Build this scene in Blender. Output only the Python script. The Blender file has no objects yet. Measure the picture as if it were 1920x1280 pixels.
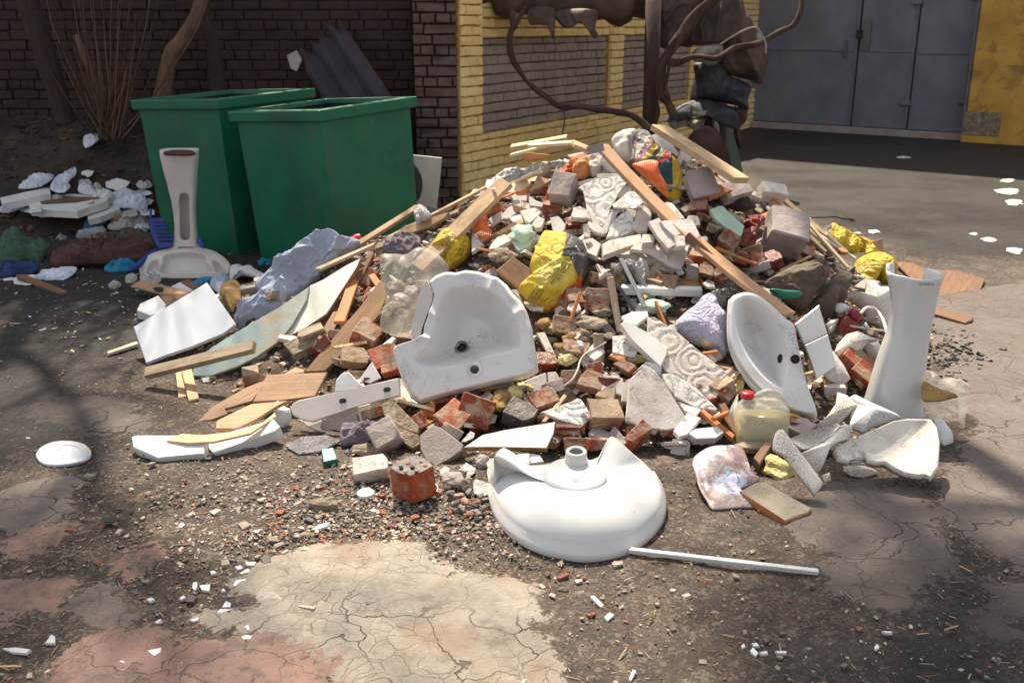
import bpy, bmesh, math, random
import numpy as np
from mathutils import Vector, Matrix, noise
from mathutils.bvhtree import BVHTree
R = math.radians
random.seed(7)
sc = bpy.context.scene
COL = sc.collection
F = 1867.0; TH = R(17.55); CH = 1.55
FW = Vector((0, math.cos(TH), -math.sin(TH))); UP = Vector((0, math.sin(TH), math.cos(TH))); RT = Vector((1, 0, 0))
CAM = Vector((0, 0, CH))
# ---------- camera
cd = bpy.data.cameras.new('camera'); cam = bpy.data.objects.new('camera', cd); COL.objects.link(cam)
cam.location = CAM; cam.rotation_euler = (R(90) - TH, 0, 0); cd.lens = 35.0; cd.sensor_width = 36; cd.clip_end = 500; cd.clip_start = .05
cd.dof.use_dof = True; cd.dof.focus_distance = 4.2; cd.dof.aperture_fstop = 7.1
sc.camera = cam
def ray(px, py):
    return (FW + RT * ((px - 960) / F) - UP * ((py - 640) / F))
def G(px, py, z=0.0):
    d = ray(px, py); return CAM + d * ((z - CH) / d.z)
def atY(px, py, Y):
    d = ray(px, py); return CAM + d * (Y / d.y)
def proj(p):
    v = Vector(p) - CAM; Z = v.dot(FW)
    return 960 + F * v.dot(RT) / Z, 640 - F * v.dot(UP) / Z, Z
def reg(x0, y0, k):
    return lambda pts: [(x0 + p[0] / k, y0 + p[1] / k) for p in pts]
# ---------- heap height field
CP = [(-2.05,4.9,0),(-1.6,4.95,.12),(-1.1,5.4,.36),(-.6,5.4,.5),(-.1,5.45,.7),(.3,5.45,.87),(.75,5.4,.98),(1.0,5.4,.9),(1.3,5.4,.72),(1.6,5.3,.5),(1.9,5.3,.28),(2.2,5.4,.08),(2.5,5.3,0),
(-2.1,4.6,0),(-1.6,4.15,0),(-1.1,3.75,0),(-.7,3.5,0),(-.3,3.4,0),(.2,3.38,0),(.7,3.38,0),(1.1,3.42,0),(1.6,3.55,0),(1.95,3.9,0),(2.15,4.5,0),
(.75,4.4,.54),(.2,4.4,.49),(-.3,4.4,.38),(-.8,4.5,.25),(-1.3,4.5,.12),(1.2,4.4,.42),(1.6,4.4,.22),(1.9,4.6,.1),
(.75,6.3,.55),(.75,7.2,0),(-.5,6.2,.3),(-.6,6.8,0),(1.5,6.3,.2),(1.6,6.9,0),(-1.3,6.0,.1),(-1.5,6.4,0),(2.3,6.2,0),(-2.3,5.5,0),
(-2.6,4.2,0),(-2,3.5,0),(-1,3,0),(0,2.8,0),(1,2.8,0),(2,3,0),(2.7,4,0),(3,5.3,0),(2.6,7,0),(0,7.7,0),(-2.2,6.7,0),(-3,5,0)]
_P = np.array(CP, float); _xy = _P[:, :2]
def _k(d): return np.sqrt(d * d + .09)
_A = _k(np.linalg.norm(_xy[:, None] - _xy[None], axis=2)); _n = len(_P)
_M = np.zeros((_n + 1, _n + 1)); _M[:_n, :_n] = _A; _M[_n, :_n] = 1; _M[:_n, _n] = 1
_W = np.linalg.solve(_M, np.append(_P[:, 2], 0))
def Hs(x, y):
    d = np.hypot(_xy[:, 0] - x, _xy[:, 1] - y)
    return float(_k(d) @ _W[:_n] + _W[_n])
def HG(X, Y):
    d = np.hypot(_xy[:, 0, None] - X[None], _xy[:, 1, None] - Y[None])
    return (_k(d) * _W[:_n, None]).sum(0) + _W[_n]
_gx = np.linspace(-3, 3, 241); _gy = np.linspace(2.6, 8, 217)
_GX, _GY = np.meshgrid(_gx, _gy); _GZ = HG(_GX.ravel(), _GY.ravel()).reshape(_GX.shape)
def H(x, y):
    if x <= -3 or x >= 3 or y <= 2.6 or y >= 8: return 0.0
    i = (x + 3) / .025; j = (y - 2.6) / .025; i0 = min(239, int(i)); j0 = min(215, int(j)); a = i - i0; b = j - j0
    z = (_GZ[j0, i0] * (1 - a) + _GZ[j0, i0 + 1] * a) * (1 - b) + (_GZ[j0 + 1, i0] * (1 - a) + _GZ[j0 + 1, i0 + 1] * a) * b
    return max(0.0, float(z))
def SN(x, y):
    e = .12
    return Vector(((H(x - e, y) - H(x + e, y)) / (2 * e), (H(x, y - e) - H(x, y + e)) / (2 * e), 1)).normalized()
def hit(px, py):
    d = ray(px, py); d = d / d.y; best = None; bg = 9
    t = 1.5
    while t < 7.2:
        p = CAM + d * t; g = p.z - H(p.x, p.y)
        if g <= 0:
            return CAM + d * (t - .015)
        if g < bg and t > 4.8 : bg = g; best = p.copy()
        t += .03
    if bg < .25 or py < 400: return best
    return G(px, py)
# ---------- object bookkeeping
LAND = []          # landmarks (phrase, px, py)
AUTO = []          # objects that get a label from their neighbours
def tag(o, label=None, cat=None, group=None, kind=None):
    if label: o['label'] = label
    if cat: o['category'] = cat
    if group: o['group'] = group
    if kind: o['kind'] = kind
    return o
def new(name, verts, faces, m, parent=None, frame=None, smooth=False):
    """verts in world space; the object gets its origin and axes from frame"""
    me = bpy.data.meshes.new(name)
    if frame is None:
        c = sum((Vector(v) for v in verts), Vector()) / max(1, len(verts)); frame = Matrix.Translation(c)
    inv = frame.inverted()
    me.from_pydata([inv @ Vector(v) for v in verts], [], faces)
    me.validate(); 
    ms = m if isinstance(m, (list, tuple)) else [m]
    for q in ms: me.materials.append(q)
    if smooth: me.shade_smooth()
    o = bpy.data.objects.new(name, me); COL.objects.link(o)
    if parent is not None:
        o.parent = parent; o.matrix_parent_inverse = Matrix.Identity(4)
        o.matrix_basis = parent.matrix_basis.inverted() @ frame if parent.parent is None else (parent.parent.matrix_basis @ parent.matrix_basis).inverted() @ frame
    else:
        o.matrix_basis = frame
    bm = bmesh.new(); bm.from_mesh(me); bmesh.ops.recalc_face_normals(bm, faces=bm.faces); bm.to_mesh(me); bm.free()
    return o
def empty(name, loc, label=None, cat=None, group=None, kind=None):
    o = bpy.data.objects.new(name, None); COL.objects.link(o); o.location = loc; o.empty_display_size = .1
    o.matrix_basis = Matrix.Translation(loc)
    return tag(o, label, cat, group, kind)
def frame_from(o, u, n):
    n = Vector(n).normalized(); u = Vector(u); u = (u - n * u.dot(n)).normalized(); v = n.cross(u)
    return Matrix(((u.x, v.x, n.x, o[0]), (u.y, v.y, n.y, o[1]), (u.z, v.z, n.z, o[2]), (0, 0, 0, 1)))
# ---------- materials
def lin(c):
    return tuple(((x / 255) / 12.92 if x <= 10 else ((x / 255 + .055) / 1.055) ** 2.4) for x in c)
class NT:
    def __init__(s, name):
        s.m = bpy.data.materials.new(name); s.m.use_nodes = True; s.t = s.m.node_tree; s.b = s.t.nodes['Principled BSDF']
        s.b.inputs['Roughness'].default_value = .85
    def n(s, ty, **k):
        x = s.t.nodes.new(ty)
        for a, b in k.items():
            if hasattr(x, a) and not a.startswith('i_'): setattr(x, a, b)
            else: x.inputs[a.replace('i_', '').replace('_', ' ')].default_value = b
        return x
    def l(s, a, b): s.t.links.new(a, b)
    def coord(s, scale=(1, 1, 1), world=False):
        tc = s.n('ShaderNodeTexCoord'); mp = s.n('ShaderNodeMapping'); mp.inputs['Scale'].default_value = scale
        if world:
            g = s.n('ShaderNodeNewGeometry'); s.l(g.outputs['Position'], mp.inputs['Vector'])
        else:
            oi = s.n('ShaderNodeObjectInfo'); vm = s.n('ShaderNodeVectorMath', operation='MULTIPLY_ADD')
            vm.inputs[1].default_value = (7.3, 3.1, 5.7)
            s.l(oi.outputs['Random'], vm.inputs[0]); s.l(tc.outputs['Object'], vm.inputs[2]); s.l(vm.outputs[0], mp.inputs['Vector'])
        return mp.outputs[0]
    def noise(s, vec, sc, det=5, rough=.6, dist=0):
        x = s.n('ShaderNodeTexNoise'); x.inputs['Scale'].default_value = sc; x.inputs['Detail'].default_value = det
        x.inputs['Roughness'].default_value = rough; x.inputs['Distortion'].default_value = dist; s.l(vec, x.inputs['Vector']); return x.outputs['Fac']
    def ramp(s, fac, a, b, inv=False):
        x = s.n('ShaderNodeMapRange'); x.inputs['From Min'].default_value = a; x.inputs['From Max'].default_value = b
        if inv: x.inputs['To Min'].default_value = 1; x.inputs['To Max'].default_value = 0
        x.interpolation_type = 'SMOOTHSTEP'; s.l(fac, x.inputs['Value']); return x.outputs[0]
    def mix(s, f, a, b):
        x = s.n('ShaderNodeMix', data_type='RGBA')
        for k, v in ((0, f), (6, a), (7, b)):
            if isinstance(v, (tuple, list)): x.inputs[k].default_value = (*v[:3], 1)
            elif isinstance(v, (int, float)): x.inputs[k].default_value = v
            else: s.l(v, x.inputs[k])
        return x.outputs[2]
    def mul(s, a, b, op='MULTIPLY'):
        x = s.n('ShaderNodeMath', operation=op)
        for i, v in enumerate((a, b)):
            if isinstance(v, (int, float)): x.inputs[i].default_value = v
            else: s.l(v, x.inputs[i])
        return x.outputs[0]
    def bump(s, h, st=.5, d=.01, prev=None):
        x = s.n('ShaderNodeBump'); x.inputs['Strength'].default_value = st; x.inputs['Distance'].default_value = d; s.l(h, x.inputs['Height'])
        if prev is not None: s.l(prev, x.inputs['Normal'])
        return x.outputs[0]
    def fin(s, col, nrm=None, rough=None):
        if isinstance(col, (tuple, list)): s.b.inputs['Base Color'].default_value = (*col[:3], 1)
        else: s.l(col, s.b.inputs['Base Color'])
        if nrm is not None: s.l(nrm, s.b.inputs['Normal'])
        if rough is not None:
            if isinstance(rough, (int, float)): s.b.inputs['Roughness'].default_value = rough
            else: s.l(rough, s.b.inputs['Roughness'])
        return s.m
def rough_mat(name, c1, c2, speck=None, sp_amt=.5, sc1=6, sc2=60, bump=.5, bd=.006, rough=.9, dirt=None, dirt_amt=.5, stretch=(1, 1, 1), world=False, dust=0):
    """stone, plaster, brick, cardboard: two tones, dirt patches, dark specks, grain relief"""
    t = NT(name); v = t.coord(stretch, world)
    n1 = t.noise(v, sc1, 6); col = t.mix(t.ramp(n1, .35, .65), c1, c2)
    if dirt:
        n3 = t.noise(v, sc1 * 1.7, 8, .7, .5); col = t.mix(t.ramp(n3, .62 - dirt_amt * .25, .72 - dirt_amt * .15), col, dirt)
    n2 = t.noise(v, sc2, 4, .7)
    if speck:
        n4 = t.noise(v, max(190, sc2 * 2.6), 2, .6); n5 = t.noise(v, sc1 * .9, 4)
        th = t.mul(t.ramp(n4, .74 - sp_amt * .2, .79 - sp_amt * .2), t.ramp(n5, .38, .62)); col = t.mix(t.mul(th, .8), col, speck)
    if dust:
        g = t.n('ShaderNodeNewGeometry'); sz = t.n('ShaderNodeSeparateXYZ'); t.l(g.outputs['Normal'], sz.inputs[0])
        col = t.mix(t.mul(t.mul(t.ramp(sz.outputs[2], .45, .95), dust), t.ramp(t.noise(v, sc1 * 2.3, 6, .7), .35, .6)), col, lin((158, 148, 128)))
    h = t.mul(n2, t.mul(n1, 2), 'ADD')
    return t.fin(col, t.bump(h, bump, bd), rough)
M = {}
M['gypsum'] = rough_mat('gypsum', lin((216, 210, 200)), lin((192, 184, 173)), lin((70, 62, 55)), .55, 7, 70, .5, .006, dirt=lin((165, 155, 143)), dirt_amt=.35)
M['gypsum_pink'] = rough_mat('gypsum_pink', lin((212, 203, 196)), lin((190, 178, 170)), lin((60, 55, 50)), .7, 7, 60, .4, .005, dirt=lin((150, 138, 128)), dirt_amt=.4)
M['white_board'] = rough_mat('white_board', lin((228, 226, 220)), lin((212, 208, 200)), lin((90, 80, 70)), .12, 4, 60, .15, .003, .6, dirt=lin((180, 170, 155)), dirt_amt=.1)
M['foam'] = rough_mat('foam', lin((222, 222, 221)), lin((206, 205, 203)), lin((80, 75, 70)), .45, 5, 120, .4, .003, .8)
M['concrete_block'] = rough_mat('concrete_block', lin((168, 155, 150)), lin((150, 138, 133)), lin((75, 65, 62)), .5, 8, 90, .7, .005)
M['stone'] = rough_mat('stone', lin((150, 135, 115)), lin((110, 98, 84)), lin((60, 52, 45)), .4, 9, 50, .8, .01, dirt=lin((90, 78, 64)))
M['mortar'] = rough_mat('mortar', lin((150, 135, 115)), lin((118, 102, 82)), lin((70, 60, 50)), .5, 12, 50, 1, .012, dirt=lin((170, 158, 140)))
M['brick'] = rough_mat('brick', lin((148, 66, 36)), lin((108, 48, 29)), lin((50, 32, 26)), .4, 9, 60, .8, .008, dirt=lin((160, 136, 114)), dirt_amt=.75, dust=.75)
M['brick_bright'] = rough_mat('brick_bright', lin((172, 78, 38)), lin((132, 56, 30)), lin((60, 34, 24)), .3, 8, 50, .8, .008, dirt=lin((150, 122, 98)), dirt_amt=.5, dust=.75)
M['brick_dusty'] = rough_mat('brick_dusty', lin((164, 140, 116)), lin((138, 102, 76)), lin((70, 54, 44)), .5, 8, 60, .8, .008, dirt=lin((134, 64, 38)), dirt_amt=.4, dust=.75)
M['wet_brick'] = rough_mat('wet_brick', lin((128, 50, 30)), lin((92, 38, 24)), None, 0, 9, 50, .9, .01, .25, dust=.4)
M['charred'] = rough_mat('charred', lin((52, 50, 54)), lin((80, 78, 80)), lin((190, 80, 45)), .5, 9, 30, 1, .01, .6, dust=.4)
M['yellow_foam'] = rough_mat('yellow_foam', lin((222, 208, 150)), lin((196, 178, 110)), lin((120, 100, 60)), .3, 14, 60, 1, .012)
M['ochre'] = rough_mat('ochre', lin((176, 142, 84)), lin((140, 108, 62)), lin((90, 70, 45)), .4, 14, 60, 1, .012)
M['mint'] = rough_mat('mint', lin((186, 208, 186)), lin((170, 190, 172)), lin((120, 110, 90)), .35, 9, 70, .5, .006)
M['soil'] = rough_mat('soil', lin((70, 58, 48)), lin((44, 37, 32)), lin((130, 118, 100)), .35, 5, 60, 1, .02)
M['dirty_sack'] = rough_mat('dirty_sack', lin((112, 98, 84)), lin((84, 72, 60)), lin((180, 170, 155)), .45, 6, 60, .9, .01)
M['black_stone'] = rough_mat('black_stone', lin((60, 58, 60)), lin((38, 36, 38)), None, 0, 12, 60, .7, .008, .7, dust=.4)
def ornament(name, base1, base2, speck):
    t = NT(name); v = t.coord()
    vo = t.n('ShaderNodeTexVoronoi'); vo.feature = 'F1'; vo.inputs['Scale'].default_value = 9; t.l(v, vo.inputs['Vector'])
    s = t.n('ShaderNodeMath', operation='SINE'); d = t.mul(vo.outputs['Distance'], 26); nz = t.noise(v, 16, 3); d2 = t.mul(d, t.mul(nz, 9), 'ADD'); t.l(d2, s.inputs[0])
    h = t.mul(t.mul(s.outputs[0], 1, 'ADD'), .5)
    n1 = t.noise(v, 7, 6); n4 = t.noise(v, 120, 2, .6); n2 = t.noise(v, 70, 3)
    col = t.mix(t.ramp(n1, .35, .65), base1, base2)
    col = t.mix(t.mul(t.ramp(n4, .55, .62), t.ramp(h, .1, .5, True)), col, speck)
    col = t.mix(t.mul(t.ramp(h, .02, .3, True), .35), col, speck)
    b1 = t.bump(h, .4, .006); return t.fin(col, t.bump(n2, .3, .003, b1), .9)
M['ornament'] = ornament('ornament', lin((226, 224, 218)), lin((206, 202, 195)), lin((112, 106, 98)))
M['ornament_pink'] = ornament('ornament_pink', lin((214, 206, 198)), lin((192, 182, 172)), lin((105, 95, 85)))
def wood(name, c1, c2, c3, sc=1.0, rough=.7, knots=True, dirt=None):
    t = NT(name); v = t.coord((1.6 * sc, 26 * sc, 26 * sc)); n1 = t.noise(v, 2.5, 5, .6, 1.2)
    v2 = t.coord((3 * sc, 90 * sc, 90 * sc)); n2 = t.noise(v2, 3, 4, .7)
    v3 = t.coord(); n3 = t.noise(v3, 3.5, 5)
    col = t.mix(t.ramp(n1, .35, .65), c1, c2); col = t.mix(t.mul(t.ramp(n2, .55, .75), .55), col, c3)
    col = t.mix(t.mul(t.ramp(n3, .5, .72), .5), col, c3)
    n4 = t.noise(v3, 140, 2); col = t.mix(t.ramp(n4, .66, .7), col, lin((50, 38, 28)))
    if dirt: col = t.mix(t.mul(t.ramp(t.noise(v3, 9, 7, .75), .5, .66), .6), col, dirt)
    return t.fin(col, t.bump(n2, .35, .003), rough)
M['pine'] = wood('pine', lin((200, 170, 132)), lin((180, 148, 112)), lin((140, 108, 78)), dirt=lin((128, 108, 86)))
M['mdf'] = wood('mdf', lin((184, 144, 108)), lin((170, 130, 96)), lin((146, 108, 78)), .8, dirt=lin((130, 106, 84)))
M['hardboard'] = wood('hardboard', lin((158, 124, 90)), lin((136, 104, 74)), lin((104, 80, 58)), .7, dirt=lin((110, 90, 70)))
M['wood_dark'] = wood('wood_dark', lin((128, 92, 64)), lin((104, 74, 52)), lin((70, 50, 38)))
M['wood_grey'] = wood('wood_grey', lin((168, 150, 126)), lin((136, 118, 98)), lin((90, 76, 62)), dirt=lin((120, 104, 84)))
M['wood_orange'] = wood('wood_orange', lin((196, 128, 72)), lin((170, 104, 56)), lin((120, 70, 40)))
M['cream_wood'] = wood('cream_wood', lin((224, 208, 176)), lin((208, 190, 156)), lin((170, 146, 112)))
M['green_wood'] = wood('green_wood', lin((84, 102, 92)), lin((64, 80, 74)), lin((110, 100, 84)))
M['bark'] = wood('bark', lin((120, 96, 76)), lin((88, 68, 54)), lin((60, 46, 38)), .6, .95)
M['bark_dark'] = wood('bark_dark', lin((66, 50, 42)), lin((50, 38, 33)), lin((34, 27, 24)), .6, .95)
M['vine'] = wood('vine', lin((84, 62, 50)), lin((54, 40, 34)), lin((34, 26, 23)), .35, .95, dirt=lin((44, 34, 30)))
def ceramic(name, c, speck_amt, rough=.12, sc=45):
    t = NT(name); v = t.coord(); n1 = t.noise(v, 3, 5); n2 = t.noise(v, sc * 5.5, 3, .75); n3 = t.noise(v, 5.5, 5, .65, .6)
    col = t.mix(t.ramp(n1, .3, .7), c, tuple(x * .93 for x in c))
    zone = t.ramp(n3, .62 - speck_amt * .2, .80 - speck_amt * .2)
    sp = t.mul(t.ramp(n2, .60 - .05 * speck_amt, .63 - .05 * speck_amt), zone); col = t.mix(sp, col, lin((34, 30, 28)))
    col = t.mix(t.mul(zone, .12 * speck_amt), col, lin((150, 140, 128)))
    rr = t.mul(t.mul(zone, .5 * speck_amt), rough, 'ADD'); t.b.inputs['Coat Weight'].default_value = .12 if speck_amt < .5 else 0
    return t.fin(col, t.bump(t.noise(v, 5, 2), .12, .01), rr)
M['ceramic'] = ceramic('ceramic', lin((212, 212, 209)), .3, .2)
M['ceramic_dusty'] = ceramic('ceramic_dusty', lin((218, 216, 213)), .8, .3)
M['ceramic_warm'] = ceramic('ceramic_warm', lin((220, 212, 201)), 1.05, .35)
M['ceramic_raw'] = rough_mat('ceramic_raw', lin((190, 180, 168)), lin((168, 158, 146)), lin((90, 82, 75)), .2, 6, 60, .3, .003, .7)
M['ceramic_bisque'] = rough_mat('ceramic_bisque', lin((212, 203, 194)), lin((198, 189, 180)), lin((110, 100, 92)), .08, 5, 60, .12, .003, .45)
def creases(t, v, sc):
    a = t.n('ShaderNodeTexNoise'); a.inputs['Scale'].default_value = sc * .5; a.inputs['Detail'].default_value = 3; t.l(v, a.inputs['Vector'])
    vm = t.n('ShaderNodeVectorMath', operation='MULTIPLY_ADD'); vm.inputs[1].default_value = (.09, .09, .09); t.l(a.outputs['Color'], vm.inputs[0]); t.l(v, vm.inputs[2])
    o = t.n('ShaderNodeTexVoronoi'); o.feature = 'DISTANCE_TO_EDGE'; o.inputs['Scale'].default_value = sc; t.l(vm.outputs[0], o.inputs['Vector'])
    n = t.noise(v, sc * 1.2, 6, .7, 1.5); r = t.mul(t.mul(n, .5, 'SUBTRACT'), 0, 'ADD'); ab = t.n('ShaderNodeMath', operation='ABSOLUTE'); t.l(r, ab.inputs[0])
    return t.mul(t.ramp(o.outputs['Distance'], 0, .25), t.mul(ab.outputs[0], 3), 'ADD')
def plain(name, c, rough=.5, metal=0, var=.15, sc=8, bump=.1, trans=0, c2=None):
    t = NT(name); v = t.coord(); n = t.noise(v, sc, 6)
    if bump >= .2:
        cr = creases(t, v, sc * 2.6); col = t.mix(t.ramp(n, .3, .7), c, c2 if c2 else tuple(x * (1 - var) for x in c)); col = t.mix(t.ramp(t.noise(v, 60, 5, .7), .58, .68), col, tuple(x * .55 for x in c)); col = t.mix(t.mul(t.ramp(t.noise(v, 11, 6, .7), .5, .7), .35), col, lin((150, 134, 112)))
        return t.fin(col, t.bump(cr, .75, .008), rough)
    col = t.mix(t.ramp(n, .3, .7), c, c2 if c2 else tuple(x * (1 - var) for x in c)); t.b.inputs['Metallic'].default_value = metal
    if trans: t.b.inputs['Transmission Weight'].default_value = trans
    return t.fin(col, t.bump(t.noise(v, sc * 5, 4), bump, .004), rough)
M['yellow_bag'] = plain('yellow_bag', lin((228, 196, 40)), .35, 0, .3, 7, .3, c2=lin((196, 160, 40)))
M['yellow_pale'] = plain('yellow_pale', lin((236, 214, 96)), .35, 0, .2, 7, .3, c2=lin((214, 186, 74)))
M['bag_black'] = plain('bag_black', lin((66, 66, 72)), .35, 0, .3, 7, .3, c2=lin((92, 90, 92)))
M['bag_orange'] = plain('bag_orange', lin((226, 116, 36)), .4, 0, .3, 7, .3, c2=lin((190, 80, 40)))
M['bag_white'] = plain('bag_white', lin((225, 222, 218)), .45, 0, .2, 7, .3, c2=lin((190, 186, 180)))
M['bag_teal'] = plain('bag_teal', lin((32, 92, 92)), .4, 0, .3, 7, .3, c2=lin((24, 70, 84)))
M['bag_red'] = plain('bag_red', lin((200, 40, 44)), .4)
M['ink'] = plain('ink', lin((40, 34, 26)), .5)
M['ink_red'] = plain('ink_red', lin((206, 40, 50)), .5)
M['ink_yellow'] = plain('ink_yellow', lin((220, 196, 60)), .5)
M['ink_blue'] = plain('ink_blue', lin((60, 66, 130)), .5)
M['denim'] = rough_mat('denim', lin((172, 180, 194)), lin((146, 155, 174)), lin((98, 106, 126)), .15, 6, 220, .3, .002)
M['lilac'] = plain('lilac', lin((206, 204, 226)), .3, 0, .1, 9, .2, c2=lin((184, 182, 208)))
M['film'] = plain('film', lin((204, 202, 198)), .3, 0, .1, 9, .3, c2=lin((180, 176, 168)))
M['film_grey'] = plain('film_grey', lin((160, 158, 160)), .25, 0, .3, 12, .4, c2=lin((96, 94, 98)))
M['blue_film'] = plain('blue_film', lin((40, 150, 186)), .3, 0, .2, 9, .3, c2=lin((20, 110, 160)))
M['blue_plastic'] = plain('blue_plastic', lin((26, 56, 140)), .4)
M['red_plastic'] = plain('red_plastic', lin((206, 28, 30)), .35)
M['maroon'] = plain('maroon', lin((140, 30, 60)), .35)
M['leather'] = plain('leather', lin((134, 30, 28)), .3, 0, .4, 7, .4)
M['green_plastic'] = plain('green_plastic', lin((20, 110, 90)), .4)
M['turq'] = plain('turq', lin((40, 130, 130)), .9)
M['black_plastic'] = plain('black_plastic', lin((40, 42, 50)), .4)
M['metal_grey'] = plain('metal_grey', lin((120, 124, 128)), .45, .5)
M['snow'] = rough_mat('snow', lin((222, 226, 236)), lin((190, 195, 208)), lin((110, 105, 104)), .4, 7, 60, .7, .01, .6, dirt=lin((150, 146, 146)), dirt_amt=.3)
M['plate'] = plain('plate', lin((186, 189, 192)), .4, 0, .1, 6, .1)
M['carpet_green'] = rough_mat('carpet_green', lin((70, 98, 74)), lin((56, 80, 62)), lin((120, 120, 90)), .2, 10, 200, .6, .004)
M['carpet_brown'] = rough_mat('carpet_brown', lin((84, 60, 50)), lin((70, 40, 38)), lin((110, 90, 60)), .3, 12, 160, .6, .005)
M['cloth_brown'] = rough_mat('cloth_brown', lin((96, 82, 68)), lin((72, 60, 50)), lin((120, 105, 85)), .2, 8, 160, .6, .005)
M['blue_cloth'] = rough_mat('blue_cloth', lin((50, 66, 110)), lin((34, 46, 84)), None, 0, 8, 160, .5, .004)
M['grey_cloth'] = rough_mat('grey_cloth', lin((120, 108, 118)), lin((92, 82, 90)), lin((60, 54, 54)), .3, 9, 120, .7, .006)
M['tar'] = rough_mat('tar', lin((92, 74, 62)), lin((66, 54, 48)), lin((116, 98, 82)), .25, 4, 60, .5, .008, .65)
M['tar_blue'] = rough_mat('tar_blue', lin((62, 64, 72)), lin((46, 47, 54)), lin((90, 80, 76)), .2, 4, 60, .5, .008, .6)
M['wool'] = rough_mat('wool', lin((190, 178, 162)), lin((130, 112, 92)), lin((60, 48, 40)), .5, 14, 60, 1, .03)
M['rust'] = rough_mat('rust', lin((72, 48, 40)), lin((56, 38, 34)), lin((100, 66, 48)), .3, 6, 60, .5, .005, .8)
M['mirror_board'] = plain('mirror_board', lin((214, 222, 230)), .12, 0, .06, 2.5, .05)
M['teal_panel'] = rough_mat('teal_panel', lin((150, 166, 162)), lin((128, 148, 148)), lin((90, 80, 66)), .5, 3, 60, .3, .004, .6, dirt=lin((150, 138, 116)), dirt_amt=.7)
M['cream_panel'] = rough_mat('cream_panel', lin((220, 218, 204)), lin((200, 202, 190)), lin((120, 110, 90)), .15, 4, 60, .2, .003, .5)
M['straw'] = plain('straw', lin((190, 160, 112)), .9)
M['lime'] = plain('lime', lin((190, 206, 110)), .6)
def translucent(name, c, alpha, rough=.3, sc=9):
    t = NT(name); v = t.coord(); n = t.noise(v, sc, 5); col = t.mix(t.ramp(n, .3, .7), c, tuple(x * .75 for x in c)); col = t.mix(t.ramp(t.noise(v, 14, 6, .7), .52, .7), col, lin((140, 124, 100)))
    t.b.inputs['Alpha'].default_value = alpha; return t.fin(col, t.bump(t.noise(v, 9, 4), .15, .006) if alpha < .7 else t.bump(t.noise(v, 25, 4), .2, .01), rough)
M['clear_sack'] = translucent('clear_sack', lin((226, 222, 206)), .27, .42)
M['canister'] = translucent('canister', lin((232, 230, 216)), .42, .3, 4)
M['liquid'] = plain('liquid', lin((196, 182, 122)), .2)
M['pet'] = translucent('pet', lin((200, 206, 210)), .45, .1)
M['red_bottle'] = translucent('red_bottle', lin((150, 34, 26)), .85, .12, 4)
M['speckle_board'] = rough_mat('speckle_board', lin((146, 137, 122)), lin((126, 116, 102)), lin((60, 50, 42)), 1.0, 6, 60, .4, .004)
M['mirror_board'] = plain('mirror_board', lin((196, 201, 206)), .16, 0, .1, 2.5, .05)
t = NT('printed'); v = t.coord(); c_ = t.mix(t.ramp(t.noise(v, 7, 6, .7), .42, .55), lin((186, 192, 214)), lin((120, 100, 96))); c_ = t.mix(t.ramp(t.noise(v, 11, 6, .7, 1), .55, .64), c_, lin((60, 110, 140))); c_ = t.mix(t.ramp(t.noise(v, 40, 5, .7), .56, .66), c_, lin((84, 70, 62)))
M['printed'] = t.fin(c_, t.bump(t.noise(v, 20, 6, .7), .6, .008), .4)
def net(name, c):
    t = NT(name); v = t.coord(); w = []
    for ax in (0, 1):
        sp = t.n('ShaderNodeSeparateXYZ'); t.l(v, sp.inputs[0]); m = t.mul(sp.outputs[ax], 150 if ax else 110); s = t.n('ShaderNodeMath', operation='FRACT'); t.l(m, s.inputs[0]); w.append(s.outputs[0])
    a = t.mul(t.mul(w[0], .45, 'LESS_THAN'), t.mul(w[1], .5, 'LESS_THAN'), 'MAXIMUM')
    t.l(a, t.b.inputs['Alpha']); return t.fin(c, None, .5)
M['net'] = net('net', lin((226, 110, 40)))
# ---------- mesh tools
def catmull(P, N):
    n = len(P); out = []
    for i in range(n):
        p0, p1, p2, p3 = (P[(i - 1) % n], P[i], P[(i + 1) % n], P[(i + 2) % n])
        for j in range(N):
            t = j / N; t2 = t * t; t3 = t2 * t
            out.append(tuple(.5 * ((2 * p1[k]) + (-p0[k] + p2[k]) * t + (2 * p0[k] - 5 * p1[k] + 4 * p2[k] - p3[k]) * t2 + (-p0[k] + 3 * p1[k] - 3 * p2[k] + p3[k]) * t3) for k in range(len(p1))))
    return out
def resample(P, N):
    """closed polyline resampled to N even points"""
    L = [0]
    for i in range(len(P)):
        a, b = P[i], P[(i + 1) % len(P)]; L.append(L[-1] + math.dist(a, b))
    out = []; k = 0
    for i in range(N):
        s = L[-1] * i / N
        while L[k + 1] < s: k += 1
        t = (s - L[k]) / max(1e-9, L[k + 1] - L[k]); a, b = P[k], P[(k + 1) % len(P)]
        out.append(tuple(a[q] + (b[q] - a[q]) * t for q in range(len(a))))
    return out
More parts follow.
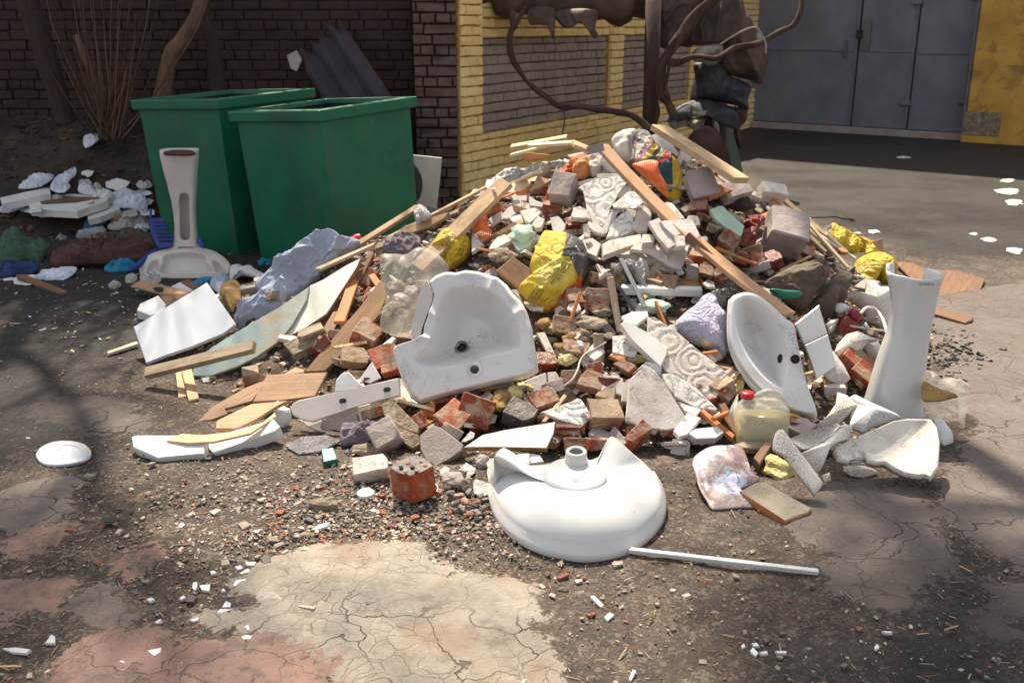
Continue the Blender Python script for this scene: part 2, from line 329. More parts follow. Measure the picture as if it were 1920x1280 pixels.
def plane_for(P, tilt=None, lat=None, lift=.03, z=None, Y=None, aw=0):
    cx = sum(p[0] for p in P) / len(P); cy = sum(p[1] for p in P) / len(P)
    if Y is not None: o = atY(cx, cy, Y)
    elif z is not None:
        o = G(cx, cy, z)
        if o.y > 7.1 and o.x < -1.6:
            h = BANK[0].ray_cast(CAM, ray(cx, cy).normalized())
            if h[0] is not None: o = h[0] + Vector((0, 0, min(z, .04)))
    else: o = hit(cx, cy)
    if tilt is None or lat is None:
        s = SN(o.x, o.y) if Y is None and z is None else Vector((0, 0, 1))
    if tilt is None: tilt = math.degrees(math.asin(max(-1, min(1, -s.y)))) + 8 + random.uniform(-5, 9)
    if lat is None: lat = math.degrees(math.asin(max(-1, min(1, s.x)))) * .8 + random.uniform(-7, 7)
    n = Vector((math.tan(R(lat)), -math.tan(R(min(tilt, 88))), 1)).normalized()
    if tilt > 88: n = Vector((math.sin(R(lat)), -math.cos(R(lat)), math.tan(R(aw)))).normalized()
    if Y is None and z is None: o = o + n * lift
    return o, n
def onplane(p, o, n):
    d = ray(*p); k = d.dot(n)
    if abs(k) < .06: k = -.06
    t = (o - CAM).dot(n) / k
    t0 = (o - CAM).length; t = max(t0 * .6, min(t0 * 1.5, t)); return CAM + d * t
def slab(name, P, th, m, tilt=None, lat=None, lift=None, z=None, Y=None, jag=.0, ua=None, bev=.003, parent=None, mside=None, anch=None):
    """traced outline laid on a plane and given its thickness"""
    if lift is None: lift = th + .012
    o, n = plane_for([anch] if anch else P, tilt, lat, lift, z, Y)
    W = [onplane(p, o, n) for p in P]
    if ua is None:
        i = max(range(len(W)), key=lambda i: (W[i] - W[(i + 1) % len(W)]).length); u = W[(i + 1) % len(W)] - W[i]
    else:
        a = R(ua); u = RT * math.cos(a) + UP * math.sin(a)
    c = sum(W, Vector()) / len(W); fr = frame_from(c - n * th / 2, u, n)
    inv = fr.inverted(); L = [inv @ w for w in W]
    pts = [(l.x, l.y) for l in L]
    if jag:
        q = []
        for i in range(len(pts)):
            a, b = pts[i], pts[(i + 1) % len(pts)]; d = math.dist(a, b); k = max(1, int(d / .018)); q.append(a)
            for j in range(1, k):
                t = j / k; nx, ny = (b[1] - a[1]) / d, -(b[0] - a[0]) / d; e = random.uniform(-jag, jag)
                q.append((a[0] + (b[0] - a[0]) * t + nx * e, a[1] + (b[1] - a[1]) * t + ny * e))
        pts = q
    bm = bmesh.new(); N = len(pts)
    top = [bm.verts.new((x, y, th / 2)) for x, y in pts]
    if sum(pts[i][0] * pts[(i + 1) % N][1] - pts[(i + 1) % N][0] * pts[i][1] for i in range(N)) < 0: top.reverse()
    bot = [bm.verts.new((v.co.x + random.uniform(-1, 1) * jag * .8, v.co.y + random.uniform(-1, 1) * jag * .8, -th / 2)) for v in top]
    ft = bm.faces.new(top); bm.faces.new(list(reversed(bot)))
    for i in range(N): f = bm.faces.new((top[i], bot[i], bot[(i + 1) % N], top[(i + 1) % N])); f.material_index = 1 if mside else 0
    if bev:
        es = [e for e in ft.edges]; bmesh.ops.bevel(bm, geom=es, offset=min(bev, th * .3), segments=1, affect='EDGES', profile=.6)
    bmesh.ops.triangulate(bm, faces=[f for f in bm.faces if len(f.verts) > 4])
    bmesh.ops.recalc_face_normals(bm, faces=bm.faces)
    me = bpy.data.meshes.new(name); bm.to_mesh(me); bm.free(); me.materials.append(m if not isinstance(m, str) else M[m])
    if mside: me.materials.append(M[mside])
    ob = bpy.data.objects.new(name, me); COL.objects.link(ob)
    if parent is not None:
        ob.parent = parent; ob.matrix_basis = parent.matrix_basis.inverted() @ fr
    else: ob.matrix_basis = fr
    return ob
def plank(name, A, B, w, th, m, la=.03, lb=.03, za=None, zb=None, roll=0, Ya=None, Yb=None, bow=0, jag=.006, parent=None, split=False):
    a = G(*A, za) if za is not None else (atY(*A, Ya) if Ya else hit(*A) + Vector((0, 0, la)))
    b = G(*B, zb) if zb is not None else (atY(*B, Yb) if Yb else hit(*B) + Vector((0, 0, lb)))
    u = (b - a); L = u.length; u.normalize(); n = Vector((0, -.25, 1)); n = (n - u * n.dot(u)).normalized()
    n = Matrix.Rotation(R(roll), 3, u) @ n; fr = frame_from((a + b) / 2, u, n)
    bm = bmesh.new(); K = max(4, int(L / .06)); rows = []
    for i in range(K + 1):
        x = -L / 2 + L * i / K; zz = bow * (1 - (2 * i / K - 1) ** 2); ww = w / 2 * (1 + .02 * math.sin(i * 1.7))
        e = (random.uniform(-jag, jag) if i in (0, K) else 0); e2 = (random.uniform(-jag, jag) * 2 if i in (0, K) else 0)
        rows.append([bm.verts.new((x + e, -ww, zz - th / 2)), bm.verts.new((x + e2, ww, zz - th / 2)), bm.verts.new((x + e2, ww, zz + th / 2)), bm.verts.new((x + e, -ww, zz + th / 2))])
    for i in range(K):
        for j in range(4): bm.faces.new((rows[i][j], rows[i][(j + 1) % 4], rows[i + 1][(j + 1) % 4], rows[i + 1][j]))
    bm.faces.new(rows[0]); bm.faces.new(list(reversed(rows[-1])))
    bmesh.ops.recalc_face_normals(bm, faces=bm.faces)
    bmesh.ops.bevel(bm, geom=[e for e in bm.edges if e.is_manifold and e.calc_face_angle(0) > .7], offset=min(.002, th * .2), segments=1, affect='EDGES')
    me = bpy.data.meshes.new(name); bm.to_mesh(me); bm.free(); me.materials.append(M[m])
    ob = bpy.data.objects.new(name, me); COL.objects.link(ob)
    if parent is not None:
        ob.parent = parent; ob.matrix_basis = parent.matrix_basis.inverted() @ fr
    else: ob.matrix_basis = fr
    return ob
def chunk_mesh(name, lx, ly, lz, m, rough=.12, chip=1, seed=0):
    """a brick or block with chipped corners and broken ends"""
    rnd = random.Random(seed); bm = bmesh.new(); bmesh.ops.create_cube(bm, size=1)
    for v in bm.verts:
        k = rough if v.co.x > 0 else rough * .35
        v.co = Vector((v.co.x * lx * (1 + rnd.uniform(-k, k * .3)), v.co.y * ly * (1 + rnd.uniform(-k, k) * .5), v.co.z * lz * (1 + rnd.uniform(-k, k) * .5)))
    sm = min(lx, ly, lz)
    for c in range(chip):
        nrm = Vector((rnd.choice((-1, 1, 1)), rnd.choice((-1, 1)) * rnd.uniform(.1, 1), rnd.choice((-1, 1)) * rnd.uniform(.1, 1))); nrm.normalize()
        ext = max(v.co.dot(nrm) for v in bm.verts); pt = nrm * (ext - sm * rnd.uniform(.12, .4))
        g = bmesh.ops.bisect_plane(bm, geom=bm.verts[:] + bm.edges[:] + bm.faces[:], plane_co=pt, plane_no=nrm, clear_outer=True)
        es = [e for e in g['geom_cut'] if isinstance(e, bmesh.types.BMEdge)]
        if es:
            try: bmesh.ops.contextual_create(bm, geom=es)
            except Exception: pass
    bmesh.ops.bevel(bm, geom=bm.edges[:], offset=sm * .05, segments=1, affect='EDGES')
    bmesh.ops.triangulate(bm, faces=[f for f in bm.faces if len(f.verts) > 4])
    bmesh.ops.subdivide_edges(bm, edges=bm.edges[:], cuts=2, use_grid_fill=True)
    off = Vector((seed * 1.37 % 50, seed * .71 % 50, 0))
    for v in bm.verts:
        nn = noise.noise_vector(v.co * (2.2 / sm) + off) * sm * .055 + noise.noise_vector(v.co * (.8 / sm) + off) * sm * .07; v.co += nn
    bmesh.ops.recalc_face_normals(bm, faces=bm.faces)
    me = bpy.data.meshes.new(name); bm.to_mesh(me); bm.free(); me.materials.append(M[m]); return me
CS = [0]
def chunk(name, c, w, h, ang, m, t=None, tilt=None, lat=None, lift=.0, rough=.12, chip=1, spin=0, z=None):
    """block seen at pixel c, w by h source pixels, long side at image angle ang"""
    CS[0] += 1; o, n = plane_for([c], tilt, lat, 0, z)
    s = F / proj(o)[2]; lx = w / s; ly = h / s / .8; lz = t if t else min(lx, ly) * .7
    o = o + n * (lz * .25 + lift); a = R(ang); u = RT * math.cos(a) + UP * math.sin(a); fr = frame_from(o, u, n)
    if spin: fr = fr @ Matrix.Rotation(R(spin), 4, 'X')
    me = chunk_mesh(name, lx, ly, lz, m, rough, chip, CS[0]); ob = bpy.data.objects.new(name, me); COL.objects.link(ob); ob.matrix_basis = fr; return ob
def rock(name, c, w, h, m, lift=0, sq=.7, bumpy=.25, ang=0, z=None):
    CS[0] += 1; o, n = plane_for([c], 25, 0, 0, z); s = F / proj(o)[2]
    bm = bmesh.new(); bmesh.ops.create_icosphere(bm, subdivisions=3, radius=.5); off = Vector((CS[0] * 2.3, 1, 5))
    for v in bm.verts:
        k = 1 + bumpy * noise.noise(v.co * 2.6 + off) * 1.6 + bumpy * .5 * noise.noise(v.co * 7 + off)
        q = v.co * k; d = 9
        v.co = Vector((q.x * w / s, q.y * h / s, q.z * sq * min(w, h) / s))
    me = bpy.data.meshes.new(name); bm.to_mesh(me); bm.free(); me.materials.append(M[m])
    if bumpy < .2: me.shade_smooth()
    ob = bpy.data.objects.new(name, me); COL.objects.link(ob)
    a = R(ang); ob.matrix_basis = frame_from(o + n * (sq * min(w, h) / s * .3 + lift), RT * math.cos(a) + UP * math.sin(a), n); return ob
def nz(v, s, off=0): return noise.noise(Vector((v[0] * s + off, v[1] * s - off, off * .7)))
def sheet(name, P, m, bulge=.05, wr=.01, ws=12, power=.6, tilt=None, lat=None, lift=.02, z=None, Y=None, thick=None, N=120, RG=26, center=None, smoothp=True, hf=None, hole=0, ridged=False, parent=None, slots=None, back=True, edge=0, aniso=None, ua=None, closeback=.0, sm=True, anch=None, lip=0, aw=0, bowls=None, flute=None, lw=.05):
    """closed body grown from a traced outline: bags, cloths, basins. hf(t, x, y, th)->height off the plane"""
    CS[0] += 1; off = CS[0] * 3.17
    o, n = plane_for([anch] if anch else P, tilt, lat, lift, z, Y, aw)
    Q = catmull(P, 8) if smoothp else P
    Q = resample(Q, N)
    W = [onplane(p, o, n) for p in Q]
    cc = onplane(center, o, n) if center else sum(W, Vector()) / len(W)
    u = RT if ua is None else RT * math.cos(R(ua)) + UP * math.sin(R(ua))
    fr = frame_from(cc, u, n); inv = fr.inverted(); L = [inv @ w for w in W]
    V = []; FC = []
    BL = [(resample(catmull([tuple((inv @ onplane(p, o, n))[:2]) for p in b[0]], 6), 48), b[1], b[2]) for b in bowls] if bowls else None
    def hh(t, x, y, k):
        if hf: base = hf(t, x, y, 2 * math.pi * k / N)
        else: base = bulge * max(0, 1 - t ** 2) ** power
        if lip: q_ = max(0, (t - 1 + lw) / lw); base -= lip * q_ * q_
        if BL:
            for poly, dep, rr in BL:
                d = 9
                if inside(x, y, poly):
                    for i in range(len(poly)):
                        ax, ay = poly[i]; bx, by = poly[(i + 1) % len(poly)]; ex, ey = bx - ax, by - ay
                        q = max(0, min(1, ((x - ax) * ex + (y - ay) * ey) / (ex * ex + ey * ey + 1e-12))); d = min(d, math.hypot(x - ax - q * ex, y - ay - q * ey))
                    q = min(1, d / rr); base -= dep * (q * q * (3 - 2 * q)) * .5 + dep * .5 * math.sin(q * 1.5708)
        if flute:
            am, cnt, a0, a1 = flute; a = math.atan2(y, x) % 6.2832
            if a0 < a < a1: base += am * (1 - abs(math.sin(cnt * a))) ** 3 * max(0, min(1, (t - .35) * 2.5))
        e = min(1, (1 - t) * 5) * .85 + .15
        a = nz((x, y), ws, off) + .5 * nz((x, y), ws * 2.3, off)
        if ridged:
            if aniso: ca_, sa_ = math.cos(R(aniso[0])), math.sin(R(aniso[0])); x, y = (x * ca_ + y * sa_) * aniso[1], (-x * sa_ + y * ca_) * aniso[2]
            wx = x + .35 / ws * nz((x, y), ws * .8, off + 9); wy = y + .35 / ws * nz((x, y), ws * .8, off + 19)
            a = .38 * (1 - abs(nz((wx * 1.4, wy * .75), ws, off)) * 3.2) + .2 * (1 - abs(nz((wx * .8, wy * 1.3), ws * 2.1, off + 5)) * 3.2) + .08 * (1 - abs(nz((wx, wy), ws * 4.3, off + 7)) * 3) - .25
        return base + wr * a * e * 2
    for r in range(RG + 1):
        t = 1 - (1 - hole) * (r / RG); 
        for k in range(N):
            x, y = L[k].x * t, L[k].y * t; V.append((x, y, hh(t, x, y, k)))
    for r in range(RG):
        for k in range(N):
            a = r * N + k; b = r * N + (k + 1) % N; FC.append((a, b, b + N, a + N))
    top_n = len(V)
    if not hole: FC.append(tuple(RG * N + k for k in range(N)))
    if thick:
        for i in range(top_n):
            x, y, zz = V[i]; V.append((x * (1 - lip * 0), y, zz - thick))
        for r in range(RG):
            for k in range(N):
                a = top_n + r * N + k; b = top_n + r * N + (k + 1) % N; FC.append((a + N, b + N, b, a))
        for k in range(N): FC.append((k, top_n + k, top_n + (k + 1) % N, (k + 1) % N))
        if hole:
            q = RG * N
            for k in range(N): FC.append((q + k, q + (k + 1) % N, top_n + q + (k + 1) % N, top_n + q + k))
        else: FC.append(tuple(top_n + RG * N + k for k in reversed(range(N))))
    elif back:
        for k in range(N): V.append((L[k].x * .97, L[k].y * .97, V[k][2] - max(.01, closeback)))
        for k in range(N): FC.append((k, top_n + k, top_n + (k + 1) % N, (k + 1) % N))
        FC.append(tuple(top_n + k for k in reversed(range(N))))
    me = bpy.data.meshes.new(name); me.from_pydata(V, [], FC)
    ms = m if isinstance(m, (list, tuple)) else [m]
    for q in ms: me.materials.append(M[q])
    if slots:
        for p in me.polygons:
            c = fr @ p.center; x, y, _ = proj(c)
            for poly, si in slots:
                if inside(x, y, poly): p.material_index = si
    if sm: me.shade_smooth()
    bm = bmesh.new(); bm.from_mesh(me); bmesh.ops.recalc_face_normals(bm, faces=bm.faces); bm.to_mesh(me); bm.free()
    ob = bpy.data.objects.new(name, me); COL.objects.link(ob)
    if parent is not None:
        ob.parent = parent; ob.matrix_basis = parent.matrix_basis.inverted() @ fr
    else: ob.matrix_basis = fr
    ob['_fr'] = 0; del ob['_fr']
    return ob
def folds(ang, sp, amp, bul, pw=.5):
    ca, sa = math.cos(R(ang)), math.sin(R(ang)); q = random.uniform(0, 50); f1 = .62 / sp
    def rg(a, b, s): n = 1 - min(1, abs(noise.noise(Vector((a, b, s)))) * 2.4); return n * n
    def f(t, x, y, th):
        u = -x * sa + y * ca; v = x * ca + y * sa; k = .06 / sp
        w = .05 / k * noise.noise(Vector((v * 6 * k, u * 5 * k, q)))
        a = rg((u + w) * f1, (v + w) * f1 * .28, q) + .55 * rg((u * .9 + v * .45 + w) * f1 * 1.5, (v - u * .5) * f1 * .5, q + 7) + .25 * rg((u + w) * f1 * 3.2, v * f1 * 1.1, q + 3)
        m = .45 + .8 * (.5 + noise.noise(Vector((x * 4, y * 4, q + 8))))
        return bul * max(0, 1 - t ** 2.5) ** pw + amp * m * (a - .6) * min(1, (1 - t) * 6 + .25)
    return f
def inside(x, y, P):
    c = False; j = len(P) - 1
    for i in range(len(P)):
        if (P[i][1] > y) != (P[j][1] > y) and x < (P[j][0] - P[i][0]) * (y - P[i][1]) / (P[j][1] - P[i][1]) + P[i][0]: c = not c
        j = i
    return c
def tube(name, pts, rad, m, parent=None, seg=10, nzr=0, smooth=True, cap=True):
    """pts world points, rad number or list"""
    n = len(pts); V = []; FC = []; pts = [Vector(p) for p in pts]
    if not isinstance(rad, (list, tuple)): rad = [rad] * n
    up = Vector((0, 0, 1)); prev = None
    for i, p in enumerate(pts):
        d = (pts[min(n - 1, i + 1)] - pts[max(0, i - 1)]).normalized()
        if prev is None: x = d.orthogonal().normalized()
        else: x = (prev - d * prev.dot(d)).normalized()
        prev = x; y = d.cross(x)
        for k in range(seg):
            a = 2 * math.pi * k / seg; r = rad[i]
            if nzr: r *= 1 + nzr * noise.noise(p * 6 + Vector((math.cos(a), math.sin(a), 0)))
            V.append(p + x * (math.cos(a) * r) + y * (math.sin(a) * r))
    for i in range(n - 1):
        for k in range(seg): FC.append((i * seg + k, i * seg + (k + 1) % seg, (i + 1) * seg + (k + 1) % seg, (i + 1) * seg + k))
    if cap: FC.append(tuple(range(seg))); FC.append(tuple((n - 1) * seg + k for k in reversed(range(seg))))
    mid = pts[n // 2]; d = (pts[-1] - pts[0]); d = d if d.length > 1e-4 else RT.copy(); fr = frame_from(mid, d if d.length > 1e-5 else RT, d.orthogonal())
    return new(name, V, FC, M[m] if isinstance(m, str) else m, parent, fr, smooth)
def smoothline(P, k=6):
    out = []
    for i in range(len(P) - 1):
        p0 = P[max(0, i - 1)]; p1 = P[i]; p2 = P[i + 1]; p3 = P[min(len(P) - 1, i + 2)]
        for j in range(k):
            t = j / k; out.append(tuple(.5 * (2 * p1[q] + (p2[q] - p0[q]) * t + (2 * p0[q] - 5 * p1[q] + 4 * p2[q] - p3[q]) * t * t + (3 * p1[q] - p0[q] - 3 * p2[q] + p3[q]) * t ** 3) for q in range(len(p1))))
    out.append(tuple(P[-1])); return out
def lathe(name, prof, base, axis, m, parent=None, seg=32, smooth=True):
    """prof [(r, h)...] turned about axis through base"""
    axis = Vector(axis).normalized(); x = axis.orthogonal().normalized(); y = axis.cross(x); V = []; FC = []; n = len(prof)
    for r, h in prof:
        for k in range(seg):
            a = 2 * math.pi * k / seg; V.append(Vector(base) + axis * h + x * (math.cos(a) * r) + y * (math.sin(a) * r))
    for i in range(n - 1):
        for k in range(seg): FC.append((i * seg + k, i * seg + (k + 1) % seg, (i + 1) * seg + (k + 1) % seg, (i + 1) * seg + k))
    FC.append(tuple(range(seg))); FC.append(tuple((n - 1) * seg + k for k in reversed(range(seg))))
    return new(name, V, FC, M[m], parent, frame_from(Vector(base), x, axis), smooth)
def box(name, c, sx, sy, sz, m, parent=None, rz=0, bev=.004, rot=None):
    bm = bmesh.new(); bmesh.ops.create_cube(bm, size=1)
    for v in bm.verts: v.co = Vector((v.co.x * sx, v.co.y * sy, v.co.z * sz))
    if bev: bmesh.ops.bevel(bm, geom=bm.edges[:], offset=bev, segments=2, affect='EDGES')
    me = bpy.data.meshes.new(name); bm.to_mesh(me); bm.free(); me.materials.append(M[m] if isinstance(m, str) else m)
    ob = bpy.data.objects.new(name, me); COL.objects.link(ob); fr = Matrix.Translation(c) @ (rot if rot is not None else Matrix.Rotation(rz, 4, 'Z'))
    if parent is not None: ob.parent = parent; fr = parent.matrix_basis.inverted() @ fr
    ob.matrix_basis = fr; return ob
def decal(name, txt, target, c, size, ang, m, squash=1.0, off=.0015, shear=0):
    """lettering printed on the surface of target around pixel c; size in source pixels"""
    cu = bpy.data.curves.new('t', 'FONT'); cu.body = txt; cu.size = 1; cu.align_x = 'CENTER'; cu.align_y = 'CENTER'; cu.resolution_u = 2; cu.space_line = .95
    to = bpy.data.objects.new('t', cu); COL.objects.link(to); dg = bpy.context.evaluated_depsgraph_get(); dg.update()
    me = bpy.data.meshes.new_from_object(to.evaluated_get(dg)); bpy.data.objects.remove(to)
    bm = bmesh.new(); bm.from_mesh(me); bmesh.ops.triangulate(bm, faces=bm.faces[:])
    for _ in range(2):
        es = [e for e in bm.edges if e.calc_length() > .18]
        if es: bmesh.ops.subdivide_edges(bm, edges=es, cuts=1); bmesh.ops.triangulate(bm, faces=bm.faces[:])
    tm = target.matrix_basis if target.parent is None else target.parent.matrix_basis @ target.matrix_basis
    bv = BVHTree.FromPolygons([tm @ v.co for v in target.data.vertices], [tuple(p.vertices) for p in target.data.polygons])
    a = R(ang); ok = {}; W = {}
    for v in bm.verts:
        x = (v.co.x + shear * v.co.y) * size; y = v.co.y * size * squash; px = c[0] + x * math.cos(a) - y * math.sin(a); py = c[1] - (x * math.sin(a) + y * math.cos(a))
        d = ray(px, py).normalized(); h = bv.ray_cast(CAM, d)
        if h[0] is not None: W[v] = h[0] - d * off
    dead = [v for v in bm.verts if v not in W]; bmesh.ops.delete(bm, geom=dead, context='VERTS')
    if not bm.verts: bm.free(); return None
    for v in bm.verts: v.co = W[v]
    me2 = bpy.data.meshes.new(name); inv = tm.inverted()
    for v in bm.verts: v.co = inv @ v.co
    bm.to_mesh(me2); bm.free(); me2.materials.append(M[m]); ob = bpy.data.objects.new(name, me2); COL.objects.link(ob); ob.parent = target; return ob
def auto(o, noun, cat, group=None, adj=''):
    AUTO.append((o, adj, noun, cat, group)); return o
def land(phrase, px, py): LAND.append((phrase, px, py))
# ---------- light
SUNDIR = Vector((-.24, 1, 0)).normalized(); EL = R(58)
to_sun = Vector((SUNDIR.x * math.cos(EL), SUNDIR.y * math.cos(EL), math.sin(EL)))
w = bpy.data.worlds.new('World'); sc.world = w; w.use_nodes = True; nt = w.node_tree; bg = nt.nodes['Background']
sk = nt.nodes.new('ShaderNodeTexSky'); sk.sky_type = 'NISHITA'; sk.sun_disc = False; sk.sun_elevation = EL; sk.sun_rotation = math.atan2(SUNDIR.x, SUNDIR.y)
sk.dust_density = 2.0; hs = nt.nodes.new('ShaderNodeHueSaturation'); hs.inputs['Saturation'].default_value = .28; nt.links.new(sk.outputs[0], hs.inputs['Color']); nt.links.new(hs.outputs[0], bg.inputs[0]); bg.inputs[1].default_value = .125
sl = bpy.data.lights.new('sun', 'SUN'); sl.energy = 5; sl.angle = R(.55); sl.color = (1, .875, .71)
so = bpy.data.objects.new('sun', sl); COL.objects.link(so); so.rotation_euler = to_sun.to_track_quat('Z', 'Y').to_euler()
sc.view_settings.view_transform = 'Standard'; sc.view_settings.look = 'None'; sc.view_settings.exposure = .86; sc.view_settings.gamma = 1
# ---------- ground
def axis(lo, hi, st, far, k=1.35):
    a = list(np.arange(lo, hi + 1e-6, st)); s = st; x = lo
    L = []
    while x > -far: s *= k; x -= s; L.append(x)
    x = hi; s = st; Rr = []
    while x < far: s *= k; x += s; Rr.append(x)
    return np.array(L[::-1] + a + Rr)
xs = axis(-3.4, 3.4, .022, 60); ys = axis(1.6, 8.0, .022, 60)
GX, GY = np.meshgrid(xs, ys); nxx, nyy = len(xs), len(ys)
def sdist(poly, X, Y):
    d = np.full(X.shape, 9.0); ins = np.zeros(X.shape, bool)
    n = len(poly)
    for i in range(n):
        ax, ay = poly[i]; bx, by = poly[(i + 1) % n]; ex, ey = bx - ax, by - ay
        t = np.clip(((X - ax) * ex + (Y - ay) * ey) / (ex * ex + ey * ey + 1e-12), 0, 1)
        d = np.minimum(d, np.hypot(X - ax - t * ex, Y - ay - t * ey))
        if ay != by: c = ((ay > Y) != (by > Y)) & (X < (bx - ax) * (Y - ay) / (by - ay) + ax); ins ^= c
    return np.where(ins, d, -d)
def pm(polys, X, Y):
    m = np.full(X.shape, -9.0)
    for p in polys: m = np.maximum(m, sdist([(G(*q).x, G(*q).y) for q in p], X, Y))
    return np.clip(m, -.2, .2) / .4 + .5
cream = pm([[(430,1090),(520,1050),(600,1025),(700,1016),(790,1020),(805,1050),(850,1072),(960,1085),(1010,1110),(1030,1150),(1010,1185),(1040,1210),(1070,1290),(1080,1400),(640,1400),(600,1300),(560,1232),(480,1190),(380,1180),(370,1160),(470,1140)]], GX, GY)
pink = pm([[(50,1320),(110,1230),(150,1190),(290,1178),(340,1205),(480,1200),(560,1225),(640,1245),(650,1400),(50,1400)],[(0,1020),(60,1000),(120,985),(118,1010),(60,1062),(0,1050)],[(-60,1090),(160,1092),(90,1150),(-60,1185)],[(190,1070),(250,1030),(310,1018),(300,1045),(240,1080)]], GX, GY)
grey = pm([[(-80,950),(60,905),(145,893),(142,960),(90,985),(50,1003),(-80,1000)],[(130,1132),(170,1100),(235,1125),(258,1165),(240,1180),(150,1180)],
  [(1478,985),(1515,940),(1560,905),(1700,900),(1740,940),(1795,1060),(1732,1100),(1722,1150),(1680,1157),(1560,1110),(1520,1060),(1545,1040),(1500,1020)],[(1740,960),(1770,880),(1830,800),(1760,700),(1740,560),(2100,500),(2100,1150),(1900,1070),(1800,1000)],[(1870,1110),(2000,1080),(2000,1200),(1885,1160)],[(1800,1165),(1860,1150),(1925,1190),(1900,1208),(1830,1203)],
  [(60,770),(120,745),(250,748),(290,800),(160,815),(60,800)]], GX, GY)
dark = pm([[(-400,300),(700,300),(600,480),(400,600),(200,700),(180,860),(-400,880)],[(1300,250),(2300,220),(2300,470),(1750,480),(1500,400)],[(1690,1100),(1860,1060),(1960,1210),(2000,1400),(1400,1400),(1500,1230)]], GX, GY)  # damp dark ground; building shade over the yard is painted in too
co = np.stack([GX.ravel(), GY.ravel(), np.zeros(GX.size)], 1)
near = (np.abs(co[:, 0]) < 4.5) & (co[:, 1] < 9.5) & (co[:, 1] > 1)
cr, gr_, pk = cream.ravel(), grey.ravel(), pink.ravel()
for i in np.nonzero(near)[0]:
    x, y = co[i, 0], co[i, 1]
    z = .010 * noise.noise(Vector((x * 1.7, y * 1.7, 0))) + .006 * noise.noise(Vector((x * 7, y * 7, 3)))
    f = max(cr[i], gr_[i], pk[i]); k = 1 if f > .55 else max(0, (f - .4) / .15)
    z = z * (1 - .5 * k) + .013 * k + (.0045 * noise.noise(Vector((x * 28, y * 28, 1)))) * (1 - k * .7)
    co[i, 2] = z
me = bpy.data.meshes.new('ground'); idx = np.arange(nxx * nyy).reshape(nyy, nxx)
fc = np.stack([idx[:-1, :-1], idx[:-1, 1:], idx[1:, 1:], idx[1:, :-1]], -1).reshape(-1, 4)
me.from_pydata(co.tolist(), [], fc.tolist()); me.shade_smooth()
ca = me.color_attributes.new('zones', 'FLOAT_COLOR', 'POINT')
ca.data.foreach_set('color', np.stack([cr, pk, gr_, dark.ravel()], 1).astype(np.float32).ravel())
t = NT('ground_surface'); v = t.coord((1, 1, 1), True)
at = t.n('ShaderNodeVertexColor'); at.layer_name = 'zones'; sp = t.n('ShaderNodeSeparateColor'); t.l(at.outputs[0], sp.inputs[0])
e1 = t.noise(v, 5, 8, .65); ed = t.mul(t.mul(e1, .5, 'SUBTRACT'), .85)
e2 = t.noise(v, 38, 5, .7); ed = t.mul(ed, t.mul(t.mul(e2, .5, 'SUBTRACT'), .45), 'ADD')
def msk(o, bias=0): return t.ramp(t.mul(t.mul(o, ed, 'ADD'), bias, 'ADD'), .485, .52)
big = t.noise(v, .9, 6, .6); mid = t.noise(v, 6, 8, .7); fine = t.noise(v, 55, 6, .75); grit = t.noise(v, 150, 3, .7)
soil = t.mix(t.ramp(big, .35, .65), lin((74, 61, 51)), lin((54, 46, 41)))
soil = t.mix(t.ramp(mid, .4, .7), soil, lin((96, 80, 65)))
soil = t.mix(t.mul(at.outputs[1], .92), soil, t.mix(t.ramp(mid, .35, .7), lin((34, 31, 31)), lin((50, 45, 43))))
soil = t.mix(t.mul(t.ramp(fine, .56, .7), .6), soil, lin((132, 114, 94))); soil = t.mix(t.ramp(fine, .36, .24), soil, lin((34, 29, 26)))
soil = t.mix(t.ramp(grit, .68, .74), soil, lin((172, 158, 138)))
vg = t.n('ShaderNodeTexVoronoi'); vg.inputs['Scale'].default_value = 130; t.l(v, vg.inputs['Vector']); gs_ = t.n('ShaderNodeSeparateColor'); t.l(vg.outputs['Color'], gs_.inputs[0])
soil = t.mix(t.mul(t.ramp(gs_.outputs[0], .78, .84), t.mul(t.ramp(mid, .35, .6), .8)), soil, lin((128, 116, 100))); soil = t.mix(t.mul(t.ramp(gs_.outputs[1], .8, .86), .6), soil, lin((40, 34, 31)))
vg2 = t.n('ShaderNodeTexVoronoi'); vg2.inputs['Scale'].default_value = 60; t.l(v, vg2.inputs['Vector']); gs2 = t.n('ShaderNodeSeparateColor'); t.l(vg2.outputs['Color'], gs2.inputs[0])
soil = t.mix(t.mul(t.ramp(gs2.outputs[0], .9, .93), .7), soil, lin((116, 104, 92)))
def cracks(sc, wd, dist=.35):
    nv = t.n('ShaderNodeTexNoise'); nv.inputs['Scale'].default_value = 4; nv.inputs['Detail'].default_value = 5; t.l(v, nv.inputs['Vector'])
    vm = t.n('ShaderNodeVectorMath', operation='MULTIPLY_ADD'); vm.inputs[1].default_value = (dist, dist, 0); t.l(nv.outputs['Color'], vm.inputs[0]); t.l(v, vm.inputs[2])
    vo = t.n('ShaderNodeTexVoronoi'); vo.feature = 'DISTANCE_TO_EDGE'; vo.inputs['Scale'].default_value = sc; t.l(vm.outputs[0], vo.inputs['Vector'])
    return t.ramp(vo.outputs['Distance'], wd, wd * .2), vo.outputs['Distance']
c1, cd1 = cracks(4.2, .013); c2, _ = cracks(15, .018, .22); gate = t.ramp(t.noise(v, 2.3, 3), .42, .6)
g2_ = t.ramp(t.noise(v, 1.7, 4), .44, .58); c1 = t.mul(c1, t.mul(t.mul(g2_, .75), .25, 'ADD')); crk = t.mul(c1, t.mul(c2, t.mul(gate, .6)), 'MAXIMUM')
crm = t.mix(t.ramp(mid, .3, .7), lin((146, 137, 124)), lin((124, 115, 104))); crm = t.mix(t.mul(t.ramp(fine, .5, .68), .5), crm, lin((166, 157, 142)))
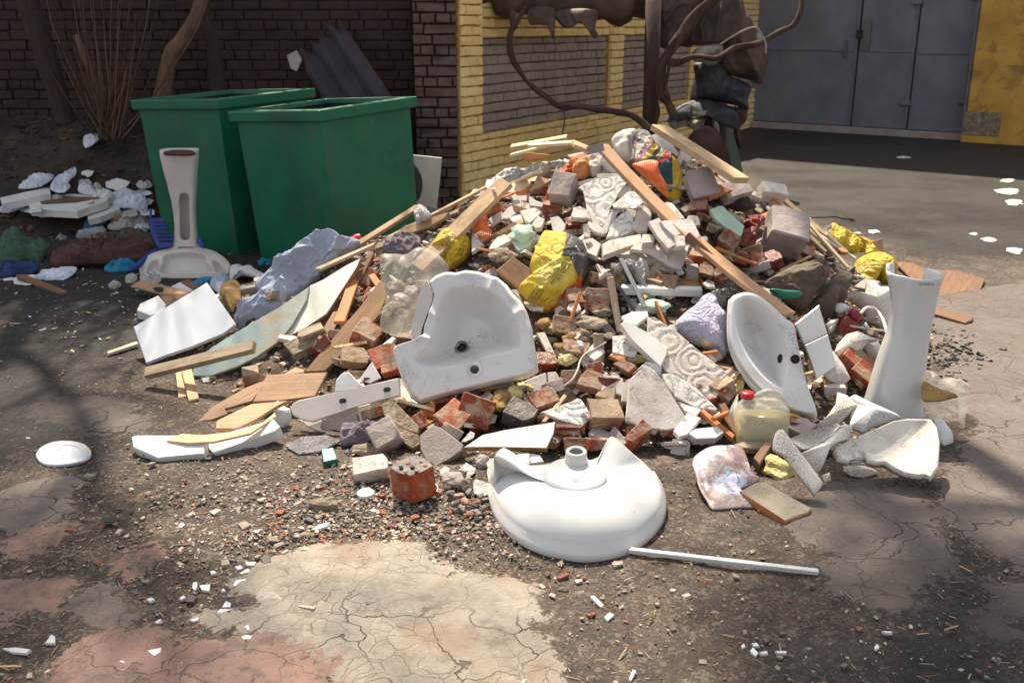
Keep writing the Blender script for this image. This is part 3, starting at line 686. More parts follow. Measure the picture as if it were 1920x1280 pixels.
crm = t.mix(t.mul(t.ramp(t.noise(v, 3, 6), .52, .66), .6), crm, lin((140, 120, 98))); crm = t.mix(t.mul(crk, .85), crm, lin((60, 50, 42)))
pnk = t.mix(t.ramp(mid, .3, .7), lin((142, 112, 99)), lin((126, 98, 87))); pnk = t.mix(t.mul(t.ramp(t.noise(v, 7, 8, .8), .5, .6), .85), pnk, lin((104, 88, 78)))
sv = t.coord((30, 5, 5), True); pnk = t.mix(t.mul(t.ramp(t.noise(sv, 3, 5), .62, .68), .7), pnk, lin((70, 48, 40))); pnk = t.mix(t.mul(c1, .3), pnk, lin((70, 50, 42)))
gry = t.mix(t.ramp(mid, .3, .7), lin((112, 102, 95)), lin((94, 85, 79))); gry = t.mix(t.mul(t.ramp(fine, .54, .7), .5), gry, lin((138, 127, 118))); gry = t.mix(t.ramp(fine, .38, .28), gry, lin((62, 54, 50)))
gry = t.mix(t.mul(t.ramp(t.noise(v, 1.3, 5), .5, .62), .7), gry, lin((104, 92, 84))); gry = t.mix(t.mul(c1, t.ramp(t.noise(v, .8, 3), .5, .56)), gry, lin((52, 45, 40)))
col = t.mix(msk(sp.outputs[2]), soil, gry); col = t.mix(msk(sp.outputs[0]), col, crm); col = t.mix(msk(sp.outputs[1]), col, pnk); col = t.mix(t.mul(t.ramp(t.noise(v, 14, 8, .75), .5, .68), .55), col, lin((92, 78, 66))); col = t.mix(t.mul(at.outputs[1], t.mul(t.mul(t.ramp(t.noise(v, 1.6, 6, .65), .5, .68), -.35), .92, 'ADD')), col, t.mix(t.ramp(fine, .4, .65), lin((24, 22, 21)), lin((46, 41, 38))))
hard = t.mul(t.mul(msk(sp.outputs[0]), msk(sp.outputs[1]), 'MAXIMUM'), msk(sp.outputs[2]), 'MAXIMUM')
hgt = t.mul(t.mul(t.mul(fine, t.mul(grit, .5), 'ADD'), t.mul(t.mul(hard, -.65), 1.0, 'ADD')), t.mul(hard, .5), 'ADD'); hgt = t.mul(hgt, t.mul(t.mul(crk, hard), -.5), 'ADD')
t.fin(col, t.bump(hgt, .9, .012), t.mul(t.ramp(big, .3, .6), .25, 'MULTIPLY')); t.b.inputs['Roughness'].default_value = .9
rr = t.mul(t.mul(t.ramp(big, .4, .65), .22), .7, 'ADD'); t.l(rr, t.b.inputs['Roughness'])
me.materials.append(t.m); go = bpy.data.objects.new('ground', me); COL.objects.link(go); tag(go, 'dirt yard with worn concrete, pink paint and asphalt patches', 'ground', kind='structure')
# ---------- brick masonry
def masonry(name, o, d, L, z0, z1, col, bl=.25, ch=.085, parent=None, seed=1, depth=.05, gap=.012, jit=.004, soldier=False, mort=None, x0off=0):
    """bricks laid as real blocks in front of a mortar bed; o origin, d direction, outward normal is d x up"""
    rnd = random.Random(seed); d = Vector(d).normalized(); nrm = Vector((d.y, -d.x, 0)); V = []; FC = []; MI = []
    def blk(a, b, za, zb, mi):
        c = .006; pr = rnd.uniform(-jit, jit); j = lambda: rnd.uniform(-jit, jit) * .8
        q = [(a + gap / 2, za + gap / 2), (b - gap / 2, za + gap / 2), (b - gap / 2, zb - gap / 2), (a + gap / 2, zb - gap / 2)]; b0 = len(V); mx = (a + b) / 2; mz = (za + zb) / 2
        for (x, z) in q: x += j(); z += j(); V.append(Vector(o) + d * x + nrm * (-.02) + Vector((0, 0, z)))
        for (x, z) in q: V.append(Vector(o) + d * (x + j()) + nrm * (depth * .7 + pr) + Vector((0, 0, z + j())))
        for (x, z) in q:
            x += c * (1 if x < mx else -1); z += c * (1 if z < mz else -1); V.append(Vector(o) + d * (x + j()) + nrm * (depth + pr) + Vector((0, 0, z + j())))
        FC.append((b0 + 8, b0 + 9, b0 + 10, b0 + 11)); MI.append(mi)
        for k in range(4):
            k2 = (k + 1) % 4; FC.append((b0 + k, b0 + k2, b0 + 4 + k2, b0 + 4 + k)); MI.append(mi); FC.append((b0 + 4 + k, b0 + 4 + k2, b0 + 8 + k2, b0 + 8 + k)); MI.append(mi)
    z = z0; r = 0
    while z < z1 - .02:
        zt = min(z + ch, z1); head = (r % 3 == 1); l = bl / 2 if head else bl; x = -(rnd.random() * .5) * l - (0 if r % 2 else l / 2)
        while x < L - .01:
            xe = x + l * rnd.uniform(.94, 1.06); xa = max(0, x)
            if L - xe < l * .3: xe = L
            if xe > 0.03: blk(xa, min(xe, L), z, zt, 0)
            x = xe
        z = zt; r += 1
    b0 = len(V); e = depth * .3
    for (x, zz) in ((0, z0), (L, z0), (L, z1), (0, z1)): V.append(Vector(o) + d * x + nrm * e + Vector((0, 0, zz)))
    for (x, zz) in ((0, z0), (L, z0), (L, z1), (0, z1)): V.append(Vector(o) + d * x - nrm * .12 + Vector((0, 0, zz)))
    for f in ((0, 1, 2, 3), (7, 6, 5, 4), (0, 4, 5, 1), (1, 5, 6, 2), (2, 6, 7, 3), (3, 7, 4, 0)): FC.append(tuple(b0 + k for k in f)); MI.append(1)
    fr = frame_from(Vector(o), d, Vector((0, 0, 1)))
    ob = new(name, V, FC, [col, mort or col], parent, fr)
    for p, mi in zip(ob.data.polygons, MI): p.material_index = mi
    return ob
def brickmat(name, a, b, c, amt=.5, big=1.2):
    t = NT(name); v = t.coord((1, 1, 1), True); n0 = t.noise(v, big, 5); vo = t.n('ShaderNodeTexVoronoi'); vo.inputs['Scale'].default_value = 6; sv = t.coord((1, 1, 3), True); t.l(sv, vo.inputs['Vector'])
    sx = t.n('ShaderNodeSeparateColor'); t.l(vo.outputs['Color'], sx.inputs[0])
    col = t.mix(t.ramp(n0, .35, .65), a, b); col = t.mix(t.mul(sx.outputs[0], .4), col, c); col = t.mix(t.mul(t.ramp(t.noise(v, 9, 8, .7), .52, .68), amt), col, c)
    return t.fin(col, t.bump(t.noise(v, 45, 6, .7), .7, .01), .92)
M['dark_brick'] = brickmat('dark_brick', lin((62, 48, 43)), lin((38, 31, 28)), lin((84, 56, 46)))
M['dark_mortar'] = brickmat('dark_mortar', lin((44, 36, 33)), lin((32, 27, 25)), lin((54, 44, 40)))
M['pale_brick'] = brickmat('pale_brick', lin((92, 68, 58)), lin((62, 47, 42)), lin((130, 114, 106)), .45, 2.5)
M['yellow_brick'] = brickmat('yellow_brick', lin((255, 228, 160)), lin((246, 214, 144)), lin((212, 176, 116)), .4)
M['grey_brick'] = brickmat('grey_brick', lin((178, 163, 146)), lin((158, 144, 130)), lin((136, 122, 108)), .4)
M['yellow_plaster'] = rough_mat('yellow_plaster', lin((206, 164, 78)), lin((184, 140, 62)), lin((120, 96, 60)), .25, 2.2, 50, .4, .006, dirt=lin((150, 118, 66)), dirt_amt=.5, world=True)
M['yellow_joint'] = brickmat('yellow_joint', lin((214, 172, 100)), lin((190, 148, 84)), lin((150, 116, 70)), .4); M['grey_joint'] = brickmat('grey_joint', lin((128, 117, 106)), lin((112, 102, 93)), lin((94, 84, 76)), .4); M['pillar_joint'] = brickmat('pillar_joint', lin((56, 45, 40)), lin((42, 34, 31)), lin((72, 62, 56)), .4)
DW = 9.25
w1 = empty('brick_wall', (-3.8, DW, 0), 'soot dark brick wall in shade behind the green bins', 'wall')
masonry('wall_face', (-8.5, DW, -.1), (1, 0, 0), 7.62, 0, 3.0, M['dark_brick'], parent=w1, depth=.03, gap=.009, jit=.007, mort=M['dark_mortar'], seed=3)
cornx = atY(860, 200, 9.02).x
masonry('end_pillar', (cornx - .385, 9.02 + .0, -.1), (1, 0, 0), .385, 0, 3.0, M['pale_brick'], parent=w1, mort=M['pillar_joint'], jit=.007, seed=5, depth=.06, ch=.088)
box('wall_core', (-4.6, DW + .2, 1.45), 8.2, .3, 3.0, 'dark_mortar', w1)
box('shade_block', (-5.6, DW + .32, 4.45), 6.4, .45, 3.1, 'dark_mortar', w1)  # unseen mass added above the wall to lengthen its shadow
box('coping', (-4.6, DW + .12, 2.96), 8.3, .5, .1, 'concrete_block', w1)
# yellow wall receding to the right
wd = Vector((.50, .866, 0)).normalized(); wo = Vector((cornx + .004, 8.99, -.05)); wn = Vector((wd.y, -wd.x, 0))
def wt(px):
    d = ray(px, 200); a = Matrix(((d.x, -wd.x), (d.y, -wd.y))); r = a.inverted() @ Vector((wo.x - CAM.x, wo.y - CAM.y)); return r[1]
w2 = empty('yellow_wall', wo, 'yellow painted brick wall with grey recessed panels', 'wall')
LW = 9.5; t1, t2, t3, t4, t5 = wt(898), wt(1136), wt(1160), wt(1287), wt(1302)
masonry('plinth', wo, wd, LW, 0, .66, M['yellow_brick'], parent=w2, mort=M['yellow_joint'], jit=.007, seed=8, depth=.05, ch=.086, bl=.24)
masonry('pilaster', wo, wd, t1, .66, 3.0, M['yellow_brick'], parent=w2, mort=M['yellow_joint'], jit=.007, seed=9, depth=.05, ch=.086)
masonry('pilaster', wo + wd * t2, wd, t3 - t2, .66, 3.0, M['yellow_brick'], parent=w2, mort=M['yellow_joint'], jit=.007, seed=10, depth=.05)
masonry('pilaster', wo + wd * t4, wd, t5 - t4, .66, 3.0, M['yellow_brick'], parent=w2, mort=M['yellow_joint'], jit=.007, seed=11, depth=.05)
for a, b, s in ((t1, t2, 12), (t3, t4, 13), (t5, LW, 14)):
    masonry('panel', wo + wd * a - wn * .05, wd, b - a, .66, 1.5, M['grey_brick'], parent=w2, mort=M['grey_joint'], jit=.007, seed=s, depth=.04, ch=.086)
    masonry('upper_band', wo + wd * a - wn * .03, wd, b - a, 1.5, 3.0, M['yellow_brick'], parent=w2, mort=M['yellow_joint'], jit=.007, seed=s + 5, depth=.045, ch=.086)
# garage front
ga = G(1395, 236); gb = G(1811, 262); gdv = (gb - ga).normalized(); gn = Vector((gdv.y, -gdv.x, 0)); grz = math.atan2(gdv.y, gdv.x)
gp = plain('gate_paint', lin((122, 124, 134)), .55, 0, .15, 2, .15, c2=lin((104, 106, 117)))
M['gate_paint'] = gp
gt = empty('garage_gate', (ga + gb) / 2, 'grey steel double gate with lock plate and hinges', 'gate')
rotg = Matrix.Rotation(grz, 4, 'Z')
def gbox(name, u0, u1, z0, z1, dn, th, m, par): 
    c = ga + gdv * ((u0 + u1) / 2) + gn * dn; return box(name, (c.x, c.y, (z0 + z1) / 2), abs(u1 - u0), th, z1 - z0, m, par, rot=rotg, bev=.006)
GL = (gb - ga).length
def gu(px):
    d = ray(px, 150); a = Matrix(((d.x, -gdv.x), (d.y, -gdv.y))); r = a.inverted() @ Vector((ga.x, ga.y)); return r[1]
uc, uw = gu(1605), gu(1712)
gbox('left_leaf', -1.2, uc - .012, .1, 3.1, 0, .06, 'gate_paint', gt); rl = gbox('right_leaf', uc + .012, uw - .01, .1, 3.1, .003, .06, 'gate_paint', gt); gbox('right_leaf', uw + .01, GL, .1, 3.1, 0, .06, 'gate_paint', gt)
gbox('seam_strip', -1.2, uc - .03, 1.19, 1.215, .036, .02, 'gate_paint', gt); gbox('seam_strip', uc + .03, uw - .02, 1.19, 1.215, .036, .02, 'gate_paint', gt); gbox('seam_strip', uw + .03, GL - .05, 1.17, 1.195, .036, .02, 'gate_paint', gt)
gbox('edge_strip', uc - .05, uc - .015, .12, 3.1, .04, .02, 'gate_paint', gt); gbox('edge_strip', uw - .05, uw - .012, .12, 3.1, .04, .02, 'gate_paint', gt); gbox('edge_strip', GL - .1, GL - .02, .12, 3.1, .04, .03, 'gate_paint', gt)
lp = gbox('lock_plate', uc + .02, uc + .17, 1.2, 1.62, .045, .012, 'metal_grey', gt)
gbox('padlock', uc - .03, uc + .05, 1.38, 1.5, .08, .05, 'black_plastic', gt); gbox('bolt', uc - .2, uc - .16, 1.1, 1.35, .05, .03, 'metal_grey', gt)
for u, z in ((uw, 1.85), (uw, .45), (GL - .05, 1.9), (GL - .05, .5)): gbox('hinge', u - .12, u + .02, z, z + .06, .06, .05, 'gate_paint', gt)
gbox('threshold', -1.4, GL + .1, -.05, .09, .0, .3, 'concrete_block', gt)
gw = empty('garage_wall', gb, 'worn yellow plaster wall to the right of the grey gate', 'wall')
gbox('wall_face', GL + .01, GL + 7, 0, 8.8, .1, .5, 'yellow_plaster', gw); gbox('wall_face', -1.5, GL + .01, 3.1, 8.8, .1, .5, 'yellow_plaster', gw)
gbox('jamb', GL + .003, GL + .06, .1, 3.09, .15, .4, 'gate_paint', gw)
gbox('bare_patch', GL + .02, GL + .5, .1, .42, .352, .012, 'mortar', gw); gbox('socket', GL + .55, GL + .75, 1.95, 2.12, .36, .04, 'concrete_block', gw)
gbox('wall_face', -5, -1.25, 0, 8.8, .1, .5, 'yellow_plaster', gw)
box('building_block', tuple(ga + gdv * 3 - gn * 1.9 + Vector((0, 0, 4.35))), 17, 3, 8.7, 'yellow_plaster', gw, rot=rotg)  # garage walls and block raised out of view to lengthen the yard shade
# ---------- bank of earth behind the bins
V = []; FC = []; nx, ny = 90, 46
for j in range(ny):
    for i in range(nx):
        x = -7.5 + 5.9 * i / (nx - 1); y = 7.3 + 2.1 * j / (ny - 1)
        k = min(1, max(0, (y - 7.55 - .35 * noise.noise(Vector((x * .9, 0, 2)))) / 1.4)); k = k * k * (3 - 2 * k); e = min(1, max(0, (-1.75 - x) / .9)); e = e * e * (3 - 2 * e)
        z = .8 * k * e + .1 * noise.noise(Vector((x * 2.4, y * 2.4, 0))) * k + .05 * noise.noise(Vector((x * 9, y * 9, 0))) * min(1, k * 3) - .03
        V.append((x, y, z))
for j in range(ny - 1):
    for i in range(nx - 1): a = j * nx + i; FC.append((a, a + 1, a + nx + 1, a + nx))
bk = tag(new('earth_bank', V, FC, M['soil'], smooth=True), 'dark earth bank against the brick wall', 'bank', kind='structure')
BANK = [BVHTree.FromPolygons([Vector(q) for q in V], FC)]
# ---------- trees, shoots
def treething(label): 
    return label
def trunk(P, Ys, rads, m, par, name='trunk'):
    pts = [atY(p[0], p[1], y) for p, y in zip(P, Ys)]; q = smoothline([(a.x, a.y, a.z, r) for a, r in zip(pts, rads)], 6)
    return tube(name, [c[:3] for c in q], [c[3] for c in q], m, par, 10, .25)
def branches(par, top, m, n, seed, spread=1.6, L=1.6, r=.035):
    rnd = random.Random(seed); V = []; FC = []
    def limb(p, d, l, r, dep):
        nonlocal V, FC
        pts = [p.copy()]; q = p.copy(); dd = d.copy()
        for i in range(5):
            dd = (dd + Vector((rnd.uniform(-.25, .25), rnd.uniform(-.25, .25), rnd.uniform(-.05, .25)))).normalized(); q = q + dd * l / 5; pts.append(q.copy())
        b0 = len(V)
        for i, c in enumerate(pts):
            rr = r * (1 - i / 6.5); x = dd.orthogonal().normalized(); y = dd.cross(x)
            for k in range(5): a = k * 1.2566; V.append(c + x * math.cos(a) * rr + y * math.sin(a) * rr)
        for i in range(5):
            for k in range(5): FC.append((b0 + i * 5 + k, b0 + i * 5 + (k + 1) % 5, b0 + i * 5 + 5 + (k + 1) % 5, b0 + i * 5 + 5 + k))
        if dep:
            for c in pts[2:]:
                for _ in range(2): limb(c, (dd + Vector((rnd.uniform(-1, 1), rnd.uniform(-1, 1), rnd.uniform(-.2, .7))) * spread * .6).normalized(), l * .6, r * .5, dep - 1)
    for i in range(n):
        a = rnd.uniform(0, 6.28); limb(top, Vector((math.cos(a) * spread * .5, math.sin(a) * spread * .5, 1)).normalized(), L, r, 3)
    return new('crown', V, FC, M[m], par, Matrix.Translation(top))
def tree(label, P, Ys, rads, m, n, seed, ext=(0, 0, .8), spread=1.6, L=1.3):
    b = atY(P[0][0], P[0][1], Ys[0]); e = empty('bare_tree', b, label, 'tree', 'bare trees by the dark wall')
    tr = trunk(P, Ys, rads, m, e); tp = atY(P[-1][0], P[-1][1], Ys[-1]); branches(e, tp, m, n, seed, spread, L, rads[-1] * .8); return e
tree('bare tree with pale brown trunk rising behind the left green bin', [(285,230),(302,190),(318,110),(345,70),(378,0),(420,-160),(440,-300)], [8.7,8.6,8.5,8.5,8.5,8.6,8.7], [.075,.07,.06,.062,.055,.05,.045], 'bark', 3, 21, L=1.7)
tree('bare tree with dark bent trunk between the pale tree and the wall', [(412,215),(408,170),(400,90),(382,20),(378,-60),(340,-300)], [8.9]*6, [.075,.07,.06,.055,.05,.045], 'bark_dark', 3, 5, L=1.6)
tree('bare tree with leaning dark trunk at the far left', [(128,240),(110,180),(82,90),(55,10),(30,-120),(0,-300)], [8.8]*6, [.085,.085,.09,.09,.08,.06], 'bark_dark', 3, 8, L=1.8)
st = empty('tree_stump', atY(185, 215, 8.6), 'thin broken trunk with pale snapped top among the shoots', 'stump')
trunk([(192,228),(178,160),(160,110),(142,66)], [8.6]*4, [.05,.04,.035,.03], 'bark', st)
rock_m = None
sh = empty('shoot_bush', atY(205, 262, 8.45), 'bush of thin bare brown shoots on the earth bank', 'bush')
rnd = random.Random(4)
for k in range(58):
    x0 = 205 + rnd.uniform(-22, 22); y0 = 262 + rnd.uniform(-12, 4); a = rnd.gauss(0, .5); Lh = rnd.uniform(90, 380)
    P = []; 
    for i in range(6):
        q = i / 5; P.append((x0 + math.sin(a) * Lh * q * (1 - .35 * q) + rnd.uniform(-2, 2), y0 - Lh * q))
    pts = [atY(p[0], p[1], 8.45 - .25 * math.sin(k * 2.1) * (i / 5)) for i, p in enumerate(P)]
    q = smoothline([tuple(p) for p in pts], 3); tube('shoot', q, [.007 * (1 - .75 * i / len(q)) for i in range(len(q))], 'wood_dark' if k % 5 == 0 else ('vine' if k % 2 else 'bark'), sh, 5)
# ---------- unseen tall trees added behind the walls, crowns aimed to dapple the yard
def dapple_tree(label, base, tops, seed):
    e = empty('bare_tree', base, label, 'tree', 'bare trees by the dark wall'); b = Vector(base)
    for i, tp in enumerate(tops):
        tp = Vector(tp); m1 = b.lerp(tp, .45) + Vector((0, .5, .6)); q = smoothline([tuple(b), tuple(m1), tuple(tp)], 6); tube('trunk' if i == 0 else 'limb', q, [.17 - .1 * k / len(q) for k in range(len(q))], 'bark_dark', e, 8); branches(e, tp - Vector((0, 0, .4)), 'bark_dark', 4, seed + i, 2.3, 2.0, .06)
def over(x, y, h): return (x + SUNDIR.x * h / math.tan(EL), y + SUNDIR.y * h / math.tan(EL), h)
dapple_tree('unseen tall bare tree added behind the dark wall to dapple the yard', (-4.2, 10.4, 0), [over(-2.5, 4.5, 8.2), over(-2.5, 2.5, 10.0)], 31)
dapple_tree('unseen tall bare tree added behind the yellow wall to dapple the yard', (-.4, 11.6, 0), [over(1.9, 2.7, 9.6), over(1.4, 2.0, 10.5)], 47)
# ---------- corrugated sheet leaning on wall
ct = atY(587, 60, 9.05); cb = atY(690, 215, 8.6); ax = (ct - cb).normalized()
V = []; FC = []; W_ = .5; ac = Vector((1, 0, .78)).normalized(); ac = (ac - ax * ac.dot(ax)).normalized(); nn = ax.cross(ac).normalized()
if nn.y > 0: nn = -nn
for j in range(9):
    for i in range(61):
        q = (j / 8) * 1.2 - .3; s = (i / 60 - .5) * W_; V.append(cb + ax * (ct - cb).length * q * (1 if j < 8 else 1 - .06 * math.sin(i * .5)) + ac * s + nn * (.028 * math.sin(i / 60 * 6.283 * 2.8)))
nV = len(V); V += [p - nn * .007 for p in V]
for j in range(8):
    for i in range(60): a = j * 61 + i; FC.append((a, a + 1, a + 62, a + 61)); FC.append((nV + a + 61, nV + a + 62, nV + a + 1, nV + a))
for j in range(8):
    for i in (0, 60): a = j * 61 + i; FC.append((a, a + 61, nV + a + 61, nV + a))
for i in range(60):
    for j in (0, 8): a = j * 61 + i; FC.append((a, a + 1, nV + a + 1, nV + a))
M['asbestos'] = rough_mat('asbestos', lin((66, 60, 66)), lin((50, 46, 52)), lin((36, 33, 35)), .3, 3, 60, .4, .004)
tag(new('corrugated_sheet', V, FC, M['asbestos'], smooth=True), 'dark corrugated roofing sheet leaning against the brick wall', 'roofing sheet')
tag(slab('sheet_scrap', [(537,104),(556,94),(566,112),(556,134),(545,128)], .012, 'concrete_block', Y=8.9, tilt=75, lat=-10), 'pale scrap stuck behind the left edge of the corrugated sheet', 'sheet scrap')
# ---------- bins
gm = NT('bin_green'); v = gm.coord(); n1 = gm.noise(v, 2.4, 6); n2 = gm.noise(v, 9, 8, .75)
sv = gm.coord((14, 14, 1.2)); n3 = gm.noise(sv, 2.2, 6, .7)
c_ = gm.mix(gm.ramp(n1, .3, .7), lin((7, 108, 74)), lin((5, 86, 60))); c_ = gm.mix(gm.mul(gm.ramp(n3, .6, .72), .55), c_, lin((4, 60, 46)))
c_ = gm.mix(gm.mul(gm.ramp(n2, .6, .66), .8), c_, lin((96, 74, 50))); c_ = gm.mix(gm.mul(gm.ramp(gm.noise(sv, 1.1, 7, .75), .5, .68), .4), c_, lin((70, 84, 66))); c_ = gm.mix(gm.mul(gm.ramp(gm.noise(sv, 5, 3), .7, .74), .6), c_, lin((90, 170, 130)))
M['bin_green'] = gm.fin(c_, gm.bump(gm.noise(v, 5, 3), .2, .01), .42)
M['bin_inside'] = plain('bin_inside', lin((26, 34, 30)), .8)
def make_bin(label, Pm, zrim, rz, ty, tx, sx=.92, sy=.92, sbx=.76, hgt=1.02, top_px=None):
    """rim square, tapering body, folded rim band; Pm near corner pixel of the rim"""
    near = G(Pm[0], Pm[1], zrim); rot = Matrix.Rotation(R(ty), 3, 'Y') @ Matrix.Rotation(R(tx), 3, 'X') @ Matrix.Rotation(R(rz), 3, 'Z')
    def ring(s1, s2, z): return [Vector((-s1, -s2, z)), Vector((s1, -s2, z)), Vector((s1, s2, z)), Vector((-s1, s2, z))]
    hx, hy = sx / 2, sy / 2; off = near - rot @ Vector((-hx, -hy, 0))
    T = lambda p: off + rot @ p
    b = empty('rubbish_bin', T(Vector((0, 0, -hgt))), label, 'bin', 'green steel rubbish bins')
    def shell(name, rings, m, close=False, bev=.006):
        V = [T(p) for r in rings for p in r]; FC = []
        for i in range(len(rings) - 1):
            for k in range(4): FC.append((i * 4 + k, i * 4 + (k + 1) % 4, i * 4 + 4 + (k + 1) % 4, i * 4 + 4 + k))
        if close: FC.append((3, 2, 1, 0))
        o = new(name, V, FC, M[m], b, frame_from(T(Vector((0, 0, -.5))), rot @ Vector((1, 0, 0)), rot @ Vector((0, 0, 1))))
        md = o.modifiers.new('b', 'BEVEL'); md.width = bev; md.segments = 2; md.limit_method = 'ANGLE'; return o
    k = sbx / 2
    shell('body', [ring(k, k, -hgt), ring(hx - .035, hy - .035, -.01), ring(hx - .045, hy - .045, -.012), ring(k - .01, k - .01, -hgt + .02)], 'bin_green', True)
    shell('rim', [ring(hx - .04, hy - .04, -.075), ring(hx, hy, -.07), ring(hx + .003, hy + .003, 0), ring(hx - .055, hy - .055, .004), ring(hx - .06, hy - .06, -.03)], 'bin_green', False, .008)
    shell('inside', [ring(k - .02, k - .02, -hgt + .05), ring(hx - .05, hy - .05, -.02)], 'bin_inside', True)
    for q in (Vector((-hx + .16, -hy + .0, -.5)), Vector((hx - .16, -hy + .0, -.5))): pass
    return b
make_bin('near green steel bin, right of the other green bin', (598, 207), 1.06, 53, -4.0, 0, .89, .89, .78, 1.09)
make_bin('far green steel bin, left of the other green bin', (405, 186), 1.085, 56, -3.0, 0, .93, .93, .81, 1.1)
land('the green bins', 500, 300)
# ---------- rusty post, pipe wrap
pp = empty('rusty_post', atY(1222, 330, 9.6), 'rusty brown steel post carrying the wrapped pipe', 'post')
tube('shaft', [atY(1214, 380, 9.6), atY(1226, -20, 9.6)], .072, 'rust', pp, 16)
wp = empty('wrapped_pipe', atY(1330, 330, 10.2), 'heating pipe wrapped in torn dark tar paper', 'pipe')
r5 = reg(840, 0, 3.84); r5b = reg(1200, 0, 3.879)
ov = [tuple(atY(x, y, Y)) for x, y, Y in ((800,-22,9.3),(880,-20,9.4),(960,-18,9.5),(1040,-8,9.6),(1120,0,9.7),(1180,-6,9.9),(1250,-25,10.1),(1330,-20,10.2))]
q = smoothline(ov, 8); tube('pipe_wrap', q, [.15 + .03 * math.sin(i * .9) + (.05 if i > 12 else -.02) for i in range(len(q))], 'tar', wp, 22, .5)
def drape(name, P, m, Y, bulge=.12, wr=.035, ws=5, par=wp, **k):
    return sheet(name, P, m, bulge, .006, 9, .6, tilt=89, lat=k.pop('lat', 0), Y=Y, parent=par, RG=34, N=150, hf=folds(random.choice((80, 65, 100)), .24, .035 + wr * 1.6, bulge), closeback=.04, **k)
drape('torn_flap', r5([(430,40),(470,30),(500,60),(480,150),(455,195),(440,140)]), 'tar', 9.38, .03, .015)
drape('torn_flap', r5([(590,60),(760,60),(770,180),(765,260),(750,275),(738,200),(660,180),(585,175)]), 'tar', 9.35, .03, .02)
drape('torn_flap', r5([(770,80),(1060,70),(1060,200),(1080,250),(1050,280),(1030,230),(1020,190),(930,170),(900,195),(860,205),(800,170)]), 'tar', 9.4, .06, .03)
drape('torn_flap', r5([(1310,-60),(1900,-120),(1900,200),(1800,260),(1750,340),(1640,330),(1590,360),(1515,310),(1500,80),(1340,90)]), 'tar', 10.0, .12, .05)
drape('riser_wrap', r5b([(480,-80),(700,-60),(760,50),(840,200),(910,300),(935,420),(900,560),(880,615),(780,580),(600,530),(560,460),(600,400),(590,320),(380,330),(360,240),(440,120)]), 'tar', 9.95, .22, .06)
drape('riser_wrap', r5b([(400,460),(560,450),(640,540),(800,620),(775,720),(780,800),(700,770),(560,740),(440,730),(370,730),(370,660),(400,560)]), 'tar_blue', 10.0, .2, .06)
drape('riser_wrap', r5b([(160,890),(230,810),(330,750),(460,720),(600,760),(700,790),(720,880),(690,940),(600,900),(540,840),(440,835),(270,845),(200,870)]), 'tar_blue', 9.9, .15, .05)
drape('wool_lining', r5b([(380,390),(430,345),(560,325),(600,350),(600,420),(560,450),(400,450)]), 'wool', 9.75, .1, .04)
drape('wool_lining', r5b([(205,880),(330,850),(400,860),(470,860),(460,920),(410,975),(370,930),(290,920),(250,945)]), 'wool', 9.85, .06, .04)
drape('wool_lining', r5b([(530,870),(560,890),(575,960),(560,975),(535,930)]), 'wool', 9.8, .03, .01)
drape('riser_wrap', r5b([(690,780),(780,790),(770,880),(720,940),(725,1080),(700,1040),(680,920)]), 'carpet_brown', 10.05, .08, .04)
tube('pipe_riser', [atY(1330, 420, 10.3), atY(1335, 120, 10.3)], .16, 'rust', wp, 20)
vv = empty('vine_stem', atY(1250, 380, 9.4), 'thick twisted vine stem climbing past the rusty post', 'vine')
def vine(P, Y, r, par=vv, name='stem'):
    pts = [tuple(atY(p[0], p[1], Y if not isinstance(Y, list) else Y[i])) for i, p in enumerate(P)]
    q = smoothline(pts, 6); rr = r if isinstance(r, list) else [r] * len(P); rs = [rr[min(len(rr) - 1, i // 6)] for i in range(len(q))]; return tube(name, q, rs, 'vine', par, 10, .5)
vine(r5b([(250,860),(200,740),(150,680),(150,560),(160,470),(230,350),(330,220),(430,90),(560,-40),(640,-160)]), 9.4, [.04,.045,.05,.05,.045,.048,.05,.05,.055,.055])
vine(r5b([(200,450),(270,455),(400,410),(560,420),(700,350),(880,310),(1000,240),(1110,190),(1160,110),(1180,-10),(1170,-100)]), [9.4,9.4,9.35,9.3,9.3,9.3,9.3,9.35,9.35,9.4,9.4], [.03,.03,.027,.027,.027,.026,.026,.026,.026,.024,.022])
vine(r5b([(215,470),(200,560),(190,640),(215,720)]), 9.35, .015, vv, 'tendril'); vine(r5b([(110,900),(130,800),(110,700),(130,600)]), 9.45, .02, vv, 'tendril')
b2 = empty('bare_branch', atY(1200, 235, 9.1), 'long dark curved branch hanging in front of the yellow wall', 'branch')
vine(r5([(1440,930),(1330,835),(1200,805),(950,770),(800,765),(720,710),(570,590),(500,480),(455,390),(450,250),(490,170),(540,80),(620,-10),(640,-60)]), 8.9, [.03,.03,.028,.026,.026,.024,.024,.026,.026,.024,.024,.022,.02,.02], b2)
vine(r5([(830,785),(838,860),(822,985)]), 8.9, .007, b2, 'twig'); vine(r5([(470,440),(440,410)]), 8.9, .006, b2, 'twig')
gb_ = tag(plank('green_post', (1358,228), (1382,328), .14, .05, 'green_wood', za=.62, zb=.05, roll=60), 'dull green board leaning against the wrapped pipe', 'board')
cl = [tuple(atY(*p, 9.2)) for p in r5b([(580,325),(700,250),(800,205),(850,205),(890,260),(915,320),(915,390)])]
tag(tube('cable', smoothline(cl, 6), .008, 'concrete_block'), 'thin pale cable tied round the wrapped pipe', 'cable')
tag(tube('pipe_stub', [atY(1318, 275, 9.2), atY(1322, 268, 9.6)], .16, 'rust', None, 24), 'dark rusty pipe end at the foot of the wrapped pipe', 'pipe end')
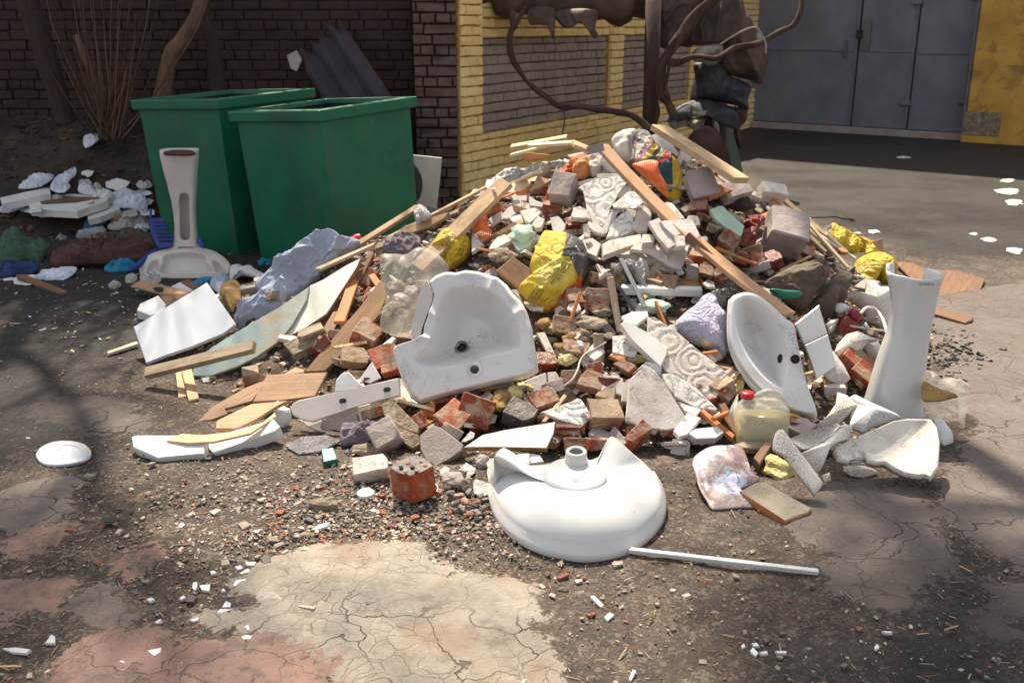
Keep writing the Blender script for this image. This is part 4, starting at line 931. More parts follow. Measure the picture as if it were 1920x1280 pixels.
# ---------- body of the heap: fine rubble
V = []; FC = []; nx, ny = 260, 250; idm = {}
for j in range(ny):
    for i in range(nx):
        x = -2.7 + 5.6 * i / (nx - 1); y = 3.1 + 4.4 * j / (ny - 1); h = H(x, y)
        f = min(1, h / .12); n1 = noise.noise(Vector((x * 6, y * 6, 2))); n2 = noise.noise(Vector((x * 17, y * 17, 5))); n3 = noise.noise(Vector((x * 45, y * 45, 9)))
        V.append((x, y, h - .045 - .03 * (1 - f) + (.045 * n1 + .03 * n2 + .012 * n3) * (.25 + .75 * f)))
for j in range(ny - 1):
    for i in range(nx - 1):
        a = j * nx + i; q = (a, a + 1, a + nx + 1, a + nx)
        if max(V[k][2] for k in q) > -.02: FC.append(q)
t = NT('rubble'); v = t.coord((1, 1, 1), True); n1 = t.noise(v, 5, 6); n2 = t.noise(v, 26, 6, .75); vo = t.n('ShaderNodeTexVoronoi'); vo.inputs['Scale'].default_value = 34; t.l(v, vo.inputs['Vector'])
sx = t.n('ShaderNodeSeparateColor'); t.l(vo.outputs['Color'], sx.inputs[0])
c_ = t.mix(t.ramp(n1, .4, .6), lin((74, 60, 50)), lin((98, 84, 72))); c_ = t.mix(t.ramp(n2, .52, .66), c_, lin((134, 121, 105))); c_ = t.mix(t.mul(t.ramp(sx.outputs[0], .84, .9), .45), c_, lin((112, 66, 50)))
c_ = t.mix(t.mul(t.ramp(sx.outputs[1], .86, .9), .4), c_, lin((150, 142, 130))); c_ = t.mix(t.ramp(n2, .42, .3), c_, lin((42, 34, 29)))
hh_ = t.mul(n2, t.mul(sx.outputs[2], .5), 'ADD'); M['rubble'] = t.fin(c_, t.bump(hh_, 1, .02), .95)
tag(new('rubble_heap', V, FC, M['rubble'], smooth=True), 'fine brick and plaster rubble filling the heap', 'rubble', kind='stuff')
Z5 = reg(900, 220, 3.2); Z2 = reg(960, 480, 3.764); ZA = reg(640, 380, 3.764); ZB = reg(640, 700, 3.764); Z6 = reg(200, 400, 3.2)
Z3 = reg(1380, 380, 3.369); Z4 = reg(1340, 640, 3.4286); ZL = reg(0, 250, 3.2); ZT = reg(720, 330, 6.736); ZR = reg(1240, 380, 5.819); ZP = reg(1160, 230, 8); ZY = reg(960, 420, 7.11)
ID = lambda p: p
# ---------- big shell basin
a1_ = sheet('shell_basin', [(803,521),(814,511),(832,504),(852,506),(872,500),(896,503),(912,508),(934,516),(950,528),(962,545),(978,560),(990,585),(998,612),(1002,640),(1006,665),(1010,692),(990,703),(930,716),(860,733),(784,753),(768,742),(750,705),(736,668),(733,648),(750,642),(772,636),(790,625),(792,605),(798,592),(807,566),(811,546)], ['ceramic_dusty', 'ceramic'],
  0, .0015, 5, tilt=60, lat=-4, lift=.16, anch=(870, 705), thick=.016, N=190, RG=60, center=(866, 653), smoothp=False, lip=.05, lw=.07,
  bowls=[([(772,672),(800,648),(812,610),(822,570),(838,545),(875,535),(920,545),(955,575),(975,615),(978,648),(955,660),(915,668),(880,682),(830,690),(795,690)], .15, .11)], flute=(.014, 5.5, .1, 3.3))
tag(a1_, 'large white shell-shaped washbasin with a broken left rim, lying on bricks', 'washbasin')
for p in a1_.data.polygons:
    pass
def ring_at(px, py, r0, r1, tgt, m, h, name, tilt=60, lat=-4):
    tm = tgt.matrix_basis; bv = BVHTree.FromPolygons([tm @ v.co for v in tgt.data.vertices], [tuple(p.vertices) for p in tgt.data.polygons]); d = ray(px, py).normalized(); q = bv.ray_cast(CAM, d)
    if q[0] is None: q = (onplane((px, py), tm.translation, tm.col[2].xyz), tm.col[2].xyz)
    n = q[1] if q[1].dot(d) < 0 else -q[1]
    o = lathe(name, [(r0, -.01), (r0, h), (r1, h), (r1 * 1.05, -.004)], q[0], n, m, tgt, 28); lathe('opening', [(r0 * .99, h * .45), (r0 * .5, h * .46)], q[0], n, 'bin_inside', tgt, 28)
    return o, q[0], n
ring_at(866, 653, .021, .029, a1_, 'metal_grey', .014, 'drain_ring')
o, p, n = ring_at(890, 693, .016, .03, a1_, 'ceramic_dusty', .004, 'tap_hole_collar'); lathe('tap_hole', [(.0165, .001), (.0165, .0055), (.001, .0056)], p, n, 'black_plastic', a1_, 24)
sb = slab('broken_edge', [(799,522),(812,546),(810,566),(800,590),(791,612),(788,630),(773,640),(769,632),(774,600),(782,565),(790,540)], .05, 'ceramic_bisque', parent=a1_, tilt=60, lat=-4, lift=.158, anch=(870, 705))
sb = slab('rim_skirt', [(735,712),(750,708),(768,744),(784,756),(776,752),(752,752),(738,738)], .015, 'ceramic_bisque', parent=a1_, tilt=30, lat=-20)
land('the shell-shaped basin', 870, 630)
# ---------- upside-down basin in front
def bpt(px, py, z): return G(px, py, z)
top = bpt(1079, 866, .185)
edge = [(918,905,0.02),(920,935,.02),(930,965,.012),(948,990,.01),(975,1012,.01),(1010,1029,.01),(1050,1040,.01),(1095,1046,.01),(1140,1042,.01),(1180,1030,.01),(1212,1008,.012),(1236,980,.015),(1244,952,.02),(1240,925,.03),(1226,898,.06),(1206,872,.10),(1185,850,.15),(1165,830,.185),(1150,818,.20),(1141,822,.20),(1136,840,.18),(1128,852,.155),(1108,862,.15),(1080,864,.15),(1040,868,.148),(1015,872,.145),(990,872,.145),(970,864,.16),(958,850,.185),(948,840,.20),(938,842,.20),(926,858,.18),(918,880,.10)]
E = [tuple(bpt(*e)) for e in edge]; E = resample(catmull(E, 8), 160)
FK = [min(1, max(0, (q[2] - .02) / .13)) for q in E]; FK = [sum(FK[(k + j) % 160] * math.exp(-j * j / 18) for j in range(-9, 10)) / sum(math.exp(-j * j / 18) for j in range(-9, 10)) for k in range(160)]
cx, cy = top.x, top.y + .02; V = []; FC = []; N = 160; RG = 44; zc = .165
c0 = Vector((cx, cy, zc))
c0 = Vector((G(1079, 922, .145).x, G(1079, 922, .145).y, .150))
for r in range(RG + 1):
    tt = 1 - r / RG * .97
    for k in range(N):
        e = Vector(E[k]); rim = e.z < .07
        f_ = FK[k]; q_ = min(1, max(0, (tt - .45) / .55)); q_ = q_ * q_ * (3 - 2 * q_); zz = (e.z + .03 + (c0.z - e.z - .03) * max(0, 1 - tt ** 2.5) ** .6) * (1 - f_) + (c0.z + (e.z - c0.z) * q_) * f_
        x = c0.x + (e.x - c0.x) * tt; y = c0.y + (e.y - c0.y) * tt
        V.append(Vector((x, y, zz)))
for r in range(RG):
    for k in range(N): a = r * N + k; b = r * N + (k + 1) % N; FC.append((a, b, b + N, a + N))
FC.append(tuple(RG * N + k for k in range(N)))
tn = len(V)
for q, (off, dz) in enumerate(((.010, -.012), (.012, -.035), (-.004, -.05))):
    for k in range(N):
        e = Vector(E[k]); d = Vector((e.x - c0.x, e.y - c0.y, 0)).normalized(); lo = .0 if e.z < .07 else 0
        z = (e.z + .03 + dz) if e.z < .07 else max(.0, e.z - .05 * (q + 1) * (1 + e.z * 3)); V.append(Vector((e.x, e.y, 0)) + d * (off if e.z < .07 else 0) + Vector((0, 0, z)))
FCb = []
for q in range(3):
    for k in range(N):
        a = (0 if q == 0 else tn + (q - 1) * N); b = tn + q * N; FC.append((a + (k + 1) % N, a + k, b + k, b + (k + 1) % N))
ub = new('upturned_basin', V, FC, M['ceramic'], None, Matrix.Translation(c0), True); tag(ub, 'white washbasin lying upside down on the ground with drain neck up', 'washbasin')
land('the upside-down basin', 1080, 940)
tm = ub.matrix_basis
dp = G(1078, 893, .152)
dd_ = lathe('drain_disc', [(.001, .016), (.085, .016), (.098, .013), (.104, .004), (.106, -.01)], dp, Vector((0, -.12, 1)), 'ceramic', ub, 48)
np_ = G(1080, 868, .168)
lathe('drain_neck', [(.045, -.03), (.040, .0), (.036, .03), (.035, .045), (.031, .048), (.024, .047), (.021, .04), (.02, .01)], np_, Vector((0, -.1, 1)), 'ceramic', ub, 36)
lathe('drain_opening', [(.0225, .0), (.0225, .046), (.001, .0462)], np_ + Vector((0, 0, -.004)), Vector((0, -.1, 1)), 'bin_inside', ub, 24)
decal('red_print', 'Q', ub, (1076, 900), 15, 160, 'ink_red', .6, off=.02) if False else decal('red_print', 'o-', dd_, (1082, 900), 17, 8, 'ink_red', .6, off=.003)
# ---------- tipped basin on the right
c1_ = sheet('tipped_basin', [(1366,572),(1370,552),(1384,544),(1402,541),(1425,549),(1452,570),(1475,592),(1490,604),(1498,640),(1508,690),(1520,730),(1533,765),(1530,780),(1505,776),(1478,766),(1448,748),(1425,730),(1398,700),(1378,668),(1367,640),(1365,605)], 'ceramic_dusty',
  0, .0015, 5, tilt=58, lat=-22, lift=.17, anch=(1460, 720), thick=.016, N=150, RG=46, center=(1452, 690), lip=.05, lw=.08,
  bowls=[([(1385,565),(1402,556),(1425,566),(1452,588),(1474,620),(1478,660),(1476,700),(1470,730),(1440,715),(1410,682),(1388,640),(1380,600)], .13, .09)])
tag(c1_, 'white washbasin with two tap holes tipped on its side behind the canister', 'washbasin'); land('the tipped white basin', 1450, 650)
for q in ((1463, 672), (1491, 673)):
    d = ring_at(q[0], q[1], .016, .018, c1_, 'black_plastic', .003, 'tap_hole')
sheet('outer_rim', [(1364,575),(1368,560),(1372,575),(1371,610),(1375,650),(1390,690),(1425,735),(1440,752),(1425,745),(1395,712),(1372,670),(1363,630)], 'ceramic', .02, .001, parent=c1_, tilt=50, lat=-20, lift=.12, anch=(1460, 720), RG=10)
sheet('drain_stain', [(1418,700),(1432,702),(1455,712),(1470,724),(1468,730),(1445,724),(1425,712)], 'film_grey', .004, .001, tilt=58, lat=-22, lift=.175, anch=(1460,720), parent=c1_, RG=6) if False else None
# ---------- pedestals
def loft(name, secs, Y, m, a0=0, a1=360, depth=.8, wall=.012, rimf=None, parent=None, sq=2.4, seg=56, tiltf=None):
    V = []; FC = []; S_ = len(secs); rows = []
    for i, (py, xl, xr) in enumerate(secs):
        y_ = Y(i / (S_ - 1)) if callable(Y) else Y; A = atY(xl, py, y_); B = atY(xr, py, y_); c = (A + B) / 2; rx = (B - A).length / 2; ry = rx * depth; row = []
        for w in (0, 1):
            for k in range(seg + 1):
                a = R(a0 + (a1 - a0) * k / seg); ca, sa = math.cos(a), math.sin(a); q = (abs(ca) ** sq + abs(sa) ** sq) ** (-1 / sq)
                rr = 1 - (wall / rx if w else 0); dz = (rimf(math.degrees(a) % 360) * (rx * 2) if rimf and i == 0 else 0)
                row.append(Vector((c.x + ca * q * rx * rr, c.y + sa * q * ry * rr, c.z + dz)))
        rows.append(row); V += row
    W = 2 * (seg + 1)
    for i in range(S_ - 1):
        for w in (0, 1):
            for k in range(seg):
                a = i * W + w * (seg + 1) + k; f = (a, a + 1, a + 1 + W, a + W); FC.append(f if w else tuple(reversed(f)))
    for i in (0, S_ - 1):
        for k in range(seg): a = i * W + k; FC.append((a, a + 1, a + seg + 2, a + seg + 1))
    if (a1 - a0) < 360:
        for i in range(S_ - 1):
            for k in (0, seg): a = i * W + k; FC.append((a, a + W, a + W + seg + 1, a + seg + 1))
    b = V[(S_ - 1) * W]; o = new(name, V, FC, M[m], parent, Matrix.Translation(sum(rows[-1], Vector()) / len(rows[-1])), True)
    return o
def interp(tab, n=22):
    out = []
    for i in range(n):
        y = tab[0][0] + (tab[-1][0] - tab[0][0]) * i / (n - 1)
        for a, b in zip(tab, tab[1:]):
            if a[0] <= y <= b[0] + 1e-6: f = (y - a[0]) / (b[0] - a[0]); out.append((y, a[1] + (b[1] - a[1]) * f, a[2] + (b[2] - a[2]) * f)); break
    return out
py_ = G(1685, 795).y
tabD = [(510,1664,1767),(520,1666,1764),(535,1669,1759),(560,1672,1754),(590,1671,1748),(620,1666,1742),(650,1655,1737),(680,1645,1734),(715,1635,1730),(745,1626,1728),(790,1612,1727)]
def rf(a):   # back wall stands higher, front dips
    if 40 < a < 175: return .10 if 70 < a < 165 else 0
    if 230 < a < 310: return -.05 * math.sin((a - 230) / 80 * math.pi)
    return 0
pd = loft('washbasin_pedestal', interp(tabD, 30), py_ + .05, 'ceramic', -235, 50, .85, .014, rf)
tag(pd, 'tall white flared washbasin pedestal standing upright at the right of the heap', 'pedestal'); land('the tall white pedestal', 1695, 640)
decal('stamp', '´ ЄТАЛОН', pd, (1736, 533), 6.5, -2, 'ink_blue', .9)
py2 = G(350, 512).y
tabE = [(280,302,370),(292,303,370),(310,307,369),(345,316,367),(375,323,366),(400,327,366),(425,329,367),(445,328,369),(460,324,373),(476,319,378)]
pe = loft('washbasin_pedestal', interp(tabE, 34), py2 + .1, 'ceramic_bisque', 0, 360, .62, .014, None, None, 4.5)
tag(pe, 'pinkish white pedestal with a long slot, standing in front of the left green bin', 'pedestal'); land('the slotted pedestal', 345, 370)
def cut(o, outline, depth=.3):
    """cut a hole right through the front wall"""
    Yf = o.matrix_basis.translation.y; V = []; n = len(outline)
    for d in (-.4, 0): V += [atY(p[0], p[1], Yf + d) for p in outline]
    me = bpy.data.meshes.new('c'); me.from_pydata(V, [], [tuple(range(n)), tuple(reversed(range(n, 2 * n)))] + [(k, n + k, n + (k + 1) % n, (k + 1) % n) for k in range(n)]); bm = bmesh.new(); bm.from_mesh(me); bmesh.ops.recalc_face_normals(bm, faces=bm.faces); bm.to_mesh(me); bm.free()
    c = bpy.data.objects.new('c', me); COL.objects.link(c); md = o.modifiers.new('b', 'BOOLEAN'); md.object = c; md.operation = 'DIFFERENCE'; md.solver = 'EXACT'
    dg = bpy.context.evaluated_depsgraph_get(); dg.update(); m2 = bpy.data.meshes.new_from_object(o.evaluated_get(dg)); o.modifiers.clear(); o.data = m2; bpy.data.objects.remove(c)
cut(pe, [(345 + 9.5 * math.cos(a), 372 + 9.5 * math.sin(a)) for a in np.linspace(math.pi, 2 * math.pi, 12)] + [(347 + 9.5 * math.cos(a), 441 + 9.5 * math.sin(a)) for a in np.linspace(0, math.pi, 12)])
cut(pe, [(333, 490), (333, 466), (336, 463), (362, 463), (365, 466), (365, 490)])
sheet('top_socket', [(308,284),(322,281),(352,281),(364,284),(362,289),(312,289)], 'rust', .004, .001, parent=pe, Y=py2 + .02, tilt=20, lat=0, RG=6) 
e2 = sheet('upturned_basin', [(261,506),(264,492),(278,480),(300,471),(330,465),(365,464),(398,470),(420,482),(432,495),(434,508),(424,520),(395,526),(345,530),(300,531),(275,528),(264,518)], 'ceramic_bisque', .055, .002, 5, .45, tilt=42, lat=0, z=.05, N=120, RG=40, closeback=.08,
  bowls=[([(318,482),(382,482),(392,500),(402,514),(345,518),(302,518),(308,500)], .05, .022), ([(285,497),(299,494),(302,512),(283,518),(276,515)], .045, .018), ([(401,494),(413,497),(426,512),(418,518),(406,514)], .045, .018)])
tag(e2, 'dirty white washbasin lying upturned under the slotted pedestal', 'washbasin')
# ---------- tray-like broken cistern
ct_ = empty('broken_tray', hit(650, 770), 'off-white ceramic tray broken open beside the shell-shaped basin', 'tray'); land('the broken tray', 640, 765)
def SP(nm, P, th, m, par, **k): return slab(nm, P, th, m, parent=par, **k)
SP('front_rail', [(544,766),(548,757),(560,750),(650,731),(748,708),(750,741),(700,752),(655,764),(640,772),(612,780),(585,790),(565,786),(549,778)], .02, 'ceramic_bisque', ct_, tilt=55, lat=-8, lift=.14, anch=(645, 762))
for q in ((642, 751), (725, 730)):
    SP('rail_hole', [(q[0] - 7, q[1] + 1), (q[0] - 4, q[1] - 4), (q[0] + 4, q[1] - 5), (q[0] + 8, q[1] - 2), (q[0] + 5, q[1] + 4), (q[0] - 4, q[1] + 5)], .004, 'bin_inside', ct_, tilt=55, lat=-8, lift=.142, anch=(645, 762))
SP('recess_wall', [(612,780),(645,768),(700,753),(742,743),(732,786),(690,795),(640,803),(603,809),(596,800)], .015, 'ceramic_raw', ct_, tilt=62, lat=-8, lift=.09, anch=(645, 762))
SP('inner_rib', [(670,762),(694,756),(700,792),(676,797)], .014, 'ceramic_bisque', ct_, tilt=60, lat=0, lift=.115, anch=(645, 762))
SP('lower_rim', [(560,786),(585,790),(606,783),(598,800),(606,809),(592,806),(575,797)], .02, 'ceramic_bisque', ct_, tilt=45, lat=-12, lift=.10, anch=(645, 762))
# ---------- canister with liquid
cq = G(1425, 832, .03); cn = empty('plastic_canister', cq, 'squat plastic canister of yellowish liquid with a red cap', 'canister'); land('the red-capped canister', 1425, 770)
def canister():
    w, d, hb = .098, .06, .115; base = cq
    def ringc(hw, hd, z, n=28):
        r = []
        for k in range(n):
            a = 2 * math.pi * k / n; ca, sa = math.cos(a), math.sin(a); q = (abs(ca) ** 5 + abs(sa) ** 5) ** -.2; r.append(Vector((ca * q * hw, sa * q * hd, z)))
        return r
    def body(name, rings, m):
        V = [base + p for r in rings for p in r]; n = 28; FC = []
        for i in range(len(rings) - 1):
            for k in range(n): FC.append((i * n + k, i * n + (k + 1) % n, i * n + n + (k + 1) % n, i * n + n + k))
        FC.append(tuple(reversed(range(n)))); FC.append(tuple((len(rings) - 1) * n + k for k in range(n))); return new(name, V, FC, M[m], cn, Matrix.Translation(base), True)
    body('liquid', [ringc(w - .004, d - .004, .004), ringc(w - .003, d - .003, .02), ringc(w - .004, d - .004, .12)], 'liquid')
    body('body', [ringc(w - .01, d - .01, 0), ringc(w, d, .01), ringc(w, d, .125), ringc(w - .003, d - .002, .15), ringc(w - .02, d - .012, .168), ringc(w - .05, d - .03, .178)], 'canister')
    P = [Vector((-.05, 0, .16)), Vector((-.03, 0, .185)), Vector((.0, 0, .205)), Vector((.035, 0, .208)), Vector((.06, 0, .195)), Vector((.075, 0, .17)), Vector((.08, 0, .14))]
    tube('handle', smoothline([tuple(base + p) for p in P], 5), .016, 'canister', cn, 14)
    lathe('neck', [(.021, 0), (.021, .04)], base + Vector((-.062, 0, .155)), Vector((0, 0, 1)), 'canister', cn); lathe('cap', [(.024, 0), (.025, .004), (.025, .02), (.021, .024)], base + Vector((-.062, 0, .188)), Vector((0, 0, 1)), 'red_plastic', cn)
canister()
# ---------- bottle
bb = atY(1560, 640, py_ + .62); bt = atY(1606, 588, py_ + .62); bax = (bt - bb).normalized(); bo = empty('plastic_bottle', bb, 'dark red plastic bottle with a maroon cap, lying behind the pedestal', 'bottle'); land('the dark red bottle', 1585, 610)
k_ = (bt - bb).length
lathe('bottle_body', [(.03, -.1), (.052, -.09), (.054, k_ * .3), (.052, k_ * .55), (.04, k_ * .75), (.026, k_ * .82), (.024, k_ * .9)], bb, bax, 'red_bottle', bo); lathe('cap', [(.03, k_ * .84), (.031, k_ * .86), (.031, k_ * 1.06), (.027, k_ * 1.08)], bb, bax, 'maroon', bo)
tag(tube('hose', smoothline([tuple(hit(x, y) + Vector((0, 0, .06))) for x, y in [(1610,612),(1622,600),(1638,602),(1652,620),(1660,645),(1664,668)]], 6), .008, 'ceramic'), 'white hose bent in a loop behind the tall pedestal', 'hose')
def S(nm, zf, pts, th, m, lab, cat, **k):
    o = slab(nm, zf(pts), th, m, **k)
    if lab[0] == '=': tag(o, lab[1:], cat, k.get('group'))
    else: auto(o, lab, cat)
    return o
def B(nm, zf, x, y, w, h, ang, m, lab, cat, **k):
    kk = {0: 3.2}; (c,) = zf([(x, y)]); sc_ = (zf([(1, 0)])[0][0] - zf([(0, 0)])[0][0])
    o = chunk(nm, c, w * sc_, h * sc_, ang, m, **k)
    if lab[0] == '=': tag(o, lab[1:], cat)
    else: auto(o, lab, cat)
    return o
def RK(zf, x, y, w, h, m, lab, cat='stone', nm='stone', **k):
    (c,) = zf([(x, y)]); s_ = (zf([(1, 0)])[0][0] - zf([(0, 0)])[0][0]); o = rock(nm, c, w * s_, h * s_, m, **k)
    if lab[0] == '=': tag(o, lab[1:], cat)
    else: auto(o, lab, cat)
    return o
def C(nm, zf, pts, m, lab, cat, **k):
    o = sheet(nm, zf(pts), m, **k)
    if lab[0] == '=': tag(o, lab[1:], cat)
    else: auto(o, lab, cat)
    return o
def PK(nm, zf, A, B_, w, th, m, lab, cat, **k):
    a, b = zf([A, B_]); o = plank(nm, a, b, w, th, m, **k)
    if lab[0] == '=': tag(o, lab[1:], cat)
    else: auto(o, lab, cat)
    return o
T = 'tile fragment'; PB = 'plaster_fragment'; PC = 'plaster piece'
# ===== bags with print
LB = [(-.1, 0)]
pk = C('cement_bag', ZP, [(215,190),(250,110),(330,95),(430,130),(520,290),(640,370),(760,440),(860,510),(930,680),(965,850),(965,960),(940,1090),(880,1170),(760,1160),(700,1100),(560,900),(380,760),(260,640),(160,600),(190,450),(225,300)], ['bag_black','bag_white','yellow_bag','bag_teal','bag_red'],
  '=black and yellow cement bag with red lettering on top of the heap', 'bag', bulge=.07, wr=.008, ws=10, tilt=58, lat=5, lift=.12, N=220, RG=70, closeback=.05, ridged=True,
  slots=[(ZP([(800,480),(900,560),(970,800),(975,1000),(940,1100),(880,1180),(700,1150),(700,930),(815,930),(810,700)]),2),(ZP([(590,595),(800,550),(812,930),(740,930),(640,850)]),3),(ZP([(740,945),(806,950),(800,1045),(745,1040)]),3),(ZP([(270,300),(410,215),(590,345),(480,510),(280,610),(230,600),(262,450)]),2),(ZP([(275,310),(408,225),(510,295),(450,440),(330,570),(240,600),(270,450)]),1),(ZP([(590,590),(660,530),(720,440),(780,462),(740,540),(640,600)]),4)])
decal('red_lettering', 'МОМЕНТ', pk, (1208, 283), 14.5, 51, 'ink_red', 1, shear=.25); decal('yellow_lettering', 'ЛЬНА\nСИЧНИЙ', pk, (1238, 290), 5.2, 50, 'ink_yellow'); decal('number', '50', pk, (1255, 354), 6, -5, 'bag_white')
land('the red-lettered cement bag', 1230, 310)
C('plastic_net', ZP, [(200,635),(300,590),(450,555),(590,578),(600,680),(640,800),(720,930),(735,1020),(745,1130),(690,1100),(520,940),(320,760)], 'net', '=orange mesh net over the front of the red-lettered cement bag', 'net', bulge=.03, wr=.004, ws=8, tilt=58, lat=5, lift=.205, N=90, RG=14, thick=.001)
yb = C('cement_bag', ZA, [(1420,215),(1470,205),(1600,225),(1700,280),(1740,380),(1735,500),(1700,560),(1685,640),(1600,730),(1450,770),(1340,750),(1290,680),(1250,600),(1340,520),(1330,440),(1370,320)], ['yellow_bag','bag_black','yellow_pale','bag_orange'],
  '=big crumpled yellow and black cement bag in the middle of the heap', 'bag', bulge=.12, wr=.009, ws=11, tilt=50, lat=6, lift=.05, N=210, RG=60, closeback=.05, ridged=True,
  slots=[(ZA([(1590,200),(1700,260),(1800,380),(1760,560),(1690,570),(1655,480),(1610,380),(1550,372),(1580,300)]),1),(ZA([(1360,450),(1550,375),(1640,440),(1650,520),(1560,630),(1450,590),(1380,500)]),2),(ZA([(1650,560),(1685,500),(1720,560),(1700,650),(1600,760),(1440,780),(1540,690),(1570,620)]),3)])
decal('lettering', 'СУМІШ ДЛЯ\nМУРУВАННЯ БЛОКІВ\nЗ ГАЗОБЕТОНУ', yb, (1053, 506), 6.4, 232, 'ink'); decal('lettering', 'СУМІШ ДЛЯ\nМУРУВАННЯ\nЗ ГАЗОБЕТО', yb, (1001, 557), 7, 234, 'ink'); decal('lettering', 'МОМЕНТ', yb, (1090, 514), 5, 80, 'ink_yellow')
decal('label_strip', '■■■', yb, (1083, 466), 5, -55, 'bag_white', .8); decal('red_script', 'Sila', yb, (1050, 556), 13, 30, 'bag_red')
land('the big yellow bag', 1045, 510)
yc = C('cement_bag', ZT, [(560,930),(640,820),(720,730),(820,665),(950,710),(1060,760),(1090,830),(1085,930),(1000,1040),(900,1110),(820,1170),(790,1110),(720,1020),(650,1000)], ['yellow_bag','bag_black'], '=smaller yellow cement bag pinned under the long pale plank', 'bag', bulge=.08, wr=.008, ws=12, tilt=48, lat=-12, lift=.05, N=150, RG=40, ridged=True, closeback=.04)
decal('lettering', 'СУМІШ ДЛЯ\nМУРУВАННЯ БЛ\nЗ ГАЗОБЕТОНУ', yc, (835, 463), 7.6, 58, 'ink'); decal('lettering', 'СУМІШ ДЛЯ\nБЛОКІВ', yc, (866, 468), 6, 62, 'ink')
land('the small yellow bag', 840, 470)
C('black_film', ZT, [(850,640),(940,560),(1030,490),(1060,560),(1110,700),(1090,760),(1020,740),(960,700)], 'bag_black', '=black plastic film between the long pale plank and orange net', 'plastic film', bulge=.03, wr=.008, lift=.05)
C('plastic_net', ZT, [(1020,600),(1040,460),(1120,390),(1230,355),(1310,380),(1310,560),(1330,650),(1390,730),(1350,800),(1270,830),(1180,760),(1090,690)], 'net', '=orange mesh net hanging over rubble left of the heap top', 'net', bulge=.05, wr=.006, ws=8, tilt=52, lat=-20, lift=.11, N=90, RG=14, thick=.001)
C('orange_backing', ZT, [(1090,600),(1120,480),(1250,460),(1290,600),(1300,690),(1200,720)], 'bag_orange', '=orange plastic inside the left mesh net', 'plastic film', bulge=.03, wr=.01, tilt=52, lat=-20, lift=.06)
C('orange_film', Z5, [(440,420),(460,350),(520,280),(560,240),(640,225),(670,260),(660,340),(600,370),(540,380),(490,420),(455,435)], ['bag_orange'], '=crumpled orange plastic bag near the heap top', 'plastic bag', bulge=.05, wr=.016, ws=14, tilt=50, lat=-10, lift=.05, ridged=True)
C('brown_bag', Z5, [(560,280),(620,240),(650,250),(665,330),(620,370),(560,350)], 'wood_orange', '=brown torn paper bag beside the crumpled orange bag', 'paper bag', bulge=.04, wr=.014, ws=16, lift=.07)
C('foil_sheet', Z5, [(30,410),(90,350),(160,305),(260,300),(400,270),(500,255),(470,300),(440,350),(330,345),(200,380),(100,400)], ['film'], '=silvery crumpled foil sheet along the left edge of the heap', 'foil', bulge=.02, wr=.02, ws=16, tilt=35, lat=-10, lift=.03, ridged=True)
C('plaster_bag', Z5, [(790,130),(850,85),(930,70),(930,120),(915,200),(910,270),(860,260),(820,230),(800,180)], 'gypsum', '=whitish lumpy bag left of the red-lettered cement bag', 'bag', bulge=.07, wr=.014, ws=14, tilt=50, lat=-5, lift=.08)
C('cloth_rag', Z5, [(700,200),(760,190),(800,240),(830,290),(820,335),(760,320),(720,280)], 'foam', '=dirty white rag beside the plank at the heap top', 'rag', bulge=.05, wr=.016, ws=14, lift=.05)
C('cloth_rag', Z5, [(645,235),(700,240),(730,300),(690,350),(660,340)], 'ceramic_raw', '=beige rag next to the crumpled orange bag', 'rag', bulge=.05, wr=.012, ws=14, lift=.05)
yr = C('yellow_sack', Z3, [(520,180),(600,130),(640,145),(740,200),(800,260),(835,330),(780,385),(740,360),(700,320),(600,270),(520,220)], ['yellow_bag','bag_black'], '=flattened yellow and black plastic sack on the right slope', 'sack', bulge=.06, wr=.012, ws=11, tilt=45, lat=28, lift=.06, N=150, RG=40, ridged=True, slots=[(Z3([(480,170),(600,120),(610,150),(555,215),(640,290),(740,370),(700,400),(500,260)]),1)])
C('yellow_sack', Z3, [(790,215),(850,240),(900,300),(950,340),(900,350),(830,330),(820,270)], 'yellow_bag', '=yellow plastic strip behind the round yellow sack', 'sack', bulge=.04, wr=.012, tilt=40, lat=28, lift=.1)
C('yellow_sack', Z3, [(745,400),(780,350),(850,320),(920,325),(990,370),(1010,420),(985,520),(900,535),(870,495),(820,560),(800,600),(750,580),(735,500)], 'yellow_bag', '=round dirty yellow sack behind the tall white pedestal', 'sack', bulge=.15, wr=.012, ws=9, tilt=55, lat=12, lift=.05, ridged=True, anch=(1640,520))
land('the round yellow sack', 1640, 510)
# ===== clear sack, lilac bag, others
cs = C('clear_sack', ZA, [(285,370),(375,365),(460,370),(560,320),(690,370),(760,470),(700,560),(600,560),(590,620),(560,740),(520,860),(495,930),(430,950),(340,930),(275,880),(300,760),(315,700),(285,560),(275,450)], 'clear_sack', '=half-transparent plastic sack of rubble left of the shell-shaped basin', 'sack', hf=folds(82, .1, .022, .085, .4), wr=.0015, ws=20, tilt=62, lat=-5, lift=.14, anch=(755,625), N=200, RG=60, closeback=.03)
land('the clear rubbish sack', 760, 550)
for i, (x, y, w, h, m) in enumerate([(400,670,150,110,'mortar'),(330,860,120,120,'mortar'),(440,870,120,110,'stone'),(430,750,120,90,'gypsum'),(500,700,90,110,'concrete_block'),(380,800,150,90,'stone')]):
    RK(ZA, x, y, w, h, m, 'rubble lump inside the clear sack', 'rubble lump', 'rubble_lump', lift=.05)
C('lilac_bag', Z2, [(1140,490),(1220,400),(1300,340),(1340,290),(1400,262),(1440,290),(1460,350),(1510,410),(1520,470),(1510,560),(1515,640),(1500,715),(1430,680),(1330,640),(1240,590),(1170,530)], 'lilac', '=pale lilac plastic bag left of the tipped white basin', 'plastic bag', hf=folds(70, .09, .025, .07), wr=.003, ws=14, tilt=50, lat=0, lift=.05, N=180, RG=50); land('the lilac bag', 1315, 605)
